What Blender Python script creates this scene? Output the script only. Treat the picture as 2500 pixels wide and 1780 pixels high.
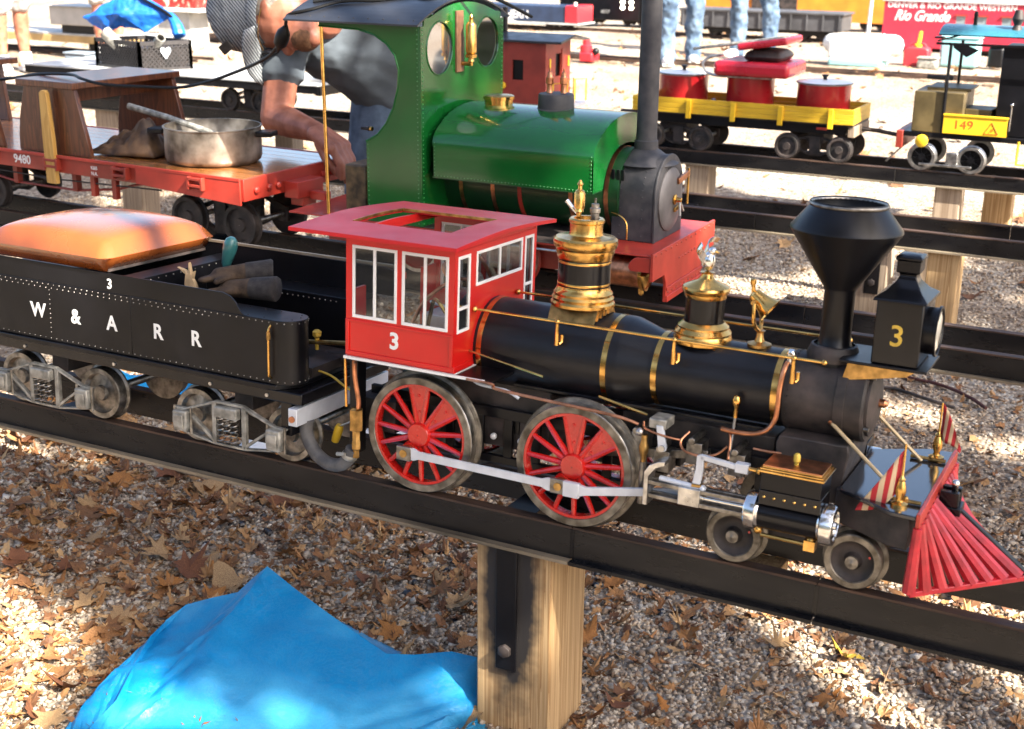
import bpy, math, random
import numpy as np
from mathutils import Vector, Matrix
R=math.radians
random.seed(7); rng=np.random.default_rng(7)
sc=bpy.context.scene
for o in list(bpy.data.objects): bpy.data.objects.remove(o)
col=sc.collection
# ---------------------------------------------------------------- camera
YAW,PITCH,ROLL=R(-26.96826),R(-18.44419),R(0.640356)
fw=Vector((math.sin(YAW)*math.cos(PITCH),math.cos(YAW)*math.cos(PITCH),math.sin(PITCH)))
rt=Vector((math.cos(YAW),-math.sin(YAW),0)); up=rt.cross(fw)
r2=math.cos(ROLL)*rt+math.sin(ROLL)*up; u2=-math.sin(ROLL)*rt+math.cos(ROLL)*up
cd=bpy.data.cameras.new('camera'); cam=bpy.data.objects.new('camera',cd); col.objects.link(cam)
cam.matrix_world=Matrix(((r2.x,u2.x,-fw.x,0),(r2.y,u2.y,-fw.y,-1.534),(r2.z,u2.z,-fw.z,.8),(0,0,0,1)))
cd.sensor_width=36; cd.lens=45.838; cd.clip_start=.05; cd.clip_end=600
cd.dof.use_dof=True; cd.dof.focus_distance=2.25; cd.dof.aperture_fstop=9
sc.camera=cam
# ---------------------------------------------------------------- sky, sun, exposure
EL,AZ=R(43),R(-18)          # sun: to the right, a little on the camera's side
S=Vector((math.cos(EL)*math.cos(AZ),math.cos(EL)*math.sin(AZ),math.sin(EL)))
wd=bpy.data.worlds.new('World'); sc.world=wd; wd.use_nodes=True
nt=wd.node_tree; bg=nt.nodes['Background']; sk=nt.nodes.new('ShaderNodeTexSky'); sk.sky_type='NISHITA'
sk.sun_disc=False; sk.air_density=.8; sk.dust_density=3.5; sk.ozone_density=.5; sk.sun_elevation=EL; sk.sun_rotation=math.atan2(S.x,S.y)
nt.links.new(sk.outputs[0],bg.inputs[0]); bg.inputs[1].default_value=.08
sl=bpy.data.lights.new('sun','SUN'); sl.energy=4.8; sl.angle=R(.53); sl.color=(1,.93,.82)
so=bpy.data.objects.new('sun',sl); col.objects.link(so); so.rotation_euler=(-S).to_track_quat('-Z','Y').to_euler(); so.location=S*20
sc.view_settings.view_transform='Standard'; sc.view_settings.look='None'; sc.view_settings.gamma=1
sc.view_settings.use_curve_mapping=False; sc.view_settings.exposure=2.35; sc.cycles.max_bounces=6; sc.cycles.diffuse_bounces=3; sc.cycles.glossy_bounces=3; sc.cycles.transmission_bounces=4; sc.cycles.caustics_reflective=False; sc.cycles.caustics_refractive=False; sc.cycles.sample_clamp_indirect=8
# ---------------------------------------------------------------- helpers
GZ=-.375
def mat(name,c,rough=.5,metal=0,coat=0,var=.0,scale=30,bump=0,bscale=200,c2=None,spec=.5,stretch=None,rvar=0,coord='Object',lo=.35,hi=.7,trans=0,detail=4):
    m=bpy.data.materials.new(name); m.use_nodes=True; n=m.node_tree.nodes; l=m.node_tree.links; b=n['Principled BSDF']
    b.inputs['Base Color'].default_value=(*c,1); b.inputs['Roughness'].default_value=rough; b.inputs['Metallic'].default_value=metal
    b.inputs['Coat Weight'].default_value=coat; b.inputs['Coat Roughness'].default_value=.08; b.inputs['Specular IOR Level'].default_value=spec
    if trans: b.inputs['Transmission Weight'].default_value=trans
    tc=n.new('ShaderNodeTexCoord'); src=tc.outputs[coord]
    if stretch:
        mp=n.new('ShaderNodeMapping'); mp.inputs['Scale'].default_value=stretch; l.new(src,mp.inputs[0]); src=mp.outputs[0]
    if var or c2 or rvar:
        t=n.new('ShaderNodeTexNoise'); t.inputs['Scale'].default_value=scale; t.inputs['Detail'].default_value=detail; l.new(src,t.inputs['Vector'])
        rp=n.new('ShaderNodeValToRGB'); rp.color_ramp.elements[0].position=lo; rp.color_ramp.elements[1].position=hi
        a=tuple(max(0,x*(1-var)) for x in c); bb=c2 if c2 else tuple(min(1,x*(1+var)) for x in c)
        rp.color_ramp.elements[0].color=(*a,1); rp.color_ramp.elements[1].color=(*bb,1)
        l.new(t.outputs[0],rp.inputs[0]); l.new(rp.outputs[0],b.inputs['Base Color'])
        if rvar:
            mr=n.new('ShaderNodeMapRange'); mr.inputs[3].default_value=max(.02,rough-rvar); mr.inputs[4].default_value=min(1,rough+rvar)
            t2=n.new('ShaderNodeTexNoise'); t2.inputs['Scale'].default_value=scale*2.3; t2.inputs['Detail'].default_value=5; l.new(src,t2.inputs['Vector'])
            l.new(t2.outputs[0],mr.inputs[0]); l.new(mr.outputs[0],b.inputs['Roughness'])
    if bump:
        t3=n.new('ShaderNodeTexNoise'); t3.inputs['Scale'].default_value=bscale; t3.inputs['Detail'].default_value=3; l.new(src,t3.inputs['Vector'])
        bp=n.new('ShaderNodeBump'); bp.inputs['Strength'].default_value=bump; bp.inputs['Distance'].default_value=.002; l.new(t3.outputs[0],bp.inputs['Height']); l.new(bp.outputs[0],b.inputs['Normal'])
    return m
OFF={}
class MB:
    def __init__(s): s.v=[]; s.f=[]
    def add(s,V,Fc):
        k=len(s.v); s.v+=[tuple(p) for p in V]; s.f+=[tuple(i+k for i in q) for q in Fc]; return s
    def box(s,x0,x1,y0,y1,z0,z1,M=None):
        V=[(x,y,z) for z in (z0,z1) for y in (y0,y1) for x in (x0,x1)]
        if M is not None: V=[M@Vector(p) for p in V]
        return s.add(V,[(0,2,3,1),(4,5,7,6),(0,1,5,4),(2,6,7,3),(0,4,6,2),(1,3,7,5)])
    def obox(s,c,size,M=None):
        a,b,d=[q/2 for q in size]; T=Matrix.Translation(Vector(c))@(M.to_4x4() if M is not None else Matrix())
        return s.box(-a,a,-b,b,-d,d,T)
    def bar(s,p,q,w,h,upv=(0,0,1)):
        p=Vector(p);q=Vector(q);d=(q-p);L=d.length;d.normalize();u=Vector(upv);sd=d.cross(u)
        if sd.length<1e-4: sd=d.cross(Vector((0,1,0)))
        sd.normalize();u=sd.cross(d)
        V=[]
        for t in (p,q):
            for a,b in ((-1,-1),(1,-1),(1,1),(-1,1)): V.append(t+sd*a*w/2+u*b*h/2)
        return s.add(V,[(0,1,2,3),(7,6,5,4),(0,4,5,1),(1,5,6,2),(2,6,7,3),(3,7,4,0)])
    def lathe(s,prof,o=(0,0,0),ax='z',n=28,cap=True,arc=None):
        if isinstance(ax,str): A=Vector({'x':(1,0,0),'y':(0,1,0),'z':(0,0,1)}[ax])
        else: A=Vector(ax).normalized()
        U=Vector((0,0,1)) if abs(A.z)<.9 else Vector((1,0,0)); U=(U-A*U.dot(A)).normalized(); W=A.cross(U); o=Vector(o)
        V=[];Fc=[]
        for r,h in prof:
            for i in range(n):
                t=2*math.pi*i/n; V.append(o+A*h+U*(r*math.cos(t))+W*(r*math.sin(t)))
        for j in range(len(prof)-1):
            for i in range(n):
                k=(i+1)%n; Fc.append((j*n+i,j*n+k,(j+1)*n+k,(j+1)*n+i))
        if cap:
            if prof[0][0]>1e-5: Fc.append(tuple(range(n-1,-1,-1)))
            if prof[-1][0]>1e-5: Fc.append(tuple((len(prof)-1)*n+i for i in range(n)))
        return s.add(V,Fc)
    def cyl(s,p,q,r,r1=None,n=16,cap=True):
        p=Vector(p);q=Vector(q);return s.lathe([(r,0),(r if r1 is None else r1,(q-p).length)],p,q-p,n,cap)
    def tube(s,pts,r,n=8,cap=True):
        P=[Vector(p) for p in pts]; rr=r if isinstance(r,(list,tuple)) else [r]*len(P)
        T=[]
        for i in range(len(P)):
            d=P[min(i+1,len(P)-1)]-P[max(i-1,0)]; T.append(d.normalized() if d.length>1e-9 else Vector((0,0,1)))
        U=Vector((0,0,1)) if abs(T[0].z)<.9 else Vector((0,1,0)); V=[];Fc=[]
        for i,p in enumerate(P):
            U=(U-T[i]*U.dot(T[i])); U.normalize(); W=T[i].cross(U)
            for k in range(n):
                a=2*math.pi*k/n; V.append(p+U*math.cos(a)*rr[i]+W*math.sin(a)*rr[i])
        for i in range(len(P)-1):
            for k in range(n): j=(k+1)%n; Fc.append((i*n+k,i*n+j,(i+1)*n+j,(i+1)*n+k))
        if cap: Fc.append(tuple(range(n-1,-1,-1))); Fc.append(tuple((len(P)-1)*n+k for k in range(n)))
        return s.add(V,Fc)
    def prism(s,poly,ax,a,b):
        n=len(poly)
        def mk(p,t): return {'y':(p[0],t,p[1]),'x':(t,p[0],p[1]),'z':(p[0],p[1],t)}[ax]
        V=[mk(p,a) for p in poly]+[mk(p,b) for p in poly]
        Fc=[tuple(range(n)),tuple(range(2*n-1,n-1,-1))]+[(i,i+n,(i+1)%n+n,(i+1)%n) for i in range(n)]
        return s.add(V,Fc)
    def sph(s,c,r,nu=14,nv=9,sx=1,sy=1,sz=1,M=None):
        V=[];Fc=[];c=Vector(c)
        for j in range(nv+1):
            ph=math.pi*j/nv
            for i in range(nu):
                th=2*math.pi*i/nu; q=Vector((r*sx*math.sin(ph)*math.cos(th),r*sy*math.sin(ph)*math.sin(th),r*sz*math.cos(ph)))
                if M is not None: q=M@q
                V.append(c+q)
        for j in range(nv):
            for i in range(nu): k=(i+1)%nu; Fc.append((j*nu+i,(j+1)*nu+i,(j+1)*nu+k,j*nu+k))
        return s.add(V,Fc)
    def cap_seg(s,p,q,r0,r1,n=14):
        p=Vector(p);q=Vector(q); s.cyl(p,q,r0,r1,n); s.sph(p,r0,n,8); s.sph(q,r1,n,8); return s
    def torus(s,c,ax,Rr,r,n=28,m=8):
        return s.lathe([(Rr+r*math.cos(2*math.pi*k/m),r*math.sin(2*math.pi*k/m)) for k in range(m+1)],c,ax,n,False)
    def build(s,name,m,parent=None,bev=0,sm=35,kind=None,label=None,bseg=2):
        me=bpy.data.meshes.new(name); of=OFF.get(parent.name,Vector()) if parent else Vector()
        me.from_pydata([(p[0]-of[0],p[1]-of[1],p[2]-of[2]) for p in s.v],[],s.f); me.materials.append(m)
        if sm: 
            me.polygons.foreach_set('use_smooth',[True]*len(me.polygons)); me.set_sharp_from_angle(angle=R(sm))
        me.update()
        o=bpy.data.objects.new(name,me); col.objects.link(o)
        if parent:
            o.parent=parent
            OFF[o.name]=of
        if bev:
            b=o.modifiers.new('bevel','BEVEL'); b.width=bev; b.segments=bseg; b.limit_method='ANGLE'; b.angle_limit=R(40); b.harden_normals=False
        if kind: o['kind']=kind
        if label: o['label']=label
        return o
def tag(o,label,cat=None,group=None,kind=None):
    if label: o['label']=label
    if cat: o['category']=cat
    if group: o['group']=group
    if kind: o['kind']=kind
    return o
def thing(name,label,cat,base=(0,0,0),frame=None,group=None):
    o=bpy.data.objects.new(name,None); col.objects.link(o); o.empty_display_size=.02
    b=Vector(base); OFF[o.name]=b
    o.matrix_world=(frame if frame else Matrix())@Matrix.Translation(b)
    return tag(o,label,cat,group)
def B(name,m,parent,bev=0,sm=35,kind=None,label=None):
    """decorator-free shortcut: returns builder whose .done() links it"""
    mb=MB(); mb.done=lambda:mb.build(name,m,parent,bev,sm,kind,label); return mb
def bx(name,m,parent,*c,bev=.0012,label=None): return MB().box(*c).build(name,m,parent,bev,label=label)
def dup(o,parent=None,M=None):
    c=o.copy(); col.objects.link(c)
    if parent is not None: c.parent=parent
    if M is not None: c.matrix_local=M
    for ch in list(o.children): dup(ch,c)
    return c
def crv(P,n=8):
    P=[Vector(p) for p in P]; out=[]
    for i in range(len(P)-1):
        a=P[max(i-1,0)];b=P[i];c=P[i+1];d=P[min(i+2,len(P)-1)]
        for k in range(n):
            t=k/n; out.append(.5*((2*b)+(c-a)*t+(2*a-5*b+4*c-d)*t*t+(3*b-a-3*c+d)*t**3))
    return out+[P[-1]]
def text(s,size,o,u,v,m,parent,name='lettering',bold=.0,ext=.0006,align='CENTER',sx=1,shear=0):
    cu=bpy.data.curves.new('t','FONT'); cu.body=s; cu.size=size; cu.align_x=align; cu.align_y='CENTER'; cu.extrude=ext/2; cu.offset=bold*size; cu.shear=shear; cu.resolution_u=4
    t=bpy.data.objects.new('t',cu); col.objects.link(t); dg=bpy.context.evaluated_depsgraph_get(); dg.update()
    me=bpy.data.meshes.new_from_object(t.evaluated_get(dg)); bpy.data.objects.remove(t); bpy.data.curves.remove(cu)
    u=Vector(u).normalized();v=Vector(v).normalized();w=u.cross(v);of=OFF.get(parent.name,Vector()) if parent else Vector()
    for p in me.vertices: c=p.co.copy(); p.co=Vector(o)+u*c.x*sx+v*c.y+w*c.z-of
    me.materials.clear(); me.materials.append(m); me.name=name
    ob=bpy.data.objects.new(name,me); col.objects.link(ob); ob.parent=parent; return ob
def rivets(P,r,nrm,m,parent,name='rivets'):
    mb=MB(); nrm=Vector(nrm)
    for p in P: mb.lathe([(r,0),(r*.8,r*.5),(0.0001,r*.75)],p,nrm,6,False)
    return mb.build(name,m,parent,sm=60,kind='stuff')
def line(a,b,n): a=Vector(a);b=Vector(b); return [a.lerp(b,i/(n-1)) for i in range(n)]
# ---------------------------------------------------------------- materials
Mk={}
Mk['black']=mat('black_paint',(.005,.005,.0065),.33,var=.4,scale=14,rvar=.1,bump=.05,bscale=90,spec=.3)
Mk['blackg']=mat('black_gloss',(.005,.005,.0065),.2,var=.3,scale=14,rvar=.08,spec=.35)
Mk['boil']=mat('boiler_black',(.007,.007,.009),.36,spec=.4,var=.35,scale=22,rvar=.12,bump=.06,bscale=300)
Mk['soot']=mat('sooty_black',(.02,.018,.017),.6,var=.5,scale=30,c2=(.06,.045,.04),rvar=.15,bump=.15,bscale=120)
Mk['red']=mat('red_enamel',(.58,.010,.008),.34,coat=.12,var=.12,scale=9,rvar=.1,bump=.03,bscale=120)
Mk['redw']=mat('red_wheel',(.55,.012,.008),.26,coat=.5,var=.15,scale=40,rvar=.1)
Mk['brass']=mat('brass',(.72,.42,.12),.22,1,var=.3,scale=40,rvar=.14)
Mk['brassd']=mat('aged_brass',(.5,.3,.1),.38,1,var=.45,scale=60,rvar=.15)
Mk['copper']=mat('copper',(.62,.27,.14),.35,1,var=.35,scale=60,rvar=.12)
Mk['steel']=mat('steel',(.55,.54,.52),.33,1,var=.35,scale=60,rvar=.15)
Mk['tyre']=mat('worn_tyre_steel',(.17,.145,.11),.45,.75,var=.5,scale=50,c2=(.33,.3,.25),rvar=.15,bump=.1,bscale=150)
Mk['steeld']=mat('oily_steel',(.3,.28,.25),.42,1,var=.5,scale=70,rvar=.18)
Mk['chrome']=mat('bright_metal',(.8,.79,.76),.16,1,var=.1,rvar=.06)
Mk['alu']=mat('grey_cast_metal',(.34,.33,.29),.55,.5,var=.45,scale=60,c2=(.5,.48,.42),rvar=.15,bump=.2,bscale=150)
Mk['white']=mat('white_paint',(.78,.78,.76),.4,var=.06,scale=30)
Mk['silver']=mat('silver_paint',(.62,.66,.72),.38,.3,var=.12,scale=30,rvar=.1)
Mk['gold']=mat('gold_leaf',(.62,.42,.06),.45,.2,var=.15,scale=60)
Mk['glass']=mat('window_glass',(.95,.97,.96),.03,trans=1.0); Mk['glass'].node_tree.nodes['Principled BSDF'].inputs['IOR'].default_value=1.02
Mk['lens']=mat('lamp_glass',(.75,.72,.6),.12,coat=1)
Mk['railm']=mat('rail_paint',(.007,.007,.009),.3,spec=.35,var=.4,scale=25,c2=(.014,.013,.013),rvar=.16,bump=.1,bscale=60,stretch=(.3,1,1))
Mk['railrust']=mat('rail_rust',(.035,.02,.014),.6,.2,var=.5,scale=40,c2=(.10,.055,.035),stretch=(.25,1,1),bump=.1)
Mk['railworn']=mat('rail_worn_edge',(.07,.06,.045),.5,.3,var=.5,scale=30,c2=(.32,.26,.18),stretch=(.12,1,1),lo=.3,hi=.65)
Mk['green']=mat('green_enamel',(.005,.098,.016),.16,coat=.35,var=.2,scale=5,rvar=.07,bump=.02,bscale=60)
Mk['greend']=mat('dark_green',(.006,.045,.012),.35,coat=.2,var=.2,scale=8)
Mk['smoke']=mat('smokebox_grey',(.04,.04,.048),.6,var=.35,scale=30,c2=(.07,.065,.066),rvar=.1,bump=.1,bscale=200)
Mk['roofb']=mat('roof_black',(.02,.022,.028),.35,var=.4,scale=9,rvar=.14,bump=.1,bscale=20)
Mk['redb']=mat('red_oxide',(.44,.04,.024),.42,coat=.15,var=.2,scale=12,rvar=.1,bump=.04,bscale=100)
Mk['redf']=mat('flatcar_red',(.3,.035,.02),.45,coat=.15,var=.25,scale=14,rvar=.1,bump=.05,bscale=100)
Mk['yel']=mat('yellow_paint',(.78,.48,.02),.4,coat=.15,var=.1,scale=14,rvar=.08,bump=.05,bscale=80)
def wood(name,c,c2,rough=.6,sc_=(3,40,40),coat=0,bump=.3,dist=6):
    m=bpy.data.materials.new(name); m.use_nodes=True; n=m.node_tree.nodes; l=m.node_tree.links; b=n['Principled BSDF']
    tc=n.new('ShaderNodeTexCoord'); mp=n.new('ShaderNodeMapping'); mp.inputs['Scale'].default_value=sc_; l.new(tc.outputs['Object'],mp.inputs[0])
    t=n.new('ShaderNodeTexNoise'); t.inputs['Scale'].default_value=1.0; t.inputs['Detail'].default_value=3; l.new(mp.outputs[0],t.inputs['Vector'])
    wv=n.new('ShaderNodeMath'); wv.operation='MULTIPLY'; wv.inputs[1].default_value=dist; l.new(t.outputs[0],wv.inputs[0])
    fr=n.new('ShaderNodeMath'); fr.operation='FRACT'; l.new(wv.outputs[0],fr.inputs[0])
    t2=n.new('ShaderNodeTexNoise'); t2.inputs['Scale'].default_value=4; t2.inputs['Detail'].default_value=6; l.new(mp.outputs[0],t2.inputs['Vector'])
    mx=n.new('ShaderNodeMix'); mx.inputs[0].default_value=.5; l.new(fr.outputs[0],mx.inputs[2]); l.new(t2.outputs[0],mx.inputs[3])
    rp=n.new('ShaderNodeValToRGB'); rp.color_ramp.elements[0].position=.25; rp.color_ramp.elements[1].position=.75; rp.color_ramp.elements[0].color=(*c,1); rp.color_ramp.elements[1].color=(*c2,1)
    l.new(mx.outputs[0],rp.inputs[0]); l.new(rp.outputs[0],b.inputs['Base Color']); b.inputs['Roughness'].default_value=rough; b.inputs['Coat Weight'].default_value=coat; b.inputs['Coat Roughness'].default_value=.12
    bp=n.new('ShaderNodeBump'); bp.inputs['Strength'].default_value=bump; bp.inputs['Distance'].default_value=.001; l.new(mx.outputs[0],bp.inputs['Height']); l.new(bp.outputs[0],b.inputs['Normal'])
    return m
Mk['post']=wood('post_wood',(.31,.175,.07),(.56,.38,.19),.75,(70,70,1.1),dist=5)
Mk['postg']=wood('weathered_post_wood',(.2,.14,.09),(.36,.28,.2),.8,(60,60,1.3),dist=5)
Mk['deck']=wood('varnished_deck',(.25,.085,.02),(.4,.16,.045),.25,(2.5,30,30),1.0,.06)
Mk['bench']=wood('dark_bench_wood',(.07,.022,.01),(.15,.05,.02),.35,(30,30,3),.4,.1)
Mk['stake']=wood('yellow_wood',(.45,.24,.05),(.6,.36,.1),.5,(40,40,3),.1,.1)
# clear window glass: mostly see-through with a fresnel sheen
m=bpy.data.materials.new('thin_glass'); m.use_nodes=True; n=m.node_tree.nodes; l=m.node_tree.links
n.remove(n['Principled BSDF']); tr=n.new('ShaderNodeBsdfTransparent'); tr.inputs[0].default_value=(.86,.88,.87,1); gl=n.new('ShaderNodeBsdfGlossy'); gl.inputs['Roughness'].default_value=.04
lw=n.new('ShaderNodeLayerWeight'); lw.inputs[0].default_value=.25; mr=n.new('ShaderNodeMapRange'); mr.inputs[3].default_value=.03; mr.inputs[4].default_value=.6
ms=n.new('ShaderNodeMixShader'); l.new(lw.outputs['Fresnel'],mr.inputs[0]); l.new(mr.outputs[0],ms.inputs[0]); l.new(tr.outputs[0],ms.inputs[1]); l.new(gl.outputs[0],ms.inputs[2]); l.new(ms.outputs[0],n['Material Output'].inputs[0])
Mk['glass']=m
# ---------------------------------------------------------------- ground
def ground_mat():
    m=bpy.data.materials.new('gravel_ground'); m.use_nodes=True; n=m.node_tree.nodes; l=m.node_tree.links; b=n['Principled BSDF']; b.inputs['Roughness'].default_value=.9
    tc=n.new('ShaderNodeTexCoord'); vo=n.new('ShaderNodeTexVoronoi'); vo.inputs['Scale'].default_value=85; l.new(tc.outputs['Object'],vo.inputs['Vector'])
    rp=n.new('ShaderNodeValToRGB'); e=rp.color_ramp; e.elements[0].color=(.12,.09,.065,1); e.elements[1].color=(.5,.46,.4,1); x=e.elements.new(.35); x.color=(.27,.22,.17,1); x=e.elements.new(.7); x.color=(.36,.33,.28,1)
    sp=n.new('ShaderNodeSeparateColor'); l.new(vo.outputs['Color'],sp.inputs[0]); l.new(sp.outputs[0],rp.inputs[0])
    big=n.new('ShaderNodeTexNoise'); big.inputs['Scale'].default_value=.9; big.inputs['Detail'].default_value=6; l.new(tc.outputs['Object'],big.inputs['Vector'])
    mx=n.new('ShaderNodeMix'); mx.data_type='RGBA'; mx.blend_type='MULTIPLY'; l.new(rp.outputs[0],mx.inputs[6])
    r2=n.new('ShaderNodeValToRGB'); r2.color_ramp.elements[0].position=.35; r2.color_ramp.elements[1].position=.62; r2.color_ramp.elements[0].color=(.74,.58,.43,1); r2.color_ramp.elements[1].color=(1,.97,.93,1)
    l.new(big.outputs[0],r2.inputs[0]); l.new(r2.outputs[0],mx.inputs[7]); mx.inputs[0].default_value=.85
    l.new(mx.outputs[2],b.inputs['Base Color'])
    bp=n.new('ShaderNodeBump'); bp.inputs['Strength'].default_value=.9; bp.inputs['Distance'].default_value=.008; bp.invert=True; l.new(vo.outputs['Distance'],bp.inputs['Height']); l.new(bp.outputs[0],b.inputs['Normal'])
    return m
Mk['ground']=ground_mat()
gx=np.concatenate([np.linspace(-200,-8,14),np.linspace(-7,3,60),np.linspace(4,200,14)]); gy=np.concatenate([np.linspace(-60,-2,10),np.linspace(-1.5,7,50),np.linspace(8,260,22)])
XX,YY=np.meshgrid(gx,gy); 
def gb(y): return np.interp(y,[.8,3.4,6,300],[-.375,-.245,-.2,-.2])
def gh(x,y): return gb(y)+.010*np.sin(x*2.1+.7)*np.sin(y*1.7)+.005*np.sin(x*5.3+y*3.1)
ZZ=gh(XX,YY); V=np.stack([XX,YY,ZZ],-1).reshape(-1,3); nx=len(gx)
Fc=[(j*nx+i,j*nx+i+1,(j+1)*nx+i+1,(j+1)*nx+i) for j in range(len(gy)-1) for i in range(nx-1)]
me=bpy.data.meshes.new('ground'); me.from_pydata(V.tolist(),[],Fc); me.materials.append(Mk['ground']); me.polygons.foreach_set('use_smooth',[True]*len(me.polygons))
g=bpy.data.objects.new('ground',me); col.objects.link(g); tag(g,'pale gravel ground littered with leaves',kind='structure')
# loose gravel stones
def island_mat(name,stops,rough=.85,trans=0):
    m=bpy.data.materials.new(name); m.use_nodes=True; n=m.node_tree.nodes; l=m.node_tree.links; b=n['Principled BSDF']; b.inputs['Roughness'].default_value=rough
    ge=n.new('ShaderNodeNewGeometry'); rp=n.new('ShaderNodeValToRGB'); e=rp.color_ramp
    e.elements[0].position=stops[0][0]; e.elements[0].color=(*stops[0][1],1); e.elements[1].position=stops[-1][0]; e.elements[1].color=(*stops[-1][1],1)
    for p,c in stops[1:-1]: q=e.elements.new(p); q.color=(*c,1)
    l.new(ge.outputs['Random Per Island'],rp.inputs[0])
    tc=n.new('ShaderNodeTexCoord'); t=n.new('ShaderNodeTexNoise'); t.inputs['Scale'].default_value=140; t.inputs['Detail'].default_value=3; l.new(tc.outputs['Object'],t.inputs['Vector'])
    mx=n.new('ShaderNodeMix'); mx.data_type='RGBA'; mx.blend_type='OVERLAY'; mx.inputs[0].default_value=.55; l.new(rp.outputs[0],mx.inputs[6]); l.new(t.outputs[0],mx.inputs[7]); l.new(mx.outputs[2],b.inputs['Base Color'])
    return m
Mk['stone']=island_mat('gravel_stone',[(0,(.2,.13,.08)),(.2,(.29,.21,.14)),(.5,(.38,.30,.22)),(.8,(.47,.40,.31)),(.95,(.57,.51,.43)),(1,(.13,.09,.06))])
def scatter_stones():
    P=[]
    for (x0,x1,y0,y1,d) in ((-2.7,.2,-.45,1.15,17000),(-4.2,.3,1.15,3.3,3300),(-3.4,-2.7,.3,1.15,3000)):
        k=int((x1-x0)*(y1-y0)*d); P.append(np.stack([rng.uniform(x0,x1,k),rng.uniform(y0,y1,k)],1))
    P=np.concatenate(P); k=len(P); r=rng.uniform(.0022,.0056,k)*(1+.5*(rng.random(k)>.93))
    cube=np.array([(x,y,z) for z in (-1,1) for y in (-1,1) for x in (-1,1)],float); F6=np.array([(0,2,3,1),(4,5,7,6),(0,1,5,4),(2,6,7,3),(0,4,6,2),(1,3,7,5)])
    q=rng.normal(size=(k,4)); q/=np.linalg.norm(q,axis=1)[:,None]; w,x,y,z=q.T
    RM=np.stack([1-2*(y*y+z*z),2*(x*y-z*w),2*(x*z+y*w),2*(x*y+z*w),1-2*(x*x+z*z),2*(y*z-x*w),2*(x*z-y*w),2*(y*z+x*w),1-2*(x*x+y*y)],1).reshape(k,3,3)
    sh=cube[None]*rng.uniform(.45,1.0,(k,8,1))*rng.uniform(.6,1.25,(k,1,3))
    V=np.einsum('kij,kvj->kvi',RM,sh)*r[:,None,None]; V[:,:,2]*=.8
    V+=np.stack([P[:,0],P[:,1],gh(P[:,0],P[:,1])+r*.35],1)[:,None,:]
    V=V.reshape(-1,3); Fq=(F6[None]+8*np.arange(k)[:,None,None]).reshape(-1,4)
    me=bpy.data.meshes.new('gravel'); me.vertices.add(len(V)); me.vertices.foreach_set('co',V.ravel()); me.loops.add(Fq.size); me.loops.foreach_set('vertex_index',Fq.ravel())
    me.polygons.add(len(Fq)); me.polygons.foreach_set('loop_start',np.arange(0,Fq.size,4)); me.update(calc_edges=True); me.materials.append(Mk['stone'])
    o=bpy.data.objects.new('gravel',me); col.objects.link(o); tag(o,'loose pale crushed gravel covering the ground','gravel',kind='stuff')
scatter_stones()
# ---------------------------------------------------------------- elevated tracks
TILT=Matrix.Rotation(R(-3.1),4,'X')
def stained_post(name,base,x,z):
    m=base.copy(); m.name=name; n=m.node_tree.nodes; l=m.node_tree.links; b=n['Principled BSDF']; src=b.inputs['Base Color'].links[0].from_socket
    tc=n.new('ShaderNodeTexCoord'); mp=n.new('ShaderNodeMapping'); mp.inputs['Location'].default_value=(-x*19,0,-z*4.6); mp.inputs['Scale'].default_value=(19,0,4.6); l.new(tc.outputs['Object'],mp.inputs[0])
    no=n.new('ShaderNodeTexNoise'); no.inputs['Scale'].default_value=40; l.new(tc.outputs['Object'],no.inputs['Vector'])
    ln=n.new('ShaderNodeVectorMath'); ln.operation='LENGTH'; l.new(mp.outputs[0],ln.inputs[0])
    ad=n.new('ShaderNodeMath'); ad.operation='MULTIPLY_ADD'; ad.inputs[1].default_value=.5; l.new(no.outputs[0],ad.inputs[0]); l.new(ln.outputs['Value'],ad.inputs[2])
    rp=n.new('ShaderNodeMapRange'); rp.inputs[1].default_value=.95; rp.inputs[2].default_value=1.35; l.new(ad.outputs[0],rp.inputs[0])
    mx=n.new('ShaderNodeMix'); mx.data_type='RGBA'; mx.inputs[6].default_value=(.02,.017,.016,1); l.new(rp.outputs[0],mx.inputs[0]); l.new(src,mx.inputs[7]); l.new(mx.outputs[2],b.inputs['Base Color'])
    return m
def rail(tr,xs,y0,y1,out,frame_pts=None):
    """xs: x break points, rail between lateral y0..y1, foot lip on side out (-1 near, +1 far). frame_pts maps x to lateral shift"""
    sh=frame_pts or (lambda x:0)
    rb=MB();hd=MB();ft=MB();fk=None
    for a,b in zip(xs[:-1],xs[1:]):
        if -.69<a<0 and y0==0: fk=ft_=fk or MB()
        else: ft_=ft
        N=max(1,int((b-a)/.5)); X=np.linspace(a+.0008,b-.0008,N+1)
        for mb,(ya,yb,za,zb) in ((rb,(y0,y1,-.05,-.0035)),(hd,(y0-.0008,y1+.0008,-.0035,0)),(ft_,(y0-.013,y0,-.054,-.049) if out<0 else (y1,y1+.013,-.054,-.049))):
            V=[];Fc=[]
            for x in X: V+=[(x,ya+sh(x),za),(x,yb+sh(x),za),(x,yb+sh(x),zb),(x,ya+sh(x),zb)]
            for i in range(N):
                for k in range(4): j=(k+1)%4; Fc.append((i*4+k,i*4+j,(i+1)*4+j,(i+1)*4+k))
            Fc+=[(3,2,1,0),tuple(N*4+k for k in range(4))]; mb.add(V,Fc)
    r=rb.build('rail',Mk['railm'],tr,.0008); hd.build('rail_head',Mk['railrust'],r); ft.build('rail_foot',Mk['railworn'],r); fk and fk.build('rail_foot',Mk['railm'],r); return r
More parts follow.
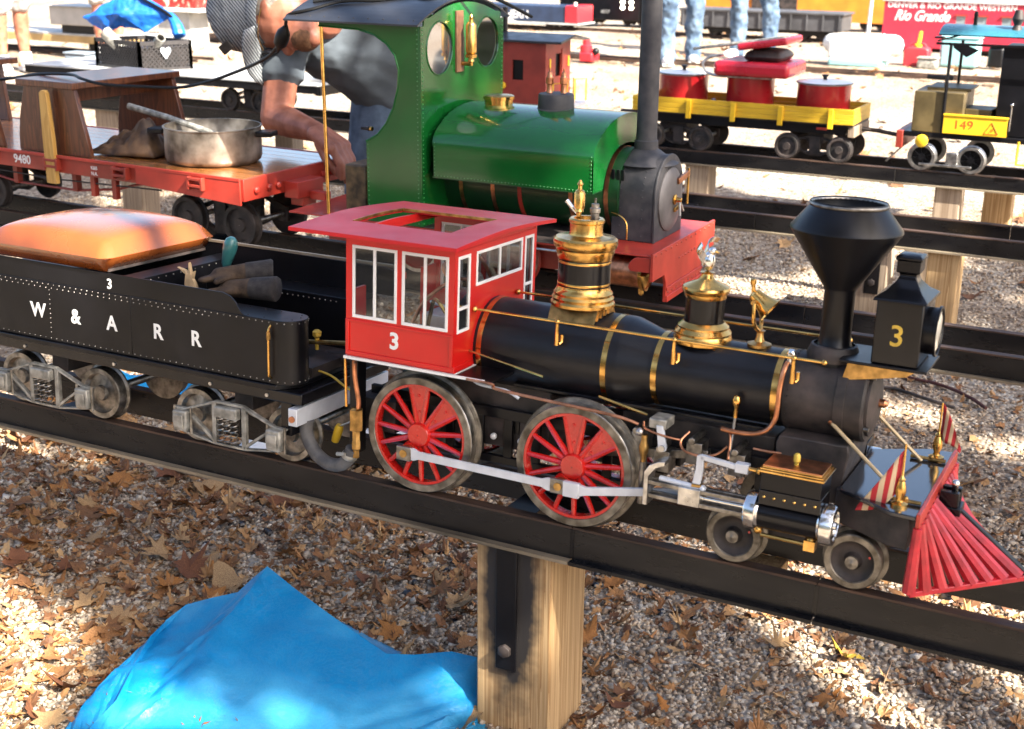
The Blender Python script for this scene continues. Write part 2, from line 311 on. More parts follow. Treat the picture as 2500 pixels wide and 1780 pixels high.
def post(tr,x,y,w,d,top=-.056,m='post',plate=None):
    bb=MB(); g0=float(gh(x,y)); zo=0
    o=bb.box(x,x+w,y,y+d,g0-.1,top).build('support_post',Mk[m] if isinstance(m,str) else m,tr,.003)
    if plate:
        px,pw,pz=plate; MB().box(px,px+pw,y-.005,y-.0005,pz,top-.002).build('bracket_plate',Mk['black'],tr,.001)
        MB().lathe([(.011,0),(.011,.007),(.006,.009)],(px+pw/2,y-.005,pz+.035),(0,-1,0),6).build('bolt',Mk['soot'],tr,.0008)
    return o
# track under the front locomotive (canted: its far rail is a little lower)
t1=thing('elevated_track','black steel raised track carrying the red cab locomotive in front','track',(-.78,.09,GZ)); OFF[t1.name]=Vector((-.78,.09,GZ))
T1R=bpy.data.objects.new('rail_pair',None)
sub=MB()
def tiltpts(o):
    of=OFF[t1.name]
    for v in o.data.vertices: v.co=TILT@(v.co+of)-of
for a in (rail(t1,[-9,-2.2,-.681,-.332,1.6],0,.018,-1),rail(t1,[-9,-1.4,-.5,1.6],.166,.184,1)):
    for q in [a]+list(a.children): tiltpts(q)
for x in (-.83,-1.75,-2.6,-3.6,.25):
    q=MB().box(x,x+.05,.019,.165,-.05,-.03).build('cross_tie',Mk['black'],t1,.001); tiltpts(q)
for x in (-.684,-.335): q=MB().box(x,x+.006,-.0012,-.0002,-.048,-.004).build('joint_seam',Mk['blackg'],t1); tiltpts(q)
post(t1,-.838,.004,.124,.124,-.06,stained_post('front_post_wood',Mk['post'],-.782-(-.78),-.12-GZ),(-.803,.034,-.262))
post(t1,-3.9,.004,.124,.124,-.06); post(t1,.9,.004,.124,.124,-.06)
# second track, bending slightly away to the left
s2=lambda x: .018*max(0,-x-1.9)**1.5
t2=thing('elevated_track','black steel raised track under the green tank engine','track',(-1.2,1.22,GZ))
rail(t2,[-9,-3.1,-1.6,1.8],1.132,1.15,-1,s2); rail(t2,[-9,-2.2,-.7,1.8],1.3,1.318,1,s2)
for x in (-.2,-1.3,-2.4,-3.5): MB().box(x,x+.05,1.151+s2(x),1.299+s2(x),-.05,-.03).build('cross_tie',Mk['black'],t2,.001)
for x in (-1.35,.35): post(t2,x,1.13,.09,.09,m='postg')
post(t2,-4.6,1.2,.09,.09,m='postg')
t3=thing('elevated_track','empty black raised track between the green engine and the yellow wagon','track',(-1.2,2.33,GZ))
rail(t3,[-9,-3.3,-1.1,2],2.226,2.246,-1); rail(t3,[-9,-2.6,-.4,2],2.43,2.45,1)
for x in (-.3,-1.4,-2.5): MB().box(x,x+.05,2.247,2.429,-.05,-.03).build('cross_tie',Mk['black'],t3,.001)
post(t3,-.592,2.232,.088,.1); post(t3,-.80,2.232,.1,.1,m='postg',plate=(-.762,.042,-.2)); post(t3,-3.62,2.232,.1,.1,m='postg'); post(t3,-.69,2.42,.09,.09,m='postg')
t4=thing('elevated_track','raised track farther back carrying the yellow wagon and caboose','track',(-1.2,3.38,GZ))
rail(t4,[-12,-4.1,-2.2,-.9,2.4],3.262,3.282,-1); rail(t4,[-12,-3.2,-1.4,2.4],3.478,3.498,1)
for x in (-.2,-1.9,-3.5): MB().box(x,x+.05,3.283,3.477,-.05,-.03).build('cross_tie',Mk['black'],t4,.001)
for x,w in ((-1.698,.095),(-.756,.09),(-4.748,.14),(-3.913,.09)): post(t4,x,3.268,w,.1,m='postg')
post(t4,-.613,3.47,.1,.09); post(t4,-3.82,3.47,.1,.09,m='postg')
# ---------------------------------------------------------------- front locomotive, number 3 (built in the canted track frame)
YC=.094
loco=thing('steam_locomotive','black steam locomotive number 3 with red cab and red spoked wheels','locomotive',(-.55,YC,0),TILT)
ZB=.226
# boiler
bl=MB().lathe([(.001,-.866),(.066,-.866),(.066,-.648),(.0652,-.641),(.0528,-.604),(.052,-.598),(.052,-.412)],(0,YC,ZB),'x',48).build('boiler',Mk['boil'],loco)
for x,r in ((-.856,.0666),(-.661,.0666),(-.592,.0528),(-.424,.0527)):
    MB().lathe([(r-.001,x-.004),(r,x-.004),(r,x+.004),(r-.003,x+.004)],(0,YC,ZB),'x',48,False).build('boiler_band',Mk['brass'],bl)
sbx=MB().lathe([(.052,-.4118),(.0535,-.4118),(.0535,-.345),(.0555,-.3445),(.0555,-.332),(.0545,-.3315),(.0545,-.31),(.052,-.307),(.046,-.307),(.0455,-.303),(.042,-.302),(.03,-.2985),(.0001,-.2965)],(0,YC,ZB),'x',48).build('smokebox',Mk['soot'],loco)
rivets([(-.406,YC+.0537*math.cos(a),ZB+.0537*math.sin(a)) for a in np.linspace(0,2*math.pi,40)[:-1]],.0014,(0,0,1),Mk['black'],sbx)
MB().lathe([(.006,0),(.006,.008),(.003,.012)],(-.298,YC,ZB),'x',12).build('door_handle',Mk['copper'],sbx)
for a in (.6,2.2,3.7,5.2): MB().cyl((-.306,YC+.049*math.cos(a),ZB+.049*math.sin(a)),(-.299,YC+.049*math.cos(a),ZB+.049*math.sin(a)),.003,n=8).build('door_clamp',Mk['steeld'],sbx)
# stack
st=MB().lathe([(0.0319,.262),(0.0292,.276),(0.0297,.291),(0.0238,.2935),(0.0211,.298),(0.0200,.31),(0.0198,.367),(0.0221,.372),(0.0691,.443),(0.0713,.447),(0.0707,.450),(0.0491,.4765),(0.0499,.480),(0.0486,.483),(0.0459,.480),(0.0459,.468),(0.0324,.44),(0.0130,.36),(0.0130,.30)],(-.363,YC,0),'z',48,False).build('smokestack',Mk['black'],loco)
MB().torus((-.363,YC,.4795),'z',.0482,.0024,40,8).build('stack_rim',Mk['steeld'],st)
MB().lathe([(0.0340,.276),(0.0346,.283),(0.0297,.295),(0.0265,.296)],(-.363,YC,0),'z',32,False).build('stack_base',Mk['soot'],st)
# steam dome
X=-.7245
sd=B('steam_dome',Mk['brass'],loco); sd.lathe([(0.0458,.30),(0.0458,.304),(0.0433,.307),(0.0443,.311),(0.0417,.3145),(0.0424,.318),(0.0391,.322),(0.0376,.327),(0.0376,.328)],(X,YC,0),'z',44,False)
sd.lathe([(0.0376,.366),(0.0397,.369),(0.0402,.373),(0.0417,.376),(0.0417,.380),(0.0448,.384),(0.0458,.389),(0.0453,.394),(0.0422,.397),(0.0268,.3985),(0.0242,.40),(0.0232,.4035),(0.0232,.416),(0.0252,.418),(0.0252,.4215),(0.0232,.4235),(0.0185,.4235),(0.0185,.4195),(0.0001,.4195)],(X,YC,0),'z',44,False); sd=sd.done()
MB().lathe([(0.0373,.3278),(0.0373,.367)],(X,YC,0),'z',44,False).build('dome_casing',Mk['blackg'],sd)
MB().lathe([(0.0377,.330),(0.0380,.331),(0.0380,.3325),(0.0377,.3335)],(X,YC,0),'z',44,False).build('dome_band',Mk['brass'],sd)
MB().lathe([(0.0377,.361),(0.0380,.362),(0.0380,.3635),(0.0377,.3645)],(X,YC,0),'z',44,False).build('dome_band',Mk['brass'],sd)
# saddle flange under the dome: square casting wrapped to the boiler
fl=MB(); N=10
for i in range(N):
    a0=-.62+1.24*i/N; a1=-.62+1.24*(i+1)/N
    q=[(YC+.0675*math.sin(a),ZB+.0675*math.cos(a)) for a in (a0,a1)]+[(YC+.043*math.sin(a)*1.12,.3005) for a in (a1,a0)]
    w0=.046*(1-.25*abs(a0+a1)/1.24); fl.prism(q,'x',X-w0,X+w0)
fl.build('dome_saddle',Mk['brassd'],sd)
MB().lathe([(.0035,.419),(.0035,.43),(.0065,.432),(.0055,.436),(.0055,.4365),(.0075,.437),(.0078,.457),(.006,.461),(.003,.463),(.0025,.468),(.0045,.470),(.0012,.476)],(X-.011,YC-.004,0),'z',16).build('whistle',Mk['brass'],sd)
MB().lathe([(.006,.419),(.006,.431),(.0075,.432),(.0075,.438),(.0055,.439),(.0055,.444),(.0015,.445),(.0015,.452)],(X+.011,YC+.002,0),'z',12).build('safety_valve',Mk['steeld'],sd)
MB().cyl((X-.018,YC+.004,.428),(X-.034,YC+.004,.444),.0022,.0035,10).build('valve_lever',Mk['chrome'],sd)
# sand dome with eagle
X=-.543
sn=B('sand_dome',Mk['brass'],loco); sn.lathe([(0.0394,.272),(0.0404,.279),(0.0383,.284),(0.0391,.287),(0.0347,.2925),(0.0352,.295),(0.0305,.299),(0.0278,.301)],(X,YC,0),'z',40,False)
sn.lathe([(0.0275,.334),(0.0289,.336),(0.0294,.34),(0.0315,.342),(0.0328,.3465),(0.0315,.3495),(0.0273,.352),(0.0121,.358),(0.0089,.362),(0.0079,.367),(0.0100,.369),(0.0001,.371)],(X,YC,0),'z',40,False); sn=sn.done()
MB().lathe([(0.0271,.3005),(0.0271,.3345)],(X,YC,0),'z',40,False).build('dome_casing',Mk['blackg'],sn)
for z in (0.3176,.3305): MB().lathe([(.0262,z),(.0266,z+.001),(.0266,z+.002),(.0262,z+.003)],(X,YC,0),'z',40,False).build('dome_band',Mk['brassd'],sn)
fl=MB()
for i in range(8):
    a0=-.6+1.2*i/8; a1=-.6+1.2*(i+1)/8
    fl.prism([(YC+.0532*math.sin(a),ZB+.0532*math.cos(a)) for a in (a0,a1)]+[(YC+.036*math.sin(a)*1.1,.2735) for a in (a1,a0)],'x',X-.038*(1-.3*abs(a0+a1)/1.2),X+.038*(1-.3*abs(a0+a1)/1.2))
fl.build('dome_saddle',Mk['brassd'],sn)
eg=MB().sph((X+.001,YC,.384),.0115,12,8,.8,.75,1.15).sph((X+.005,YC,.398),.0055,10,7).build('eagle_finial',Mk['chrome'],sn)
MB().lathe([(.0025,0),(.0001,.006)],(X+.0095,YC,.398),(1,0,-.35),8).build('beak',Mk['brass'],eg)
for sg in (-1,1):
    wg=MB(); P=crv([(X-.002,YC+sg*.006,.391),(X-.008,YC+sg*.016,.406),(X-.004,YC+sg*.026,.412),(X+.002,YC+sg*.036,.409)],5)
    V=[];Fc=[]
    for i,p in enumerate(P):
        t=i/(len(P)-1); c=.012*(1-.6*t); V+=[(p.x,p.y,p.z+.001),(p.x-.004,p.y,p.z-c),(p.x-.004+.001,p.y,p.z-c),(p.x+.0015,p.y,p.z+.001)]
    for i in range(len(P)-1):
        for k in range(4): j=(k+1)%4; Fc.append((i*4+k,i*4+j,(i+1)*4+j,(i+1)*4+k))
    wg.add(V,Fc+[(0,1,2,3),tuple((len(P)-1)*4+k for k in (3,2,1,0))]).build('wing',Mk['chrome'],eg)
# bell
X=-.463
be=MB().lathe([(.016,.277),(.0165,.281),(.007,.284),(.005,.290),(.0045,.296),(.007,.299),(.0001,.3)],(X,YC,0),'z',20).build('bell_stand',Mk['brassd'],loco)
yk=MB()
for sg in (-1,1): yk.tube(crv([(X,YC,.297),(X-.004,YC+sg*.014,.306),(X-.006,YC+sg*.0195,.322),(X-.007,YC+sg*.017,.338)],6),.0028,8)
yk.build('bell_yoke',Mk['brass'],be)
ax=Vector((.72,0,-.55)).normalized()
bell=MB().lathe([(.0001,0),(.005,.001),(.0095,.004),(.0105,.012),(.0125,.022),(.0165,.031),(.0195,.034),(.018,.0342),(.011,.022),(.009,.008)],Vector((X-.016,YC,.349)),ax,28,False).build('bell',Mk['brass'],be)
MB().cyl((X-.008,YC-.019,.339),(X-.008,YC+.019,.339),.0032,n=10).build('bell_pivot',Mk['brassd'],be)
MB().lathe([(.003,0),(.0025,.008),(.0042,.012),(.0038,.017),(.0001,.019)],(X-.014,YC,.350),(-.1,0,1),12).build('bell_finial',Mk['brass'],be)
# headlamp
X0,X1,Y0,Y1=-.307,-.249,.052,.136
sf=MB().box(-.345,-.236,.047,.141,.2845,.2885).build('lamp_shelf',Mk['black'],loco,.001)
for yy in (.055,.133): MB().prism([(-.335,.283),(-.252,.283),(-.262,.276),(-.30,.268),(-.33,.262),(-.34,.262)],'y',yy-.0015,yy+.0015).build('shelf_bracket',Mk['brassd'],sf)
hl=MB().box(X0,X1,Y0,Y1,.2886,.371).build('headlamp',Mk['blackg'],loco,.002)
rf=MB(); c=Vector(((X0+X1)/2,(Y0+Y1)/2,0))
pr=[(.0335,.0475,.370),(.0325,.0465,.3735),(.022,.029,.381),(.0135,.016,.391),(.0105,.0125,.398),(.0105,.0125,.4015),(.0145,.017,.4035),(.0145,.017,.4185),(.0165,.019,.4195),(.0165,.019,.423),(.013,.015,.4255)]
V=[];Fc=[]
for a,b,z in pr: V+=[(c.x-a,c.y-b,z),(c.x+a,c.y-b,z),(c.x+a,c.y+b,z),(c.x-a,c.y+b,z)]
for j in range(len(pr)-1):
    for k in range(4): i=(k+1)%4; Fc.append((j*4+k,j*4+i,(j+1)*4+i,(j+1)*4+k))
rf.add(V,Fc+[(3,2,1,0),tuple(len(pr)*4-4+k for k in range(4))]).build('lamp_roof',Mk['blackg'],hl,.0012)
MB().lathe([(.030,0),(.030,.012),(.0325,.0125),(.0325,.0155),(.030,.016),(.029,.0145)],(X1,YC,.331),'x',36,False).build('lens_ring',Mk['black'],hl)
MB().lathe([(.0295,.0125),(.02,.0155),(.0001,.0165)],(X1,YC,.331),'x',32,False).build('lens',Mk['lens'],hl)
text('3',.038,((X0+X1)/2,Y0-.0004,.326),(1,0,0),(0,0,1),Mk['gold'],hl,'number',.01)
# handrails
for yy,sg in ((.025,-1),(.163,1)):
    hr=MB().tube([(-.868,yy,.2865),(-.36,yy,.2865)],.0021,10).build('handrail',Mk['brass'],loco)
    MB().sph((-.358,yy,.2865),.004,10,7).sph((-.862,yy,.2865),.0045,10,7).build('rail_ball',Mk['brass'],hr)
    for x in (-.731,-.559,-.397):
        q=MB(); q.lathe([(.0034,0),(.003,.012),(.0026,.03),(.0036,.034)],(x,yy,.2865-.0335),'z',10); q.tube([(x+.0035,yy,.255),(x+.006,yy+sg*-.004,.258),(x+.0062,yy-sg*.004,.268)],.0026,8); q.sph((x,yy,.2865),.004,10,7); q.build('rail_stanchion',Mk['brass'],hr)
for a,b in (((-.866,.016,.2265),(-.745,.016,.207)),((-.655,.006,.196),(-.583,.006,.1825))): MB().tube([a,b],.0017,8).build('reach_rod',Mk['brass'],loco)
# frame, running boards, firebox
fr=B('frame',Mk['black'],loco,.0008)
for yy in (.046,.136):
    fr.box(-1.05,-.335,yy,yy+.008,.122,.138); fr.box(-1.03,-.60,yy,yy+.008,.052,.064); fr.box(-.43,-.24,yy,yy+.008,.096,.108)
    for x in (-1.03,-.968,-.918,-.868,-.82,-.775,-.72,-.662,-.61,-.44): fr.box(x,x+.014,yy+.001,yy+.007,.053,.123)
for x in (-1.02,-.81,-.56,-.34): fr.box(x,x+.012,.054,.136,.1,.12)
fr.done()
fb=MB().box(-.985,-.75,.056,.132,.075,.19).build('firebox',Mk['soot'],loco,.002)
for x in (-.835,-.79): MB().sph((x,.0445,.094),.0052,10,7).build('firebox_stay',Mk['white'],loco)
rb=B('running_board',Mk['black'],loco,.0006)
rb.box(-1.05,-.80,-.032,.05,.197,.2015); rb.box(-.80,-.43,.034,.05,.180,.184)
rb.box(-1.05,-.80,.138,.22,.197,.2015); rb.box(-.80,-.43,.138,.154,.180,.184); rb=rb.done()
MB().box(-1.047,-.812,-.0345,-.032,.1985,.2025).build('board_edge',Mk['white'],rb)
MB().tube(crv([(-.84,-.034,.2),(-.80,-.034,.199),(-.795,-.03,.192),(-.73,-.028,.1885),(-.62,-.025,.1835),(-.585,-.02,.176)],6),.0022,8).build('pipe',Mk['copper'],rb)
MB().tube(crv([(-.865,.02,.193),(-.845,.008,.183),(-.8,.012,.178),(-.78,.012,.17)],6),.0025,8).build('pipe',Mk['silver'],rb)
# copper feed pipe over the barrel and lubricator lines
MB().tube(crv([(-.41,.055,.277),(-.412,.038,.264),(-.414,.033,.24),(-.414,.031,.215),(-.416,.032,.199),(-.424,.030,.184),(-.44,.028,.176),(-.462,.026,.174),(-.485,.025,.1755)],6),.0034,10).build('feed_pipe',Mk['copper'],loco)
MB().lathe([(.006,0),(.007,.004),(.006,.014),(.004,.018)],(-.407,.052,.2725),(0,-.2,1),12).build('pipe_union',Mk['chrome'],loco)
for P in ([(-.585,.0,.175),(-.58,-.004,.166),(-.55,-.006,.161),(-.53,0,.158)],[(-.52,.0,.172),(-.528,-.01,.16),(-.52,-.016,.15),(-.5,-.016,.147),(-.478,-.014,.152),(-.464,-.012,.165)],[(-.432,.0,.165),(-.415,-.004,.166),(-.395,-.002,.166)],[(-.475,.03,.176),(-.47,.02,.16),(-.468,.01,.14)]):
    MB().tube(crv(P,6),.0016,8).build('lubricator_pipe',Mk['copper'],loco)
cv=MB().lathe([(.003,.192),(.003,.207),(.0056,.211),(.006,.217),(.004,.222),(.0001,.224)],(-.469,.031,0),'z',14).build('check_valve',Mk['brass'],loco)
MB().tube([(-.469,.031,.193),(-.47,.028,.165),(-.468,.012,.14)],.0022,8).build('valve_stem',Mk['steeld'],cv)
# driving wheels
def driver(x,y,sg,name='driving_wheel'):
    """sg: -1 outer face towards -y"""
    c=(x,y,.0905)
    def L(mb,prof,n=48): return mb.lathe([(r,h*sg) for r,h in prof],c,'y',n,False)
    w=MB(); L(w,[(.0730,-.006),(.0730,.008),(.0772,.008),(.0772,-.006)]); w.lathe([(.001,sg*.012),(.017,sg*.012),(.019,sg*.009),(.0195,-sg*.004)],c,'y',28,False)
    a=math.atan2(-.026,-.014); pc=(x+.03*math.cos(a),y,.0905+.03*math.sin(a)); w.lathe([(.001,sg*.0125),(.0125,sg*.0125),(.014,sg*.009),(.014,-sg*.004)],pc,'y',20,False)
    w=w.build(name,Mk['redw'],loco)
    ty=MB(); L(ty,[(.0770,.0085),(.0778,.0095),(.0872,.0095),(.0883,.0085),(.0883,-.010),(.094,-.0115),(.095,-.0135),(.093,-.0155),(.0770,-.0155),(.0770,.0085)],64); ty.build('tyre',Mk['tyre'],w); tr2=MB(); L(tr2,[(.0884,.0078),(.0887,.0075),(.0887,-.0095),(.0884,-.0098)],64); tr2.build('tread',Mk['steel'],w)
    N=15
    for k in range(N):
        t=2*math.pi*(k+.35)/N; d=Vector((math.cos(t),0,math.sin(t)))
        if k in (3,1):   # pairs joined by a counterweight web
            t2=2*math.pi*(k+1.35)/N; d2=Vector((math.cos(t2),0,math.sin(t2))); C=Vector(c)
            q=[C+d*.019,C+d*.074,C+(d+d2).normalized()*.0755,C+d2*.074,C+d2*.019]; y0,y1=sg*.0015,sg*.0055
            V=[p+Vector((0,y0,0)) for p in q]+[p+Vector((0,y1,0)) for p in q]; n_=5
            MB().add(V,[tuple(range(n_)),tuple(range(2*n_-1,n_-1,-1))]+[(i,i+n_,(i+1)%n_+n_,(i+1)%n_) for i in range(n_)]).build('counterweight',Mk['redw'],w,.0006)
            for rr in (.035,.06): MB().lathe([(.0024,0),(.0022,.0012),(.001,.0016)],C+(d+d2).normalized()*rr+Vector((0,y1,0)),(0,sg,0),8).build('rivet',Mk['redw'],w)
        MB().cyl(Vector(c)+d*.018+Vector((0,sg*.003,0)),Vector(c)+d*.074+Vector((0,sg*.003,0)),.005,.0036,8,False).build('spoke',Mk['redw'],w)
    return w
NY,FY=.006,.178
for x in (-.935,-.685):
    driver(x,NY,-1); driver(x,FY,1)
    MB().cyl((x,NY+.015,.0905),(x,FY-.015,.0905),.009,n=14).build('axle',Mk['steeld'],loco)
# leading truck wheels
for x in (-.449,-.291):
    for y,sg in ((NY,-1),(FY,1)):
        w=MB().lathe([(.001,sg*.010),(.0085,sg*.010),(.0095,sg*.006),(.012,sg*.002),(.017,sg*.0005),(.022,sg*.002),(.0275,sg*.006),(.0278,-sg*.008)],(x,y,.0395),'y',36,False).build('leading_wheel',Mk['soot'],loco)
        MB().lathe([(.0272,sg*.0075),(.0285,sg*.009),(.0355,sg*.009),(.037,sg*.0075),(.037,-sg*.009),(.042,-sg*.0105),(.0425,-sg*.013),(.041,-sg*.0145),(.0272,-sg*.0145)],(x,y,.0395),'y',48,False).build('tyre',Mk['tyre'],w)
        MB().lathe([(.0018,0),(.0018,.001)],(x+.0205,y+sg*.002,.0475),(0,sg,0),8).build('paint_chip',Mk['redw'],w)
        MB().lathe([(.0092,sg*.0095),(.0085,sg*.012),(.004,sg*.0125),(.0001,sg*.014)],(x,y,.0395),'y',18,False).build('hub_cap',Mk['steeld'],w)
    MB().cyl((x,NY+.014,.0395),(x,FY-.014,.0395),.006,n=12).build('axle',Mk['steeld'],loco)
tf=B('leading_truck_frame',Mk['soot'],loco,.0008); tf.box(-.47,-.27,.03,.038,.035,.05); tf.box(-.47,-.27,.146,.154,.035,.05); tf.box(-.40,-.34,.038,.146,.04,.055); tf.box(-.275,-.268,.03,.154,.035,.05); tf.done()
MB().tube([(-.262,.01,.075),(-.252,-.004,.088)],.004,10).build('truck_guide',Mk['silver'],loco)
# cylinders, chests
for y,sg in ((-.036,-1),(.222,1)):
    cl=MB().lathe([(.0215,-.408),(.0215,-.326)],(0,y,.0965),'x',36,False).build('cylinder',Mk['blackg'],loco)
    MB().lathe([(.001,-.4265),(.012,-.4265),(.014,-.423),(.0245,-.4225),(.0255,-.421),(.0255,-.409),(.0225,-.407),(.0215,-.405)],(0,y,.0965),'x',36,False).build('cylinder_cover',Mk['chrome'],cl)
    MB().lathe([(.0215,-.329),(.0225,-.327),(.0262,-.325),(.0262,-.312),(.025,-.31),(.019,-.3095),(.0185,-.312),(.006,-.3125),(.005,-.3085),(.0001,-.308)],(0,y,.0965),'x',36,False).build('cylinder_cover',Mk['chrome'],cl)
    sc_=MB().box(-.404,-.327,min(y-.022,y+.03),max(y-.022,y+.03),.134,.1575).build('steam_chest',Mk['black'],cl,.001)
    MB().box(-.405,-.326,y-.021,y+.026,.1135,.1335).build('chest_base',Mk['blackg'],cl,.001)
    rivets([(x,y+sg*.0215,.1245) for x in np.linspace(-.398,-.333,6)],.0022,(0,sg,0),Mk['brass'],cl)
    ld=B('chest_lid',Mk['brass'],cl,.0006); a,b=y-.026,y+.034
    if sg>0: a,b=y-.034,y+.026
    for e,z0,z1 in ((.0,.1578,.1608),(.0022,.161,.1632),(.0045,.1634,.1652)): ld.box(-.4075+e,-.3235-e,a+e,b-e,z0,z1)
    ld.done(); MB().box(-.4025,-.3285,a+.005,b-.005,.1653,.1668).build('lid_plate',Mk['copper'],cl)
    MB().lathe([(.003,0),(.003,.003),(.0045,.005),(.0045,.012),(.0028,.015)],(-.366,y,.1668),'z',12).build('oil_cup',Mk['gold'],cl)
    dr=B('drain_cock',Mk['brass'],cl)
    for x in (-.407,-.338): dr.sph((x,y-.002,.072),.0062,10,7); dr.cyl((x,y-.002,.077),(x,y-.002,.069),.003,n=8)
    dr.tube([(-.402,y-.004,.0665),(-.342,y-.004,.066)],.0028,8); dr.box(-.345,-.331,y-.01,y+.004,.0595,.073); dr.done()
    # motion
    yg=y+.004
    gb_=B('guide_yoke',Mk['steel'],cl,.0005); gb_.prism([(-.5635,.075),(-.5575,.075),(-.5575,.116),(-.548,.1285),(-.536,.134),(-.536,.1395),(-.545,.138),(-.557,.131),(-.5635,.121)],'y',yg-.013,yg+.013); gb_.done()
    for z in (.106,.0875):
        MB().box(-.558,-.424,yg-.009,yg-.002,z-.0028,z+.0028).build('guide_bar',Mk['steeld'],cl,.0006)
        MB().box(-.558,-.424,yg+.003,yg+.009,z-.0028,z+.0028).build('guide_bar',Mk['steeld'],cl,.0006)
    ch=MB().box(-.516,-.486,yg-.011,yg+.01,.0845,.1095).build('crosshead',Mk['steel'],cl,.001)
    MB().cyl((-.488,yg,.0965),(-.424,yg,.0965),.0042,n=14).build('piston_rod',Mk['chrome'],cl)
    MB().cyl((-.545,yg+sg*.002,.1125),(-.488,yg+sg*.002,.109),.004,n=12).sph((-.486,yg+sg*.002,.109),.0055,10,7).build('pump_rod',Mk['silver'],cl)
    MB().box(-.500,-.487,yg-.006,yg+.005,.1105,.1145).build('arm_foot',Mk['brassd'],cl,.0006)
    MB().prism([(-.500,.1145),(-.489,.1145),(-.4865,.134),(-.487,.1535),(-.491,.156),(-.496,.1535),(-.4965,.134)],'y',yg-.004,yg+.001).build('rocker_arm',Mk['silver'],cl,.0006)
    MB().bar((-.491,yg-.001,.1525),(-.441,yg-.001,.1475),.006,.007).build('valve_rod',Mk['silver'],cl,.0008)
    MB().box(-.444,-.4265,yg-.006,yg+.005,.1415,.1545).build('valve_clevis',Mk['silver'],cl,.001)
    MB().cyl((-.4265,yg,.148),(-.404,yg,.1475),.0028,n=10).sph((-.413,yg,.1475),.0052,10,7).build('valve_stem',Mk['brass'],cl)
    # rods
    yr=-.014 if sg<0 else .198
    for x in (-.951,-.699):
        MB().lathe([(.0105,0),(.0105,.010),(.0062,.0105),(.0058,.0145),(.0001,.015)],(x,yr-sg*.007,.0635),(0,sg,0),20).build('crank_pin',Mk['brassd'],cl)
        MB().box(x-.012,x+.013,min(yr,yr+sg*.006),max(yr,yr+sg*.006),.0525,.0745).build('rod_end',Mk['steeld'],cl,.0012)
    MB().prism([(-.939,.0555),(-.934,.055),(-.925,.0585),(-.725,.0575),(-.716,.054),(-.711,.054),(-.711,.073),(-.716,.073),(-.725,.0695),(-.925,.0705),(-.934,.074),(-.939,.0735)],'y',min(yr+sg*.001,yr+sg*.005),max(yr+sg*.001,yr+sg*.005)).build('side_rod',Mk['silver'],cl,.0006)
    y2=yr+sg*.0075
    MB().box(-.689,-.665,y2-.004,y2+.004,.0535,.0755).build('rod_strap',Mk['silver'],cl,.001)
    MB().prism([(-.666,.0565),(-.655,.0605),(-.51,.0895),(-.50,.0895),(-.50,.1035),(-.51,.1005),(-.655,.0725),(-.666,.0745)],'y',y2-.0028,y2+.0028).build('main_rod',Mk['silver'],cl,.0006)
# levers, oilers behind the wheels
MB().prism([(-.5655,.174),(-.556,.174),(-.5495,.1455),(-.5505,.1395),(-.556,.1375),(-.5605,.1405)],'y',-.006,0).build('rocker_lever',Mk['silver'],loco,.0008)
MB().cyl((-.555,-.009,.1435),(-.555,.003,.1435),.0042,n=14).build('lever_pin',Mk['steel'],loco)
MB().box(-.577,-.552,-.004,.03,.168,.182).build('rocker_bracket',Mk['alu'],loco,.002)
MB().lathe([(.0035,.118),(.004,.128),(.0062,.134),(.0068,.142),(.0045,.149),(.0045,.158)],(-.5805,-.006,0),'z',14).build('oiler',Mk['brassd'],loco)
MB().sph((-.588,-.006,.161),.006,10,7).build('oiler_cap',Mk['steel'],loco)
MB().cyl((-.5805,-.006,.06),(-.5805,-.006,.12),.0045,n=12).build('pump_stem',Mk['steeld'],loco)
mc=B('valve_gear',Mk['steeld'],loco,.0008)
for x,z in ((-.61,.12),(-.575,.1),(-.53,.12),(-.47,.115)): mc.box(x,x+.022,.02,.05,z,z+.03); mc.cyl((x+.01,.01,z+.035),(x+.01,.16,z+.035),.005,n=10)
mc.bar((-.68,.05,.1),(-.5,.03,.135),.01,.012); mc.bar((-.68,.08,.1),(-.5,.07,.128),.01,.012); mc.done()
MB().box(-.64,-.42,.06,.13,.13,.165).build('boiler_bearer',Mk['soot'],loco,.002)
# saddle, deck, pilot
Mk['brace']=mat('cream_brass_rod',(.55,.42,.24),.45,.3,var=.2,scale=60)
MB().prism([(-.408,.18),(-.412,.168),(-.405,.10),(-.325,.10),(-.316,.168),(-.318,.18)],'y',.03,.158).build('smokebox_saddle',Mk['soot'],loco,.002)
dk=MB().prism([(-.318,.005),(-.245,-.042),(-.214,-.044),(-.214,.232),(-.245,.230),(-.318,.183)],'z',.1265,.1325).build('front_deck',mat('deck_sky_tinted_black',(.012,.014,.02),.14,coat=.6,var=.3,scale=10,rvar=.05),loco,.0012)  # black tinted blue to carry the sky's reflection on the deck
MB().prism([(-.325,.018),(-.245,-.03),(-.222,-.034),(-.222,.222),(-.245,.218),(-.325,.17)],'z',.082,.1262).build('deck_skirt',Mk['soot'],loco,.002)
bm=MB().box(-.2138,-.2085,-.046,.234,.1185,.1365).build('pilot_beam',Mk['redb'],loco,.001)
Mk['pilot']=mat('pilot_red',(.46,.02,.03),.38,coat=.2,var=.3,scale=45,rvar=.12,bump=.1,bscale=150)
tip=Vector((-.094,YC,.03)); N=8
for sg in (-1,1):
    c0=Vector((-.212,YC+sg*.138,.034))
    for k in range(N):
        t=k/(N-1)*.96; top=Vector((-.2105,YC+sg*.138*(1-(k/(N-1))*.93),.118)); bot=c0.lerp(tip,t)
        MB().tube([top,bot],[.0056,.0084],8).build('pilot_slat',Mk['pilot'],bm)
    MB().bar(c0-Vector((0,0,.002)),tip-Vector((0,0,.002)),.009,.007).build('pilot_sill',Mk['pilot'],bm,.001)
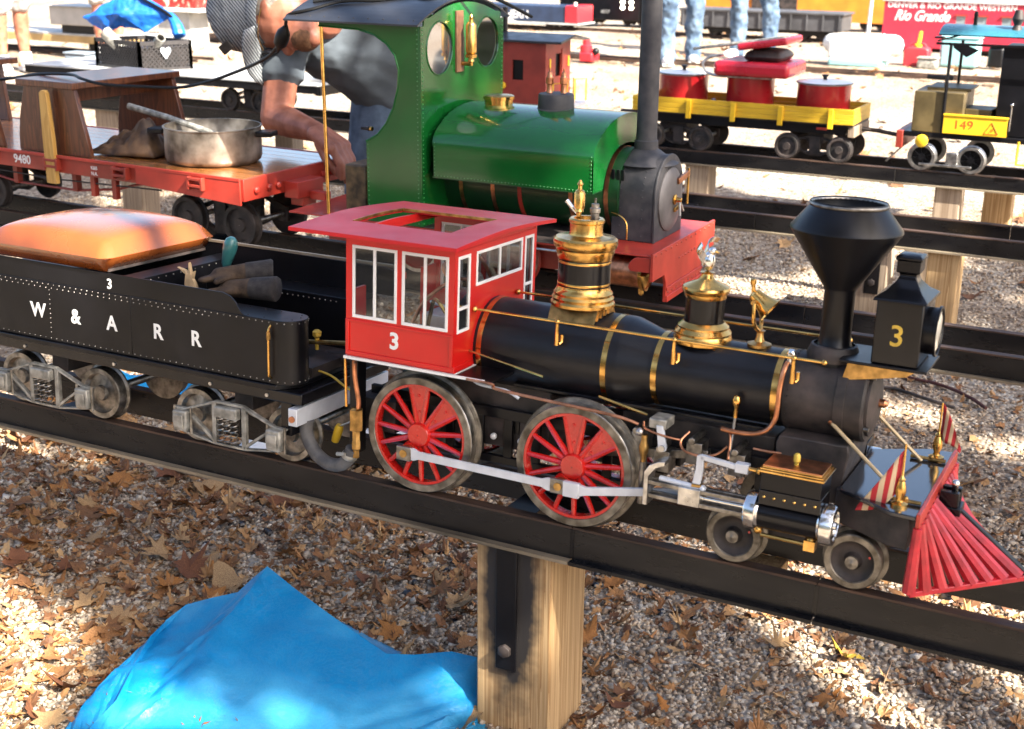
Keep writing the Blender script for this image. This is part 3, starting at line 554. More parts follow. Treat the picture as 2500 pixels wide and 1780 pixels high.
MB().bar((-.204,YC,.118),(-.092,YC,.034),.011,.007).build('nose_bar',Mk['black'],bm,.0015)
cp=B('coupler',Mk['blackg'],loco,.001); cp.box(-.208,-.178,YC-.018,YC+.018,.098,.108); cp.box(-.206,-.182,YC-.016,YC-.006,.108,.128); cp.box(-.206,-.182,YC+.006,YC+.016,.108,.128); cp.cyl((-.19,YC,.09),(-.19,YC,.134),.004,n=10); cp.done()
MB().sph((-.19,YC,.136),.0055,10,7).build('coupler_pin',Mk['chrome'],loco)
for a,b in (((-.345,.045,.203),(-.262,.03,.140)),((-.308,.145,.196),(-.246,.165,.1345))):
    MB().tube([a,b],.0026,8).build('smokebox_brace',Mk['brace'],loco); MB().lathe([(.006,0),(.006,.006),(.004,.009)],Vector(a)+Vector((-.004,.006 if a[1]<.1 else -.006,.003)),(.7,-.3 if a[1]<.1 else .3,-.4),10).build('brace_boss',Mk['copper'],loco)
for y in (-.004,.175): MB().tube([(-.262,y,.1355),(-.216,y,.1355)],.0028,8).sph((-.235,y,.1385),.0038,8,6).build('deck_rod',Mk['brassd'],loco)
# flags
def flag(x,y,P,label):
    f=MB().lathe([(.0105,.1326),(.0105,.136),(.005,.1385),(.004,.142),(.0068,.150),(.0062,.157),(.004,.165),(.005,.167),(.0028,.169),(.0015,.172),(.0013,.212),(.0001,.213)],(x,y,0),'z',16).build('flag_staff',Mk['brass'],loco)
    n=len(P); V=[];Fc=[];K=6
    for i,(a,b) in enumerate(P):
        for k in range(K+1):
            t=k/K; q=Vector(a).lerp(Vector(b),t); V.append(q+Vector((0,.0035*math.sin(i*1.9+t*3),0)))
    for i in range(n-1):
        for k in range(K): Fc.append((i*(K+1)+k,i*(K+1)+k+1,(i+1)*(K+1)+k+1,(i+1)*(K+1)+k))
    o=MB().add(V,Fc).build('flag',Mk['flag'],f,sm=80); so_=o.modifiers.new('s','SOLIDIFY'); so_.thickness=.0006
    uv=o.data.uv_layers.new(name='UVMap')
    for lp in o.data.loops: vi=lp.vertex_index; uv.data[lp.index].uv=((vi%(K+1))/K,(vi//(K+1))/(n-1))
def flagmat():
    m=bpy.data.materials.new('striped_flag_cloth'); m.use_nodes=True; n=m.node_tree.nodes; l=m.node_tree.links; b=n['Principled BSDF']; b.inputs['Roughness'].default_value=.8
    uv=n.new('ShaderNodeUVMap'); sp=n.new('ShaderNodeSeparateXYZ'); l.new(uv.outputs[0],sp.inputs[0]); mu=n.new('ShaderNodeMath'); mu.operation='MULTIPLY'; mu.inputs[1].default_value=3.5; l.new(sp.outputs[1],mu.inputs[0])
    fr=n.new('ShaderNodeMath'); fr.operation='FRACT'; l.new(mu.outputs[0],fr.inputs[0]); gt=n.new('ShaderNodeMath'); gt.operation='GREATER_THAN'; gt.inputs[1].default_value=.5; l.new(fr.outputs[0],gt.inputs[0])
    mx=n.new('ShaderNodeMix'); mx.data_type='RGBA'; mx.inputs[6].default_value=(.5,.03,.035,1); mx.inputs[7].default_value=(.68,.5,.3,1); l.new(gt.outputs[0],mx.inputs[0]); l.new(mx.outputs[2],b.inputs['Base Color']); return m
Mk['flag']=flagmat()
flag(-.240,-.016,[((-.2415,-.016,.205),(-.242,-.016,.152)),((-.250,-.017,.190),(-.2535,-.017,.135)),((-.262,-.016,.168),(-.265,-.016,.122)),((-.276,-.016,.145),(-.279,-.016,.117)),((-.291,-.016,.120),(-.2915,-.016,.1165))],'')
flag(-.231,.19,[((-.2295,.19,.212),(-.2295,.19,.165)),((-.222,.19,.20),(-.2235,.19,.158)),((-.214,.19,.185),(-.2165,.19,.155)),((-.207,.19,.168),(-.2085,.19,.152)),((-.2005,.19,.150),(-.201,.19,.147))],'')
# cab
cb=B('cab',Mk['red'],loco); CY0,CY1,CX0,CX1,CZ0,CZ1=-.03,.226,-1.045,-.865,.2025,.376; T=.005
def panel(mb,ax,c,t,us,vs,holes):
    """grid wall: ax 'y' -> plane y=c..c+t with u=x v=z ; ax 'x' -> u=y"""
    for i in range(len(us)-1):
        for j in range(len(vs)-1):
            if (i,j) in holes: continue
            if ax=='y': mb.box(us[i],us[i+1],c,c+t,vs[j],vs[j+1])
            else: mb.box(c,c+t,us[i],us[i+1],vs[j],vs[j+1])
UX=[CX0,-1.034,-.9585,-.9505,-.8745,CX1]; VZ=[CZ0,.2615,.3685,CZ1]
for c in (CY0,CY1-T): panel(cb,'y',c,T,UX,VZ,{(1,1),(3,1)})
UY=[CY0+T,-.021,.0145,.032,.178,.186,.2165,CY1-T]; VF=[CZ0,.258,.318,.3685,CZ1]
panel(cb,'x',CX1-T,T,UY,VF,{(1,1),(1,2),(3,2),(5,1),(5,2)})
for y0,y1 in ((CY0+T,.015),(.18,CY1-T)): cb.box(CX0,CX0+T,y0,y1,CZ0,.30)
cb=cb.done()
MB().box(CX0+.004,CX1-.004,CY0+.004,CY1-.004,.2035,.2075).build('cab_floor',Mk['soot'],cb)
MB().box(CX0-.001,CX1+.004,CY0-.0035,CY1+.0035,.1995,.2025).build('cab_sill',Mk['white'],cb)
for sg,y in ((-1,CY0),(1,CY1)):
    y0,y1=(y-.0022,y-.0002) if sg<0 else (y+.0002,y+.0022)
    tr_=B('panel_trim',Mk['red'],cb,.0006); tr_.box(CX0,CX1,y0,y1,.2045,.211); tr_.box(CX0,CX0+.006,y0,y1,.211,.257); tr_.box(CX1-.006,CX1,y0,y1,.211,.257); tr_.box(CX0,CX1,y0,y1,.255,.2585); tr_.done()
for a_,b_ in ((CY0-.002,.022),(.166,CY1+.002)): MB().box(CX1+.0002,CX1+.0035,a_,b_,.2035,.212).build('panel_trim',Mk['red'],cb,.0006)
def sash(ax,c,u0,u1,v0,v1,mul=(),hor=(),d=.003):
    w=.0045; o=B('window_frame',Mk['white'],cb,.0005)
    def bb(a0,a1,b0,b1):
        if ax=='y': o.box(a0,a1,c,c+d,b0,b1)
        else: o.box(c,c+d,a0,a1,b0,b1)
    bb(u0,u1,v0,v0+w); bb(u0,u1,v1-w,v1); bb(u0,u0+w,v0+w,v1-w); bb(u1-w,u1,v0+w,v1-w)
    for m_ in mul: bb(m_-w/2,m_+w/2,v0+w,v1-w)
    for h in hor: bb(u0+w,u1-w,h-w/2,h+w/2)
    f=o.done(); g_=MB(); e=c+d*.4
    if ax=='y': g_.box(u0+.002,u1-.002,e,e+.0006,v0+.002,v1-.002)
    else: g_.box(e,e+.0006,u0+.002,u1-.002,v0+.002,v1-.002)
    g_.build('pane',Mk['glass'],f)
for c in (CY0-.001,CY1-.002):
    for a,b in ((-1.034,-.9585),(-.9505,-.8745)): sash('y',c,a,b,.2615,.3685,((a+b)/2,))
c=CX1-.002
sash('x',c,-.021,.0145,.258,.3685,(),(.293,)); sash('x',c,.032,.178,.318,.3685,(.105,)); sash('x',c,.186,.2165,.258,.3685,(),(.293,))
# cab roof with a square opening
RX0,RX1,RY0,RY1=-1.124,-.846,-.061,.2555; HX0,HX1,HY0,HY1=-1.066,-.9,.018,.158
def rz(y): return .3885+.007*(1-abs((y-YC)/.158)**1.5)
ro=MB(); ys=list(np.linspace(RY0,HY0,6))+list(np.linspace(HY0,HY1,9))[1:]+list(np.linspace(HY1,RY1,6))[1:]; xs=[RX0,HX0,HX1,RX1]
for i in range(3):
    for j in range(len(ys)-1):
        if i==1 and ys[j]>=HY0-1e-6 and ys[j+1]<=HY1+1e-6: continue
        a,b,y0,y1=xs[i],xs[i+1],ys[j],ys[j+1]; t=.0055
        V=[(a,y0,rz(y0)-t),(b,y0,rz(y0)-t),(b,y1,rz(y1)-t),(a,y1,rz(y1)-t),(a,y0,rz(y0)),(b,y0,rz(y0)),(b,y1,rz(y1)),(a,y1,rz(y1))]
        Fc=[(3,2,1,0),(4,5,6,7)]
        if j==0: Fc.append((0,1,5,4))
        if j==len(ys)-2: Fc.append((2,3,7,6))
        if i==0: Fc.append((3,0,4,7))
        if i==2: Fc.append((1,2,6,5))
        if i==1 and abs(y1-HY0)<1e-6: Fc.append((2,3,7,6))
        if i==1 and abs(y0-HY1)<1e-6: Fc.append((0,1,5,4))
        inh=y0>=HY0-1e-6 and y1<=HY1+1e-6
        if i==0 and inh: Fc.append((1,2,6,5))
        if i==2 and inh: Fc.append((3,0,4,7))
        ro.add(V,Fc)
Mk['redroof']=mat('red_roof_enamel',(.5,.010,.016),.4,coat=.08,spec=.35,var=.12,scale=9,rvar=.12)
rf=ro.build('cab_roof',Mk['redroof'],cb,sm=20)
tr_=B('roof_opening_trim',Mk['brassd'],rf)
for k in range(8):
    y0=HY0+(HY1-HY0)*k/8; y1=HY0+(HY1-HY0)*(k+1)/8
    for x in (HX0,): tr_.bar((x+.001,y0,rz(y0)-.001),(x+.001,y1,rz(y1)-.001),.002,.004)
tr_.bar((HX0,HY1-.001,rz(HY1)-.001),(HX1,HY1-.001,rz(HY1)-.001),.002,.004); tr_.done()
gbl=MB()
for x in (CX0+.001,CX1-.006):
    for k in range(10):
        y0=CY0+(CY1-CY0)*k/10;y1=CY0+(CY1-CY0)*(k+1)/10; gbl.prism([(y0,CZ1),(y1,CZ1),(y1,rz(y1)-.0058),(y0,rz(y0)-.0058)],'x',x,x+.005)
gbl.box(CX0,CX1,CY0,CY0+.005,CZ1,.3845); gbl.box(CX0,CX1,CY1-.005,CY1,CZ1,.3845); gbl.build('cab_gable',Mk['red'],cb)
text('3',.034,(-.962,CY0-.0006,.2345),(1,0,0),(0,0,1),Mk['white'],cb,'number',.03)
# backhead and fittings seen through the cab windows
bh=MB().lathe([(.001,-.905),(.06,-.905),(.064,-.9),(.064,-.872)],(0,YC,ZB+.01),'x',32).build('backhead',Mk['soot'],loco)
MB().lathe([(.02,0),(.02,.006),(.016,.007)],(-.906,YC+.02,.30),(-1,0,0),20).build('pressure_gauge',Mk['white'],bh)
for P,mm in (([(-.91,.03,.27),(-.93,.03,.29),(-.95,.05,.26),(-.96,.06,.235)],'brass'),([(-.91,.15,.28),(-.95,.14,.30),(-.99,.11,.27),(-1.01,.1,.23)],'copper'),([(-.905,.06,.30),(-.935,.06,.335),(-.935,.16,.335),(-.905,.16,.3)],'copper'),([(-.908,.1,.255),(-.99,.12,.262)],'steel')): MB().tube(crv(P,6),.003,8).build('cab_pipe',Mk[mm],bh)
MB().torus((-.914,YC-.03,.285),(1,0,0),.011,.002,18,6).build('valve_wheel',Mk['redw'],bh)
MB().box(-1.0,-.93,.11,.18,.2078,.245).build('cab_seat_box',Mk['silver'],bh,.002)
# pipework under the cab
MB().tube(crv([(-1.03,-.026,.198),(-1.037,-.02,.19),(-1.037,-.018,.165),(-1.032,-.016,.13),(-1.033,-.016,.118)],6),.0038,10).build('injector_pipe',Mk['copper'],loco)
MB().lathe([(.005,.04),(.005,.052),(.007,.054),(.007,.064),(.0062,.066),(.0062,.082),(.0105,.084),(.0105,.116),(.006,.119)],(-1.036,-.016,0),'z',6).build('injector',Mk['brassd'],loco)
MB().tube([(-1.052,-.022,.195),(-1.05,-.022,.12)],.002,8).build('injector_rod',Mk['brass'],loco)
MB().box(-1.056,-1.042,-.004,.02,.04,.197).build('drag_plate',Mk['black'],loco,.001)
MB().box(-1.06,-.99,.02,.17,.075,.125).build('drag_box',Mk['soot'],loco,.002)
MB().tube(crv([(-1.066,.045,.082),(-1.088,.04,.07),(-1.104,.038,.062)],5),.0016,8).build('cock_lever',Mk['steel'],loco)
MB().lathe([(.0055,0),(.0072,.006),(.0068,.024),(.006,.03),(.0001,.0305)],(-1.102,.038,.064),(-.35,0,-1),14).build('yellow_handle',Mk['yel'],loco,label='yellow plastic lever handle below the cab')
q=MB().box(-.475,-.415,.13,.182,-.105,-.056).build('timber_block',Mk['post'],t1,.002); tiltpts(q)
# ---------------------------------------------------------------- tender
tn=thing('tender','black riveted tender lettered W & A R R behind the red cab','tender',(-1.46,YC,0),TILT)
TY0,TY1=-.03,.218
fm=MB().box(-1.83,-1.126,TY0,TY1,.108,.1265).build('tender_frame',Mk['blackg'],tn,.002)
MB().prism([(-1.83,TY0-.006),(-1.195,TY0-.006),(-1.172,TY0-.003),(-1.15,.0)]+[(-1.15,.19),(-1.172,TY1+.003),(-1.195,TY1+.006),(-1.83,TY1+.006)],'z',.1266,.1345).build('tank_base',Mk['black'],tn,.001)
def leg(y0,y1):
    r=(y1-y0)/2; cy_=(y0+y1)/2; return [(-1.46,y0)]+[(-1.172+r*math.cos(a),cy_+r*math.sin(a)) for a in np.linspace(-math.pi/2,math.pi/2,13)]+[(-1.46,y1)]
tk=B('tank',Mk['black'],tn,.001); tk.prism(leg(TY0,TY0+.062),'z',.1346,.2355); tk.prism(leg(TY1-.062,TY1),'z',.1346,.2355); tk.box(-1.82,-1.46,TY0,TY1,.1346,.2355); tk=tk.done()
MB().box(-1.459,-1.15,TY0+.062,TY1-.062,.1346,.150).build('coal_floor',Mk['soot'],tk)
cp_=[(-1.82,.2357),(-1.226,.2357)]+[(-1.228-.004*k,.2357+.0012*k*k*.62) for k in range(1,6)]+[(-1.258,.2625),(-1.272,.2665),(-1.82,.2675)]
MB().prism(cp_,'y',TY0,TY0+.003).build('coping',Mk['black'],tk,.0006)
MB().prism([(-1.82,.2357),(-1.10,.2357),(-1.10,.272),(-1.13,.282),(-1.82,.286)],'y',TY1-.003,TY1).build('coping',Mk['black'],tk,.0006)
MB().box(-1.82,-1.10,TY1-.0045,TY1+.0015,.2862-.002,.2882).build('coping_bead',Mk['railworn'],tk)
MB().box(-1.10,-1.095,TY1-.004,TY1,.268,.279).build('marker',Mk['red'],tk)
MB().prism([(-1.475,.2357),(-1.45,.2357),(-1.45,.262),(-1.475,.2665)],'y',TY0+.004,TY1-.004).build('bunker_plate',Mk['black'],tk,.0006)
MB().box(-1.50,-1.47,.0,.19,.2357,.2405).build('deck_edge',Mk['soot'],tk)
Pn=(0,-1,0); y=TY0-.0001
rv=[]
rv+=line((-1.81,y,.1395),(-1.185,y,.1395),52)+line((-1.81,y,.2315),(-1.185,y,.2315),52)+line((-1.81,y,.2255),(-1.3,y,.2255),1+40)
for x in (-1.637,-1.64): pass
rv+=line((-1.637,y,.15),(-1.637,y,.222),10)
rivets(rv,.0013,Pn,Mk['steeld'],tk)
r=.031; rivets([(-1.172+(r+.0001)*math.cos(a),TY0+.031+(r+.0001)*math.sin(a),z) for a in np.linspace(-1.5,1.5,9) for z in (.1395,.2315)],.0014,(.8,-.6,0),Mk['steeld'],tk)
rivets(line((-1.44,TY1-.0625,.228),(-1.19,TY1-.0625,.228),24)+line((-1.4495,TY0+.02,.257),(-1.4495,TY1-.03,.2575),12),.0014,(.3,-1,0),Mk['steeld'],tk)
rivets([(x,yy,.2356) for x in (-1.2,-1.23,-1.26) for yy in (-.022,.022)]+[(-1.155,-.012,.2356),(-1.152,.006,.2356),(-1.16,.02,.2356)],.0014,(0,0,1),Mk['soot'],tk)
hr=MB().tube(crv([(-1.181,TY0-.001,.2275),(-1.181,TY0-.006,.222),(-1.181,TY0-.007,.21),(-1.181,TY0-.007,.155),(-1.181,TY0-.005,.148),(-1.181,TY0-.001,.145)],4),.0018,8).build('grab_rail',Mk['brass'],tk)
MB().lathe([(.0028,0),(.0035,.004),(.0028,.012)],(-1.181,TY0-.007,.206),'z',8).build('rail_ferrule',Mk['brassd'],hr)
for ch,x in (('W',-1.664),('&',-1.580),('A',-1.501),('R',-1.404),('R',-1.327)): text(ch,.034,(x,TY0-.0006,.1835),(1,0,0),(0,0,1),Mk['white'],tk,'lettering',.025,sx=.95)
text('3',.023,(-1.502,TY0-.0006,.249),(1,0,0),(0,0,1),Mk['white'],tk,'number',.02)
# front drag beam, lever, drawbar, hose
MB().box(-1.147,-1.131,TY0-.006,TY1+.006,.0755,.1035).build('buffer_beam',Mk['silver'],fm,.0012)
MB().lathe([(.005,0),(.005,.003)],(-1.139,TY0-.006,.087),(0,-1,0),12).build('beam_bolt',Mk['copper'],fm)
for x in (-1.19,-1.3,-1.5,-1.7): MB().lathe([(.003,0),(.003,.0025)],(x,TY0,.116),(0,-1,0),8).build('frame_bolt',Mk['steel'],fm)
MB().box(-1.168,-1.148,TY0+.004,TY0+.03,.055,.108).build('frame_leg',Mk['blackg'],fm,.001)
lv=MB().tube([(-1.374,YC,.15),(-1.373,YC,.235),(-1.366,YC,.278)],.0042,10).build('hand_lever',Mk['silver'],tn)
MB().lathe([(.005,0),(.008,.006),(.0115,.03),(.0118,.04),(.0095,.049),(.005,.053),(.0001,.0535)],(-1.3665,YC,.274),(.3,0,1),18).build('lever_knob',mat('teal_plastic',(.03,.14,.14),.3,coat=.3),lv)
MB().tube([(-1.24,YC+.01,.165),(-1.02,YC+.01,.19)],.004,8).build('drawbar',Mk['brassd'],tn); MB().lathe([(.003,0),(.0035,.02),(.007,.023),(.0075,.03),(.004,.033)],(-1.192,YC+.01,.158),'z',10).build('drawbar_pin',Mk['gold'],tn)
MB().tube(crv([(-1.19,.13,.14),(-1.12,.12,.15),(-1.05,.11,.165)],5),.012,10).build('drawbar_cover',Mk['soot'],tn)
MB().tube(crv([(-1.2,.06,.142),(-1.13,.045,.141),(-1.09,.03,.133),(-1.055,.02,.125)],6),.0018,8).build('brake_wire',Mk['gold'],tn)
Mk['rubber']=mat('grey_rubber',(.075,.075,.08),.6,var=.3,scale=50,c2=(.13,.125,.12))
MB().tube(crv([(-1.136,.0,.078),(-1.138,-.002,.06),(-1.13,-.004,.042),(-1.113,-.006,.025),(-1.09,-.008,.0165),(-1.068,-.01,.020),(-1.052,-.012,.034),(-1.044,-.014,.052)],7),.0105,14).build('feed_hose',Mk['rubber'],tn)
hc=B('hose_clamp',Mk['alu'],tn); hc.lathe([(.0116,0),(.0122,.001),(.0122,.007),(.0116,.008)],(-1.051,-.0125,.036),(.35,-.08,1),16,False); hc.cyl((-1.064,-.026,.043),(-1.05,-.026,.045),.0032,n=8); hc.done()
# trucks
def truck(xc):
    for sg,y in ((-1,TY0+.002),(1,TY1-.002)):
        sf=B('side_frame',Mk['alu'],tn,.0006); o=sg
        def bx_(x0,x1,z0,z1,d0,d1): sf.box(xc+x0,xc+x1,min(y+o*d0,y+o*d1),max(y+o*d0,y+o*d1),z0,z1)
        ya,yb=min(y-.004,y+.004),max(y-.004,y+.004)
        for s_ in (-1,1):
            sf.prism([(xc+s_*.025,.086),(xc+s_*.028,.089),(xc+s_*.088,.0665),(xc+s_*.11,.0665),(xc+s_*.11,.0635),(xc+s_*.087,.0635)][::s_],'y',ya,yb)
            sf.prism([(xc+s_*.026,.022),(xc+s_*.03,.019),(xc+s_*.085,.060),(xc+s_*.082,.0625)][::s_],'y',ya,yb)
            sf.prism([(xc+s_*.026,.019),(xc+s_*.03,.0165),(xc+s_*.1,.027),(xc+s_*.1,.030)][::s_],'y',ya,yb)
            sf.box(xc+s_*.029-.004,xc+s_*.029+.004,ya,yb,.019,.087)
        sf.box(xc-.028,xc+.028,ya,yb,.0855,.0895); sf.box(xc-.032,xc+.032,ya,yb,.0165,.0205); sf=sf.done()
        MB().box(xc-.022,xc+.022,min(y,y+o*.013),max(y,y+o*.013),.0655,.084).build('bolster',Mk['alu'],sf,.0025)
        for k in (-.0125,.0,.0125):
            P=[(xc+k+.0058*math.cos(t),y+o*.006+.0058*math.sin(t),.0215+.044*t/(2*math.pi*5)) for t in np.linspace(0,2*math.pi*5,60)]
            MB().tube(P,.0013,6).build('spring',Mk['steeld'],sf)
        for s_ in (-1,1):
            jx=xc+s_*.092
            jb=MB().prism([(jx-.012,.030),(jx+.012,.030),(jx+.0145,.045),(jx+.0135,.064),(jx-.0135,.064),(jx-.0145,.045)],'y',min(y-o*.004,y+o*.014),max(y-o*.004,y+o*.014)).build('journal_box',Mk['alu'],sf,.0025)
            MB().box(jx-.0085,jx+.0085,min(y+o*.0142,y+o*.0165),max(y+o*.0142,y+o*.0165),.036,.058).build('journal_lid',Mk['alu'],jb,.0015)
            for e in (-.0165,.0165): MB().cyl((jx+e,y+o*.004,.026),(jx+e,y+o*.004,.069),.0022,n=8).build('box_bolt',Mk['steeld'],jb)
    for s_ in (-1,1):
        for yy,o in ((NY+.004,-1),(FY-.004,1)):
            MB().lathe([(.001,o*.008),(.012,o*.008),(.014,o*.002),(.032,-o*.001),(.035,o*.007),(.0435,o*.007),(.0445,o*.005),(.0445,-o*.010),(.049,-o*.012),(.049,-o*.015),(.001,-o*.015)],(xc+s_*.092,yy,.0455),'y',40,False).build('wheel',Mk['steeld'],tn)
        MB().cyl((xc+s_*.092,NY,.0455),(xc+s_*.092,FY,.0455),.007,n=12).build('axle',Mk['steeld'],tn)
    MB().box(xc-.018,xc+.018,NY,FY,.07,.1075).build('truck_bolster',Mk['soot'],tn,.002)
truck(-1.265); truck(-1.66)
# ---------------------------------------------------------------- things on the tender
sea=thing('padded_seat','orange-tan padded seat cushion lying on the tender','seat',(-1.63,YC,.27),TILT)
def cushion(x0,x1,y0,y1,z0,z1,nx=22,ny=18,p=5.0,crown=.25,pw=.42):
    V=[];Fc=[];mb=MB()
    for side in (1,-1):
        for j in range(ny+1):
            for i in range(nx+1):
                u=-1+2*i/nx; v=-1+2*j/ny; e=(1-abs(u)**p)**pw*(1-abs(v)**p)**pw if abs(u)<1 and abs(v)<1 else 0
                h=(z1-z0)*(.36+.64*e*(1-crown*.6*(u*u+v*v)/2)) if side>0 else (z1-z0)*(.36-.36*min(1,e*1.6))
                V.append(((x0+x1)/2+(x1-x0)/2*u,(y0+y1)/2+(y1-y0)/2*v,z0+h))
    n1=(nx+1)*(ny+1)
    for j in range(ny):
        for i in range(nx):
            a=j*(nx+1)+i; Fc.append((a,a+1,a+nx+2,a+nx+1)); b=a+n1; Fc.append((b,b+nx+1,b+nx+2,b+1))
    return mb.add(V,Fc)
Mk['vinyl']=mat('orange_vinyl',(.27,.07,.014),.26,coat=.8,var=.2,scale=9,rvar=.06,bump=.12,bscale=260)
o=cushion(-1.765,-1.497,TY0-.012,TY1+.004,.2685,.334,p=7,crown=.55,pw=.36).build('cushion',Mk['vinyl'],sea,sm=70)
MB().box(-1.755,-1.507,TY0+.004,TY1-.006,.268,.2725).build('seat_board',Mk['soot'],sea)
def body(name,m,parent,mb,vox=.005,smooth=6,sub=None):
    o=mb.build(name,m,parent,sm=0); r=o.modifiers.new('remesh','REMESH'); r.mode='VOXEL'; r.voxel_size=vox; r.use_smooth_shade=True
    s_=o.modifiers.new('smooth','SMOOTH'); s_.factor=.5; s_.iterations=smooth
    return o
Mk['glove']=mat('worn_brown_suede',(.055,.032,.017),.85,var=.4,scale=60,c2=(.09,.055,.03),bump=.4,bscale=300)
Mk['glove2']=mat('dark_grey_glove_cuff',(.035,.03,.028),.85,var=.4,scale=80,bump=.4,bscale=300)
def glove(base,ang,label):
    t=thing('work_glove',label,'glove',base,TILT@Matrix.Translation(Vector(base))@Matrix.Rotation(ang,4,'Z')@Matrix.Translation(-Vector(base)),'gloves lying on the tender'); b=Vector(base)
    mb=MB(); mb.cap_seg(b+Vector((-.05,0,.012)),b+Vector((-.005,0,.016)),.014,.0175)
    for k,(dy,L) in enumerate(((-.013,.026),(-.004,.032),(.005,.03),(.013,.022))): mb.cap_seg(b+Vector((-.045,dy,.012)),b+Vector((-.058-L*.7,dy*1.3,.008-.002*k)),.0068,.0055,8)
    mb.cap_seg(b+Vector((-.03,-.012,.012)),b+Vector((-.055,-.03,.008)),.007,.0055,8)
    body('hand_part',Mk['glove'],t,mb,.0035,4)
    mc=MB().tube([b+Vector((-.008,0,.016)),b+Vector((.02,0,.018)),b+Vector((.033,0,.0185)),b+Vector((.036,0,.0185))],[.0175,.0195,.021,.019],18); mc.build('cuff',Mk['glove2'],t,sm=80)
    return t
glove((-1.285,.07,.2365),R(12),'brown work glove lying across the other, cuff toward the cab, nearer the track edge')
glove((-1.318,.098,.2530),R(38),'brown work glove on top of its pair, dark cuff pointing up and away')
sp=thing('wood_splint','pale splintered kindling sticking out of the tender bunker','kindling',(-1.405,.05,.236),TILT)
mb=MB(); b=Vector((-1.402,.05,.236))
mb.prism([(-1.412,.234),(-1.386,.234),(-1.392,.252),(-1.397,.258),(-1.393,.272),(-1.399,.264),(-1.4035,.285),(-1.4055,.2655),(-1.4125,.2715),(-1.428,.2745),(-1.411,.264),(-1.4135,.25)],'y',.046,.053)
mb.build('splinter',mat('pale_wood',(.55,.38,.2),.8,var=.25,scale=80),sp,.0008)
# ---------------------------------------------------------------- green saddle tank engine on the second track
G2=1.235
Mk['riv']=mat('rivet_highlight_green',(.05,.2,.07),.3,.3)  # lighter than the enamel: rivet highlights put into the colour
gl_=thing('tank_engine','glossy green saddle tank engine with open cab and tall grey chimney','locomotive',(-1.4,G2,0))
def arc(c,r,a0,a1,n): return [(c[0]+r*math.cos(a),c[1]+r*math.sin(a)) for a in np.linspace(a0,a1,n)]
# saddle tank
TA,TB=-1.527,-1.123
half=[(.184,.256),(.184,.330),(.182,.341),(.177,.351),(.168,.360),(.152,.3715),(.13,.3835),(.1,.3955),(.066,.4035),(.033,.4075),(0,.409)]
prof=[(G2-a,z) for a,z in half]+[(G2+a,z) for a,z in half[::-1][1:]]
tkp=prof+[(G2+.13,.256),(G2+.108,.30),(G2+.05,.342),(G2-.05,.342),(G2-.108,.30),(G2-.13,.256)]
tank=MB(); n=len(prof)
V=[(TA,y,z) for y,z in prof]+[(TB,y,z) for y,z in prof]; tank.add(V,[(i,i+1,i+n+1,i+n) for i in range(n-1)]); tank=tank.build('saddle_tank',Mk['green'],gl_,sm=28)
for x0,x1,s_ in ((TA,TA+.003,-1),(TB-.003,TB,1)):
    pl=MB()
    # end plate as strips between outer profile and inner boiler arch
    inner=[(G2-.13,.256),(G2-.118,.285),(G2-.1,.31),(G2-.075,.328),(G2-.04,.34),(G2,.343),(G2+.04,.34),(G2+.075,.328),(G2+.1,.31),(G2+.118,.285),(G2+.13,.256)]
    def rs(P,k):
        L=[0]
        for a,b in zip(P[:-1],P[1:]): L.append(L[-1]+math.dist(a,b))
        return [(np.interp(t,L,[p[0] for p in P]),np.interp(t,L,[p[1] for p in P])) for t in np.linspace(0,L[-1],k)]
    A=rs(prof,41);I=rs(inner,41)
    for i in range(40): pl.prism([A[i],A[i+1],I[i+1],I[i]],'x',x0,x1)
    pl.build('tank_end',Mk['green'],tank,sm=20)
for yy,a in ((G2-.184,G2-.13),(G2+.13,G2+.184)): MB().box(TA,TB,min(yy,a),max(yy,a),.2535,.256).build('tank_floor',Mk['greend'],tank)
rv=line((TA+.006,G2-.1845,.260),(TB-.004,G2-.1845,.260),46); rivets(rv,.0016,(0,-1,0),Mk['riv'],tank)
rivets(line((TA+.006,G2-.1845,.266),(TA+.006,G2-.1845,.335),9)+line((TB-.005,G2-.1845,.266),(TB-.005,G2-.1845,.335),9),.0016,(0,-1,0),Mk['riv'],tank)
# filler cap and dome
MB().lathe([(.036,.402),(.036,.406),(.0335,.408),(.0335,.419),(.037,.420),(.037,.427),(.034,.429),(.0001,.4305)],(-1.452,G2,0),'z',32).build('filler_cap',Mk['brass'],tank)
MB().lathe([(.060,.400),(.050,.4045),(.0425,.409),(.0415,.437),(.0395,.4415),(.03,.4435),(.0001,.4435)],(-1.302,G2,0),'z',32).build('dome',Mk['smoke'],tank)
for dx in (-.014,.016):
    MB().lathe([(.008,.443),(.0065,.449),(.006,.462),(.009,.464),(.009,.478),(.0065,.481),(.0055,.490),(.002,.492),(.002,.499)],(-1.302+dx,G2+dx*.4,0),'z',10).build('safety_valve',Mk['copper'],tank)
# boiler and bands
gb2=MB().lathe([(.098,-1.55),(.098,-1.10)],(0,G2,.236),'x',44).build('boiler',Mk['greend'],gl_)
for x in (-1.50,-1.415,-1.345,-1.215,-1.128): MB().lathe([(.0985,x-.005),(.0992,x-.005),(.0992,x+.005),(.0985,x+.005)],(0,G2,.236),'x',44,False).build('boiler_band',Mk['copper'] if x!=-1.345 else Mk['redb'],gb2)
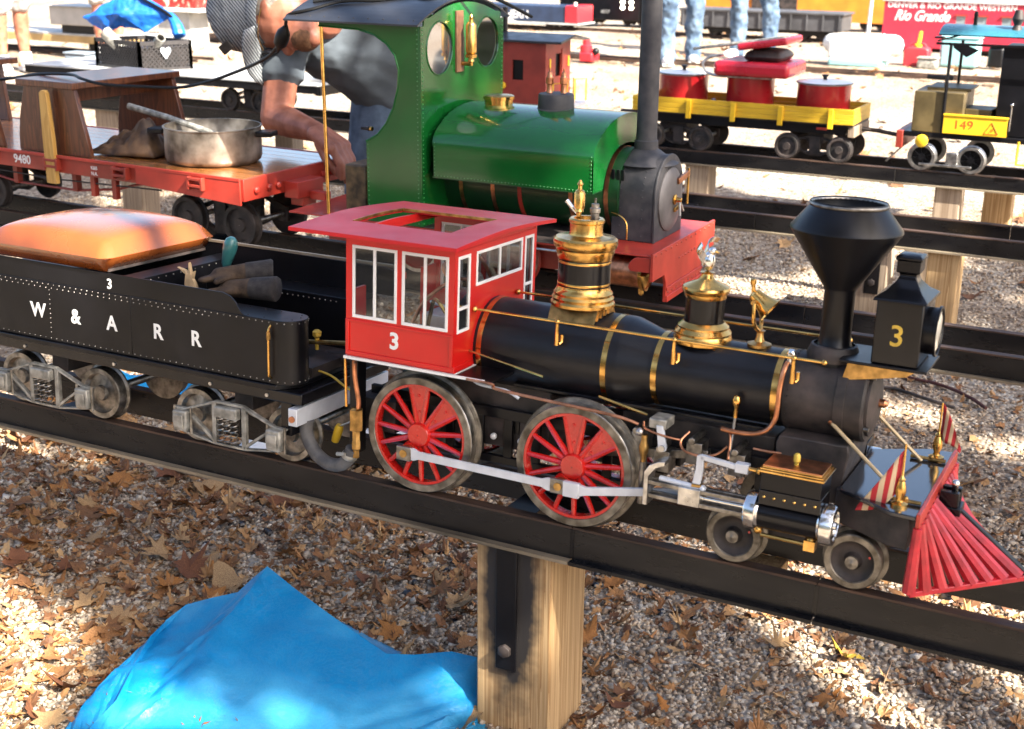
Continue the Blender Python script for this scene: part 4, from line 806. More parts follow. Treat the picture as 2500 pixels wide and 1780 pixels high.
# smokebox
sp_=[(G2-.086,.137),(G2-.086,.238)]+arc((G2,.238),.086,math.pi,0,19)[1:]+[(G2+.086,.137)]
sb=MB().prism(sp_,'x',-1.118,-1.0185).build('smokebox',Mk['smoke'],gl_,.002)
MB().prism([(G2+(y-G2)*1.02,.137+(z-.137)*1.012) for y,z in sp_],'x',-1.0184,-1.0135).build('front_plate',Mk['smoke'],sb,.001)
rivets([(-1.045,y-.0004 if y<G2 else y+.0004,z) for y,z in sp_[1:-1]]+[(-1.098,y-.0004 if y<G2 else y+.0004,z) for y,z in sp_[1:-1]]+[(x,G2-.0865,z) for x in (-1.045,-1.098) for z in (.15,.17,.19,.21)],.002,(0,-.7,.7),Mk['smoke'],sb)
Mk['doorm']=mat('smokebox_door_grey',(.11,.10,.098),.55,var=.25,scale=20,rvar=.1)
dr=MB().lathe([(.072,-1.0134),(.072,-1.010),(.069,-1.0075),(.05,-1.004),(.0001,-1.001)],(0,G2,.224),'x',44,False).build('smokebox_door',Mk['doorm'],sb)
MB().bar((-1.001,G2+.02,.262),(-1.0005,G2+.088,.272),.006,.014).build('hinge_strap',Mk['copper'],dr,.001)
MB().tube([(-1.0,G2+.084,.284),(-1.0,G2+.084,.20)],.0028,8).build('hinge_pin',Mk['brass'],dr)
MB().lathe([(.011,0),(.012,.004),(.006,.006),(.005,.018),(.0001,.019)],(-1.002,G2,.224),'x',14).build('door_boss',Mk['brass'],dr)
for d in ((0,-.1,-.995),(0,.5,-.8)): MB().tube([Vector((-.988,G2,.225)),Vector((-.985,G2,.225))+Vector(d)*.036],[.0024,.003],8).build('door_handle',Mk['steel'],dr)
MB().bar((-1.0,G2-.0,.2),(-1.0,G2+.04,.205),.005,.01).build('door_dart',Mk['brass'],dr,.001)
# chimney
MB().lathe([(.075,.303),(.05,.318),(.035,.329),(.0275,.334),(.0265,.352),(.0245,.354),(.0238,.358),(.0232,.372),(.0226,.84),(.021,.84)],(-1.0745,G2,0),'z',40,False).build('chimney',Mk['smoke'],gl_)
MB().lathe([(.0229,.354),(.0234,.355),(.0232,.366),(.0229,.367)],(-1.0745,G2,0),'z',36,False).build('chimney_band',Mk['soot'],gl_)
for x in (-1.12,-1.108,-1.097): MB().box(x,x+.008,G2-.0905,G2-.0865,.272,.296).build('hinge_bracket',Mk['black'],sb,.001)
MB().tube(crv([(-1.113,G2-.095,.2),(-1.088,G2-.105,.196),(-1.072,G2-.108,.18),(-1.07,G2-.108,.145)],6),.002,8).build('blower_pipe',Mk['brass'],sb)
# frames, footplate, buffer beam
fp=MB().box(-1.93,-.976,G2-.198,G2+.198,.1325,.137).build('footplate',Mk['redb'],gl_,.001)
MB().box(-1.60,-1.125,G2-.2,G2+.2,.1372,.1385).build('footplate_top',Mk['soot'],fp)
bb_=MB().prism([(G2-.203,.081),(G2-.13,.081),(G2-.118,.06),(G2-.118,.016),(G2+.118,.016),(G2+.118,.06),(G2+.13,.081),(G2+.203,.081),(G2+.203,.143),(G2-.203,.143)],'x',-.975,-.968).build('buffer_beam',Mk['redb'],fp,.001)
for z0,z1,e in ((.016,.03,.004),(.042,.05,.003)): MB().box(-.968,-.968+e,G2-.117,G2+.117,z0,z1).build('beam_rib',Mk['redb'],bb_,.001)
rivets([(-.968,G2+yy,.136) for yy in np.linspace(-.19,.19,13)]+[(-.968,G2+yy,.102) for yy in (-.04,-.02,0,.02,.04,.06)]+[(-.968,G2+yy,.036) for yy in np.linspace(-.105,.105,9)],.0032,(1,0,0),Mk['redf'],bb_)
for s_ in (-1,1):
    gu=MB(); P=arc((-1.0,.107),.034,math.pi/2,math.pi,6); P=[(-.976,.1321)]+[(-1.0+.0-.028*math.sin(t),.1321-.03*(1-math.cos(t))) for t in np.linspace(.3,1.4,6)]+[(-1.022,.099),(-.976,.099)]
    gu.prism(P,'y',G2+s_*.196-.004,G2+s_*.196+.004).build('beam_gusset',Mk['redb'],bb_,.001)
MB().box(-1.9,-.99,G2-.075,G2-.065,.045,.132).build('frame_plate',Mk['redf'],gl_,.001); MB().box(-1.9,-.99,G2+.065,G2+.075,.045,.132).build('frame_plate',Mk['redf'],gl_,.001)
for s_ in (-1,1):
    c2=MB().lathe([(.001,-1.105),(.036,-1.105),(.036,-.998),(.001,-.998)],(0,G2+s_*.155,.088),'x',32).build('cylinder',Mk['copper'],gl_)
    MB().lathe([(.036,-1.006),(.041,-1.006),(.041,-.998),(.03,-.993),(.001,-.991)],(0,G2+s_*.155,.088),'x',32,False).build('cylinder_cover',Mk['brass'],c2)
    MB().lathe([(.006,0),(.006,.012),(.003,.016)],(-1.01,G2+s_*.16,.052),(0,0,-1),10).build('drain_cock',Mk['brass'],c2)
    for x in (-1.62,-1.36):
        w=MB().lathe([(.001,s_*.012),(.02,s_*.012),(.022,s_*.004),(.05,s_*.0),(.053,s_*.008),(.062,s_*.008),(.062,-s_*.012),(.068,-s_*.015),(.001,-s_*.015)],(x,G2+s_*.1,.063),'y',36,False).build('wheel',Mk['redf'],gl_)
        MB().lathe([(.0535,s_*.0085),(.062,s_*.0085),(.0625,s_*.0075),(.0625,-s_*.012)],(x,G2+s_*.1,.063),'y',36,False).build('tyre',Mk['steel'],w)
    MB().box(-1.63,-1.35,G2+s_*.125-.004,G2+s_*.125+.004,.045,.058).build('side_rod',Mk['steel'],gl_,.001)
    MB().tube([(-1.52,G2+s_*.19,.12),(-1.1,G2+s_*.19,.12)],.003,8).build('lubricator_rod',Mk['steel'],gl_)
# cab
cab=thing
cs=[(-1.697,.138),(-1.5495,.138),(-1.5495,.5925),(-1.82,.5925),(-1.82,.584),(-1.71,.580),(-1.668,.570),(-1.636,.552),(-1.614,.527),(-1.6045,.495),(-1.6075,.455),(-1.62,.41),(-1.641,.372),(-1.665,.345),(-1.697,.327)]
sides=[]
for yy in (G2-.2,G2+.196): sides.append(MB().prism(cs if yy<G2 else [(x-(.07 if 4<i else 0),z) for i,(x,z) in enumerate(cs[:-1])]+[(-1.697,.3)],'y',yy,yy+.004).build('cab_side',Mk['green'],gl_,.0008))
for s_,yy in ((0,G2-.2),(1,G2+.2)):
    MB().tube([(x,yy,z) for x,z in cs[4:]],.0022,8).build('cab_beading',Mk['green'],sides[s_])
rivets(line((-1.555,G2-.2003,.145),(-1.555,G2-.2003,.585),44)+line((-1.692,G2-.2003,.145),(-1.692,G2-.2003,.32),17),.0019,(0,-1,0),Mk['riv'],sides[0])
# front sheet with two round windows
fs=MB(); xf0,xf1=-1.5495,-1.5455; wz,wr,wo=.5395,.060,.1146
def top(y): return .5925+.046*(1-((y-G2)/.2)**2)
c0=.07
for s_ in (-1,1):
    yc_=G2+s_*wo
    C_=[(yc_+wr*math.cos(a),wz+wr*math.sin(a)) for a in np.linspace(0,2*math.pi,33)]
    S_=[]
    for a in np.linspace(0,2*math.pi,33):
        k=c0/max(abs(math.cos(a)),abs(math.sin(a))); S_.append((yc_+k*math.cos(a),wz+k*math.sin(a)))
    for i in range(32):
        S0,S1=S_[i],S_[i+1]
        fs.prism([C_[i],S0,S1,C_[i+1]],'x',xf0,xf1)
    MB().torus((xf1,yc_,wz),'x',wr,.0022,36,6).build('window_ring',Mk['green'],sides[0])
    MB().lathe([(.0001,0),(wr,0)],(xf0+.001,yc_,wz),'x',36,False).build('pane',Mk['glass'],sides[0])
fs.box(xf0,xf1,G2-.2,G2+.2,.138,wz-c0); a=wo-c0
fs.box(xf0,xf1,G2-a,G2+a,wz-c0,wz+c0)
for y0,y1 in ((G2-.2,G2-wo-c0),(G2+wo+c0,G2+.2)): fs.box(xf0,xf1,y0,y1,wz-c0,.5925)
ys=list(np.linspace(G2-wo-c0,G2+wo+c0,17))
for y0,y1 in zip(ys[:-1],ys[1:]):
    fs.prism([(y0,wz+c0),(y1,wz+c0),(y1,max(top(y1),wz+c0+.0005)),(y0,max(top(y0),wz+c0+.0005))],'x',xf0,xf1)
fsh=fs.build('cab_front',Mk['green'],gl_,sm=20)
rivets(line((xf1,G2-.193,.145),(xf1,G2-.193,.585),44)+line((xf1,G2+.193,.4),(xf1,G2+.193,.585),18),.0019,(1,0,0),Mk['riv'],fsh)
MB().box(xf1+.0002,xf1+.006,G2-.045,G2-.012,.48,.62).build('whistle_board',mat('brown_board',(.13,.06,.03),.6,var=.3,scale=40),fsh,.001)
wx=xf1+.03
MB().lathe([(.004,.495),(.004,.503),(.008,.505),(.006,.512),(.0135,.514),(.0135,.521),(.010,.523),(.0128,.526),(.0128,.587),(.009,.594),(.005,.597),(.004,.604),(.005,.606),(.002,.612)],(wx,G2-.02,0),'z',18).build('whistle',Mk['brass'],fsh)
MB().tube([(xf1,G2-.02,.499),(wx,G2-.02,.499)],.005,10).build('whistle_pipe',Mk['brassd'],fsh)
# roof
rp=MB(); ys=np.linspace(G2-.222,G2+.222,25); RX_=(-1.905,-1.54)
def rz2(y): return .594+.053*(1-((y-G2)/.222)**2)-.0005
for y0,y1 in zip(ys[:-1],ys[1:]): rp.prism([(y0,rz2(y0)),(y1,rz2(y1)),(y1,rz2(y1)+.004),(y0,rz2(y0)+.004)],'x',*RX_)
rfg=rp.build('cab_roof',Mk['roofb'],gl_,sm=25)
rivets([(x,G2-.205,rz2(G2-.205)+.004) for x in np.linspace(-1.88,-1.56,9)],.002,(0,-.5,.9),Mk['soot'],rfg)
for yy in (G2-.196,G2+.196): MB().tube([(-1.816,yy,.585),(-1.812,yy,.1372)],.0042,10).build('roof_pillar',Mk['brass'],gl_)
MB().lathe([(.004,0),(.0045,.018),(.006,.02),(.006,.023),(.0001,.024)],(-1.715,G2-.19,.355),(1,0,0),10).build('cab_handle',Mk['black'],gl_)
MB().lathe([(.0055,0),(.0055,.006)],(-1.691,G2-.19,.355),(1,0,0),10).build('handle_ferrule',Mk['brass'],gl_)
# coal bunker clutter at the rear
MB().box(-1.78,-1.72,G2-.17,G2-.08,.137,.262).build('bunker_box',mat('oily_brown_box',(.07,.045,.025),.4,var=.6,scale=30,c2=(.2,.13,.06)),gl_,.004)
MB().lathe([(.001,-1.6),(.085,-1.6),(.09,-1.595),(.09,-1.551)],(0,G2,.25),'x',32).build('backhead',Mk['soot'],gl_)
# cables lying on the roof
# ---------------------------------------------------------------- red flatcar behind the green engine
F2=Matrix.Translation((-2.047,1.236,0))@Matrix.Rotation(R(-2.95),4,'Z')
fc=thing('flatcar','red flatcar number 9480 with varnished plank deck','flatcar',(-.6,0,.05),F2)
W=.214
for k in range(9):
    y0=-W+.004+(2*W-.008)*k/9; y1=-W+.004+(2*W-.008)*(k+1)/9-.0012
    MB().box(-1.8,-.004,y0,y1,.199,.205).build('deck_plank',Mk['deck'],fc,.0008)
for s_ in (-1,1):
    sl_=B('side_sill',Mk['redf'],fc,.0008)
    a=s_*W; sl_.box(-1.8,-.03,min(a,a-s_*.004),max(a,a-s_*.004),.158,.203); sl_.box(-1.8,-.03,min(a-s_*.004,a-s_*.016),max(a-s_*.004,a-s_*.016),.158,.163); sl_=sl_.done()
    MB().box(-1.8,-.004,min(a,a+s_*.007),max(a,a+s_*.007),.1985,.2065).build('sill_flange',Mk['redb'],sl_,.0008)
    for x in (-1.2,-.935,-.668,-.41,-.145):
        pk=B('stake_pocket',Mk['redf'],sl_,.001); b0,b1=(a-.018,a-.0002) if s_<0 else (a+.0002,a+.018)
        pk.box(x-.024,x+.024,b0,b1,.172,.179); pk.box(x-.024,x+.024,b0,b1,.189,.196); pk.box(x-.026,x-.019,b0,b1,.165,.198); pk.box(x+.019,x+.026,b0,b1,.165,.198); pk.done()
    MB().prism([(-.36,.158),(-.004,.138),(-.004,.1985),(-.36,.1985)],'y',min(a+s_*.0005,a+s_*.006),max(a+s_*.0005,a+s_*.006)).build('end_sill_plate',Mk['redb'],sl_,.0008)
eb=MB().box(-.022,0.004,-W,W,.148,.2045).build('end_beam',Mk['redb'],fc,.0015)
cpk=MB().box(.0042,.05,-.06,.045,.135,.178).build('coupler_pocket',Mk['redb'],eb,.002)
MB().box(.0042,.045,-.035,.02,.112,.1345).build('pocket_foot',Mk['redb'],eb,.002)
MB().box(.05,.10,-.014,.012,.128,.15).build('drawbar',Mk['redb'],eb,.002)
for y in (-.17,-.12,-.085,.1,.14): MB().lathe([(.009,0),(.009,.006),(.005,.009)],(.004,y,.172),'x',10).build('beam_bolt',Mk['redb'],eb)
text('9480',.034,(-.797,-W-.0006,.1805),(1,0,0),(0,0,1),Mk['white'],fc,'number',.015)
for k,(a,z) in enumerate((('K&B',.183),('N.A.',.168))): text(a,.013,(-.517,-W-.0006,z),(1,0,0),(0,0,1),Mk['white'],fc,'small_lettering',.01)
# truss rods and queen posts
for y in (-.15,.15):
    MB().tube([(-.36,y,.15),(-.44,y,.135),(-.5,y,.118),(-.66,y,.098),(-.9,y,.098),(-1.3,y,.15)],.0035,8).build('truss_rod',Mk['redf'],fc)
    for x in (-.66,-.9): MB().box(x-.009,x+.009,y-.009,y+.009,.096,.158).build('queen_post',Mk['redf'],fc,.001)
MB().tube([(-.3,-.19,.142),(-.7,-.19,.132),(-.735,-.19,.132),(-.8,-.19,.134),(-1.35,-.19,.145)],[.002,.002,.006,.002,.002],8).build('brake_rod',Mk['soot'],fc)
for x in (-.55,-.47): MB().box(x-.008,x+.008,-.195,-.18,.10,.16).build('brake_hanger',Mk['redf'],fc,.001)
def dark_truck(parent,xc,yc,hw,r=.046,m='soot',wb=.085,yw=.095):
    for s_ in (-1,1):
        yy=yc+s_*hw; sf=B('side_frame',Mk[m],parent,.001)
        for e in (-1,1):
            sf.prism([(xc+e*.02,r*1.75),(xc+e*.022,r*1.9),(xc+e*(wb+.018),r*1.38),(xc+e*(wb+.018),r*1.25),(xc+e*wb*.85,r*1.25)][::e],'y',yy-.005,yy+.005)
            sf.prism([(xc+e*.02,r*.45),(xc+e*.022,r*.3),(xc+e*wb,r*1.0),(xc+e*wb*.9,r*1.15)][::e],'y',yy-.005,yy+.005)
        sf.box(xc-.02,xc+.02,yy-.005,yy+.005,r*.3,r*.45); sf.box(xc-.02,xc+.02,yy-.009,yy+.009,r*.46,r*1.9); sf=sf.done()
        for e in (-1,1):
            MB().box(xc+e*wb-.016,xc+e*wb+.016,min(yy-.002,yy+s_*.012),max(yy-.002,yy+s_*.012),r*.62,r*1.4).build('journal_box',Mk[m],sf,.003)
            MB().lathe([(.001,s_*.006),(r*.3,s_*.006),(r*.34,0),(r*.75,-s_*.002),(r*.8,s_*.007),(r*.97,s_*.007),(r,s_*.005),(r,-s_*.01),(r*1.1,-s_*.012),(r*1.1,-s_*.015),(.001,-s_*.015)],(xc+e*wb,yc+s_*yw,r),'y',32,False).build('wheel',Mk['soot'],parent)
    for e in (-1,1): MB().cyl((xc+e*wb,yc-yw,r),(xc+e*wb,yc+yw,r),.008,n=12).build('axle',Mk['steeld'],parent)
    MB().box(xc-.03,xc+.03,yc-hw,yc+hw,r*1.3,.15).build('truck_bolster',Mk['soot'],parent,.002)
dark_truck(fc,-.205,0,.07,.056,yw=.102,wb=.092); dark_truck(fc,-1.15,0,.07,.05,yw=.1)
# bench on the flatcar
bn=thing('riding_bench','dark varnished wooden bench standing on the red flatcar','bench',(-.67,0,.205),F2)
for y0,y1 in ((-.2,-.186),(.165,.179)): MB().prism([(-.818,.2055),(-.541,.2055),(-.552,.255),(-.585,.384),(-.778,.384),(-.805,.3),(-.815,.25)],'y',y0,y1).build('bench_leg',Mk['bench'],bn,.0015)
MB().box(-.795,-.575,-.212,.19,.3845,.402).build('bench_top',Mk['bench'],bn,.002)
MB().box(-.71,-.66,-.186,.165,.34,.384).build('bench_stretcher',Mk['bench'],bn,.001)
for y,s_ in ((-.2,-1),(.179,1)): MB().prism([(-.69,.128),(-.652,.128),(-.652,.25),(-.66,.372),(-.667,.379),(-.678,.379),(-.687,.372),(-.69,.25)],'y',min(y+s_*.015,y+s_*.0285) if s_>0 else y-.0285,max(y+s_*.015,y+s_*.0285) if s_>0 else y-.0152).build('bench_stake',Mk['stake'],bn,.0015,label='yellow wooden stake holding the bench in its pocket')
b2=thing('riding_bench','second dark bench, only its sloping leg shows at the left edge','bench',(-1.1,0,.205),F2)
for y0,y1 in ((-.2,-.186),): MB().prism([(-1.29,.2055),(-.885,.2055),(-.91,.30),(-.94,.384),(-1.26,.384)],'y',y0,y1).build('bench_leg',Mk['bench'],b2,.0015)
MB().prism([(-1.5,.2055),(-1.3,.2055),(-1.32,.384),(-1.48,.384)],'y',.165,.179).build('bench_leg',Mk['bench'],b2,.0015); MB().box(-1.5,-1.26,-.212,.19,.3845,.402).build('bench_top',Mk['bench'],b2,.002)
# pot with stick
pt=thing('cooking_pot','battered aluminium pot with black handles standing on the flatcar','pot',(-2.29,1.2,.2055))
Mk['potm']=mat('scorched_aluminium',(.24,.19,.14),.45,.75,var=.6,scale=16,c2=(.56,.5,.42),rvar=.15,bump=.08,bscale=60)
po=MB().lathe([(.112,.2058),(.123,.212),(.127,.222),(.127,.296),(.1295,.298),(.1295,.301),(.125,.301),(.125,.224),(.115,.215),(.0001,.214)],(-2.29,1.2,0),'z',56,False).build('pot_body',Mk['potm'],pt,sm=50)
MB().lathe([(.1245,.255),(.0001,.255)],(-2.29,1.2,0),'z',40,False).build('ashes',Mk['soot'],pt)
for a in (R(200),R(17)):
    c=Vector((-2.29+.128*math.cos(a),1.2+.128*math.sin(a),.283)); d=Vector((math.cos(a),math.sin(a),0)); q=d.cross(Vector((0,0,1)))
    MB().prism([(0,-.028),(.026,-.03),(.044,-.022),(.046,.022),(.026,.03),(0,.028)],'z',-.006,.008).build('pot_handle',Mk['black'],pt,.003).matrix_local=Matrix.Translation(c-OFF[pt.name])@Matrix.Rotation(a,4,'Z')@Matrix.Translation(OFF[pt.name])
sk_=thing('poker','long grey poker leaning out of the pot','tool',(-2.245,1.2,.26))
MB().tube([(-2.235,1.205,.262),(-2.3,1.205,.2790),(-2.45,1.207,.309),(-2.588,1.213,.3285)],[.008,.0085,.0085,.0095],10).build('poker_shaft',Mk['alu'],sk_)
MB().box(-2.265,-2.185,1.17,1.235,.256,.270).build('poker_blade',Mk['soot'],sk_,.002)
# rag / leather gloves heap
Mk['rag']=mat('brown_leather_rag',(.06,.03,.016),.6,var=.6,scale=18,c2=(.2,.11,.05),rvar=.2,bump=.5,bscale=60)
def cloth(name,label,cat,ctr,sx,sy,hfun,m,parent=None,n=26,rot=0,thick=.002,frame=None):
    V=[];Fc=[]
    for j in range(n+1):
        for i in range(n+1):
            u=-1+2*i/n;v=-1+2*j/n; x=u*sx;y=v*sy; c,s_=math.cos(rot),math.sin(rot)
            V.append((ctr[0]+x*c-y*s_,ctr[1]+x*s_+y*c,ctr[2]+hfun(u,v)))
    for j in range(n):
        for i in range(n): a=j*(n+1)+i; Fc.append((a,a+1,a+n+2,a+n+1))
    th=thing(name,label,cat,ctr)
    o=MB().add(V,Fc).build('cloth',m,th,sm=60); s2_=o.modifiers.new('s','SOLIDIFY'); s2_.thickness=thick; return th
def rag_h(u,v): return .006+max(0,.075*math.exp(-((u-.55)**2*6+(v+.1)**2*2.2))+.035*math.exp(-((u+.2)**2*3+(v-.1)**2*4))+.012*abs(math.sin(u*7+v*5))**.6+.012*abs(math.sin(v*8-u*5))**.5)*(1-max(abs(u),abs(v))**6)
cloth('leather_rag','crumpled dark brown leather rag between the bench and the pot','rag',(-2.545,1.17,.206),.105,.06,rag_h,Mk['rag'],rot=R(8))
# black cord with inline plug, slung from the cab roof to the left
cd_=thing('power_cord','black power cord sagging from the green cab roof over the bench','cord',(-2.3,1.15,.4))
Mk['cord']=mat('black_rubber_cord',(.006,.006,.006),.45,spec=.3)
MB().tube(crv([(-3.15,1.16,.362),(-3.0,1.18,.382),(-2.86,1.16,.404),(-2.72,1.14,.4125),(-2.64,1.1,.4095),(-2.56,1.1,.399),(-2.45,1.14,.396),(-2.36,1.17,.3975),(-2.26,1.17,.42),(-2.17,1.17,.45),(-2.09,1.14,.475),(-2.03,1.12,.50),(-1.99,1.1,.525),(-1.965,1.09,.54)],6),.0042,8).build('cable',Mk['cord'],cd_)
MB().lathe([(.004,0),(.009,.012),(.0165,.022),(.0178,.04),(.016,.055),(.009,.066),(.0045,.075)],(-1.99,1.1,.513),(.5,-.15,.85),16).build('plug',Mk['cord'],cd_)
MB().tube(crv([(-1.952,1.086,.575),(-1.93,1.06,.592),(-1.9,1.035,.607),(-1.85,1.05,.619),(-1.8,1.1,.636),(-1.72,1.12,.6405),(-1.65,1.17,.6475),(-1.58,1.18,.648),(-1.5,1.25,.655),(-1.45,1.4,.60)],6),.0042,8).build('cable',Mk['cord'],cd_)
MB().tube(crv([(-1.88,1.1,.633),(-1.8,1.15,.6435),(-1.7,1.2,.6505),(-1.6,1.16,.6465),(-1.55,1.25,.6525)],6),.0042,8).build('cable',Mk['cord'],cd_)
# ---------------------------------------------------------------- man bending over behind the green cab
Mk['skin']=mat('skin',(.40,.135,.075),.5,var=.28,scale=26,c2=(.5,.2,.125),bump=.12,bscale=150); Mk['skin'].node_tree.nodes['Principled BSDF'].inputs['Subsurface Weight'].default_value=.12; Mk['skin'].node_tree.nodes['Principled BSDF'].inputs['Subsurface Radius'].default_value=(.01,.004,.002)
Mk['shirt']=mat('grey_cotton',(.095,.115,.135),.92,var=.2,scale=9,bump=1.0,bscale=16,stretch=(1,1,2.2))
Mk['jean']=mat('blue_denim',(.09,.14,.22),.9,var=.35,scale=20,c2=(.16,.23,.33),bump=.4,bscale=40)
man=thing('person','man in grey T-shirt and striped cap bending down behind the green cab','person',(-2.1,1.85,-.31))
A=Vector
sh=A((-2.300,1.553,.509)); el=A((-2.289,1.476,.287)); wr=A((-2.085,1.39,.272)); kn=A((-2.013,1.38,.24))
pel=A((-2.07,1.93,.375)); ch=A((-2.25,1.70,.50)); sh2=A((-2.12,1.74,.60))
hd=A((-2.287,1.50,.565))
b=MB()
b.cap_seg(sh,el,.052,.046); b.cap_seg(el,el.lerp(wr,.4),.046,.041); b.cap_seg(el.lerp(wr,.4),wr,.041,.027)
# palm (broad) and fingers
for t in (-1,-.33,.33,1):
    b.cap_seg(wr+A((0,.02*t,0)),kn+A((0,.034*t,.0)),.020,.0155,12)
F_=[((-.031),.074,.0125,.30),((-.0105),.086,.0128,.18),((.0105),.082,.012,.10),((.031),.066,.011,.0)]
for dy,L,r,sp in F_:
    k0=kn+A((.0,dy,.0)); k1=k0+A((.55,.0,-.83)).normalized()*L*.62; k2=k1+A((-.05+sp*.3,.02,-1)).normalized()*L*.5
    b.cap_seg(k0,k1,r,r*.92,10); b.cap_seg(k1,k2,r*.92,r*.78,10)
tb=wr.lerp(kn,.35)+A((0,-.03,-.012)); t1_=tb+A((.032,-.012,-.042)); t2_=t1_+A((.026,.012,-.035)); b.cap_seg(tb,t1_,.0145,.0125,10); b.cap_seg(t1_,t2_,.0125,.010,10)
# neck, head: crown to the left, face turned down
b.cap_seg(A((-2.20,1.60,.56)),hd+A((.02,.02,.02)),.062,.058)
b.sph(hd,.1,20,14,1.12,.78,.92); b.sph(hd+A((.07,0,-.035)),.062,16,12,1.0,.85,.85)
b.sph(hd+A((.115,0,-.052)),.03,14,10,1.0,1.0,.9)   # chin
nz=hd+A((.034,-.004,-.092)); b.cap_seg(hd+A((-.012,-.002,-.082)),nz,.010,.0165,12); b.sph(nz+A((.006,0,.004)),.014,12,8,1,1.25,1)
for s_ in (-1,1): b.sph(hd+A((.012,s_*.074,.022)),.022,12,9,.8,.35,1.25); b.sph(nz+A((.008,s_*.012,.006)),.008,8,6)
b.cap_seg(hd+A((.066,-.022,-.082)),hd+A((.066,.022,-.082)),.0085,.0085,8); b.cap_seg(hd+A((.078,-.02,-.078)),hd+A((.078,.02,-.078)),.009,.009,8)
bo=body('body',Mk['skin'],man,b,.0036,5)
# clothes
s=MB(); s.cap_seg(sh+A((.03,.06,.02)),ch,.088,.13); s.cap_seg(ch,pel+A((-.02,-.06,.06)),.128,.128); s.cap_seg(sh2,ch,.10,.13); s.cap_seg(sh2,pel+A((.0,0,.04)),.10,.14); s.cap_seg(pel+A((-.02,-.06,.05)),pel+A((.0,.02,.0)),.13,.14)
s.cap_seg(pel+A((-.05,-.06,-.02)),pel+A((.0,.0,-.06)),.135,.14); s.cap_seg(ch+A((.05,.05,-.05)),pel+A((-.06,-.06,-.03)),.12,.125); s.cap_seg(sh,sh.lerp(el,.42),.069,.064); s.cyl(sh,sh.lerp(el,.52),.066,.066,18)
so_=body('t_shirt',Mk['shirt'],man,s,.007,6)
dm=so_.modifiers.new('wr','DISPLACE'); tx=bpy.data.textures.new('wrinkle','CLOUDS'); tx.noise_scale=.09; dm.texture=tx; dm.strength=.012; dm.texture_coords='GLOBAL'
j=MB(); j.cap_seg(pel+A((-.08,-.08,-.06)),A((-2.20,1.80,-.16)),.115,.09); j.cap_seg(pel+A((.0,.06,.03)),A((-2.0,1.98,-.2)),.15,.09); j.cap_seg(pel+A((-.02,-.03,.0)),pel+A((.0,.05,0)),.125,.14)
j.cap_seg(A((-2.19,1.80,-.16)),A((-2.0,2.08,-.23)),.085,.06); j.cap_seg(A((-2.0,1.98,-.2)),A((-1.9,2.25,-.24)),.08,.06)
jo=body('jeans',Mk['jean'],man,j,.008,5); dm=jo.modifiers.new('wr','DISPLACE'); dm.texture=tx; dm.strength=.012; dm.texture_coords='GLOBAL'
# hair and beard
Mk['hair']=mat('grey_hair',(.3,.26,.22),.8,var=.4,scale=90,bump=.5,bscale=200)
h=MB(); h.sph(hd+A((-.02,0,.03)),.1,18,12,1.0,.82,.80); ho=h.build('hair',Mk['hair'],man,sm=60)
h=MB(); h.sph(hd+A((.092,0,-.05)),.045,16,12,.9,1.15,.95); h.build('beard',mat('brown_beard',(.16,.075,.035),.85,var=.4,scale=120,bump=.6,bscale=260),man,sm=60)
# glasses
gs=MB()
for s_ in (-1,1): gs.sph(hd+A((-.002,s_*.034,-.094)),.028,14,10,.82,1.0,.30)
gl2=gs.build('dark_glasses',Mk['blackg'],man,sm=60)
for s_ in (-1,1): MB().tube(crv([hd+A((-.004,s_*.066,-.088)),hd+A((-.006,s_*.083,-.05)),hd+A((.002,s_*.082,.01)),hd+A((.016,s_*.078,.035))],5),.0014,6).build('glasses_arm',Mk['brassd'],man)
# striped cap
def capmat():
    m=bpy.data.materials.new('hickory_stripe_cloth'); m.use_nodes=True; n=m.node_tree.nodes; l=m.node_tree.links; b=n['Principled BSDF']; b.inputs['Roughness'].default_value=.9
    tc=n.new('ShaderNodeTexCoord'); wv=n.new('ShaderNodeTexWave'); wv.inputs['Scale'].default_value=52; wv.inputs['Distortion'].default_value=1.2; wv.inputs['Detail'].default_value=1; wv.bands_direction='DIAGONAL'; l.new(tc.outputs['Object'],wv.inputs['Vector'])
    rp=n.new('ShaderNodeValToRGB'); rp.color_ramp.elements[0].position=.45; rp.color_ramp.elements[1].position=.6; rp.color_ramp.elements[0].color=(.075,.085,.1,1); rp.color_ramp.elements[1].color=(.33,.35,.36,1); l.new(wv.outputs[0],rp.inputs[0]); l.new(rp.outputs[0],b.inputs['Base Color']); return m
Mk['cap']=capmat()
c=MB(); cc=hd+A((-.055,0,.012)); c.sph(cc+A((-.055,0,0)),.1,24,16,1.15,1.0,1.18); c.sph(cc+A((-.02,0,-.01)),.1,24,16,.8,.9,1.05)
co=body('cap',Mk['cap'],man,c,.005,4); dm=co.modifiers.new('wr','DISPLACE'); tx2=bpy.data.textures.new('capfold','CLOUDS'); tx2.noise_scale=.045; dm.texture=tx2; dm.strength=.014; dm.texture_coords='GLOBAL'
bd=MB().lathe([(.094,-.016),(.096,-.012),(.096,.014),(.094,.018)],cc+A((.035,0,0)),(1,0,-.08),32,False); bd.build('cap_band',Mk['cap'],man)
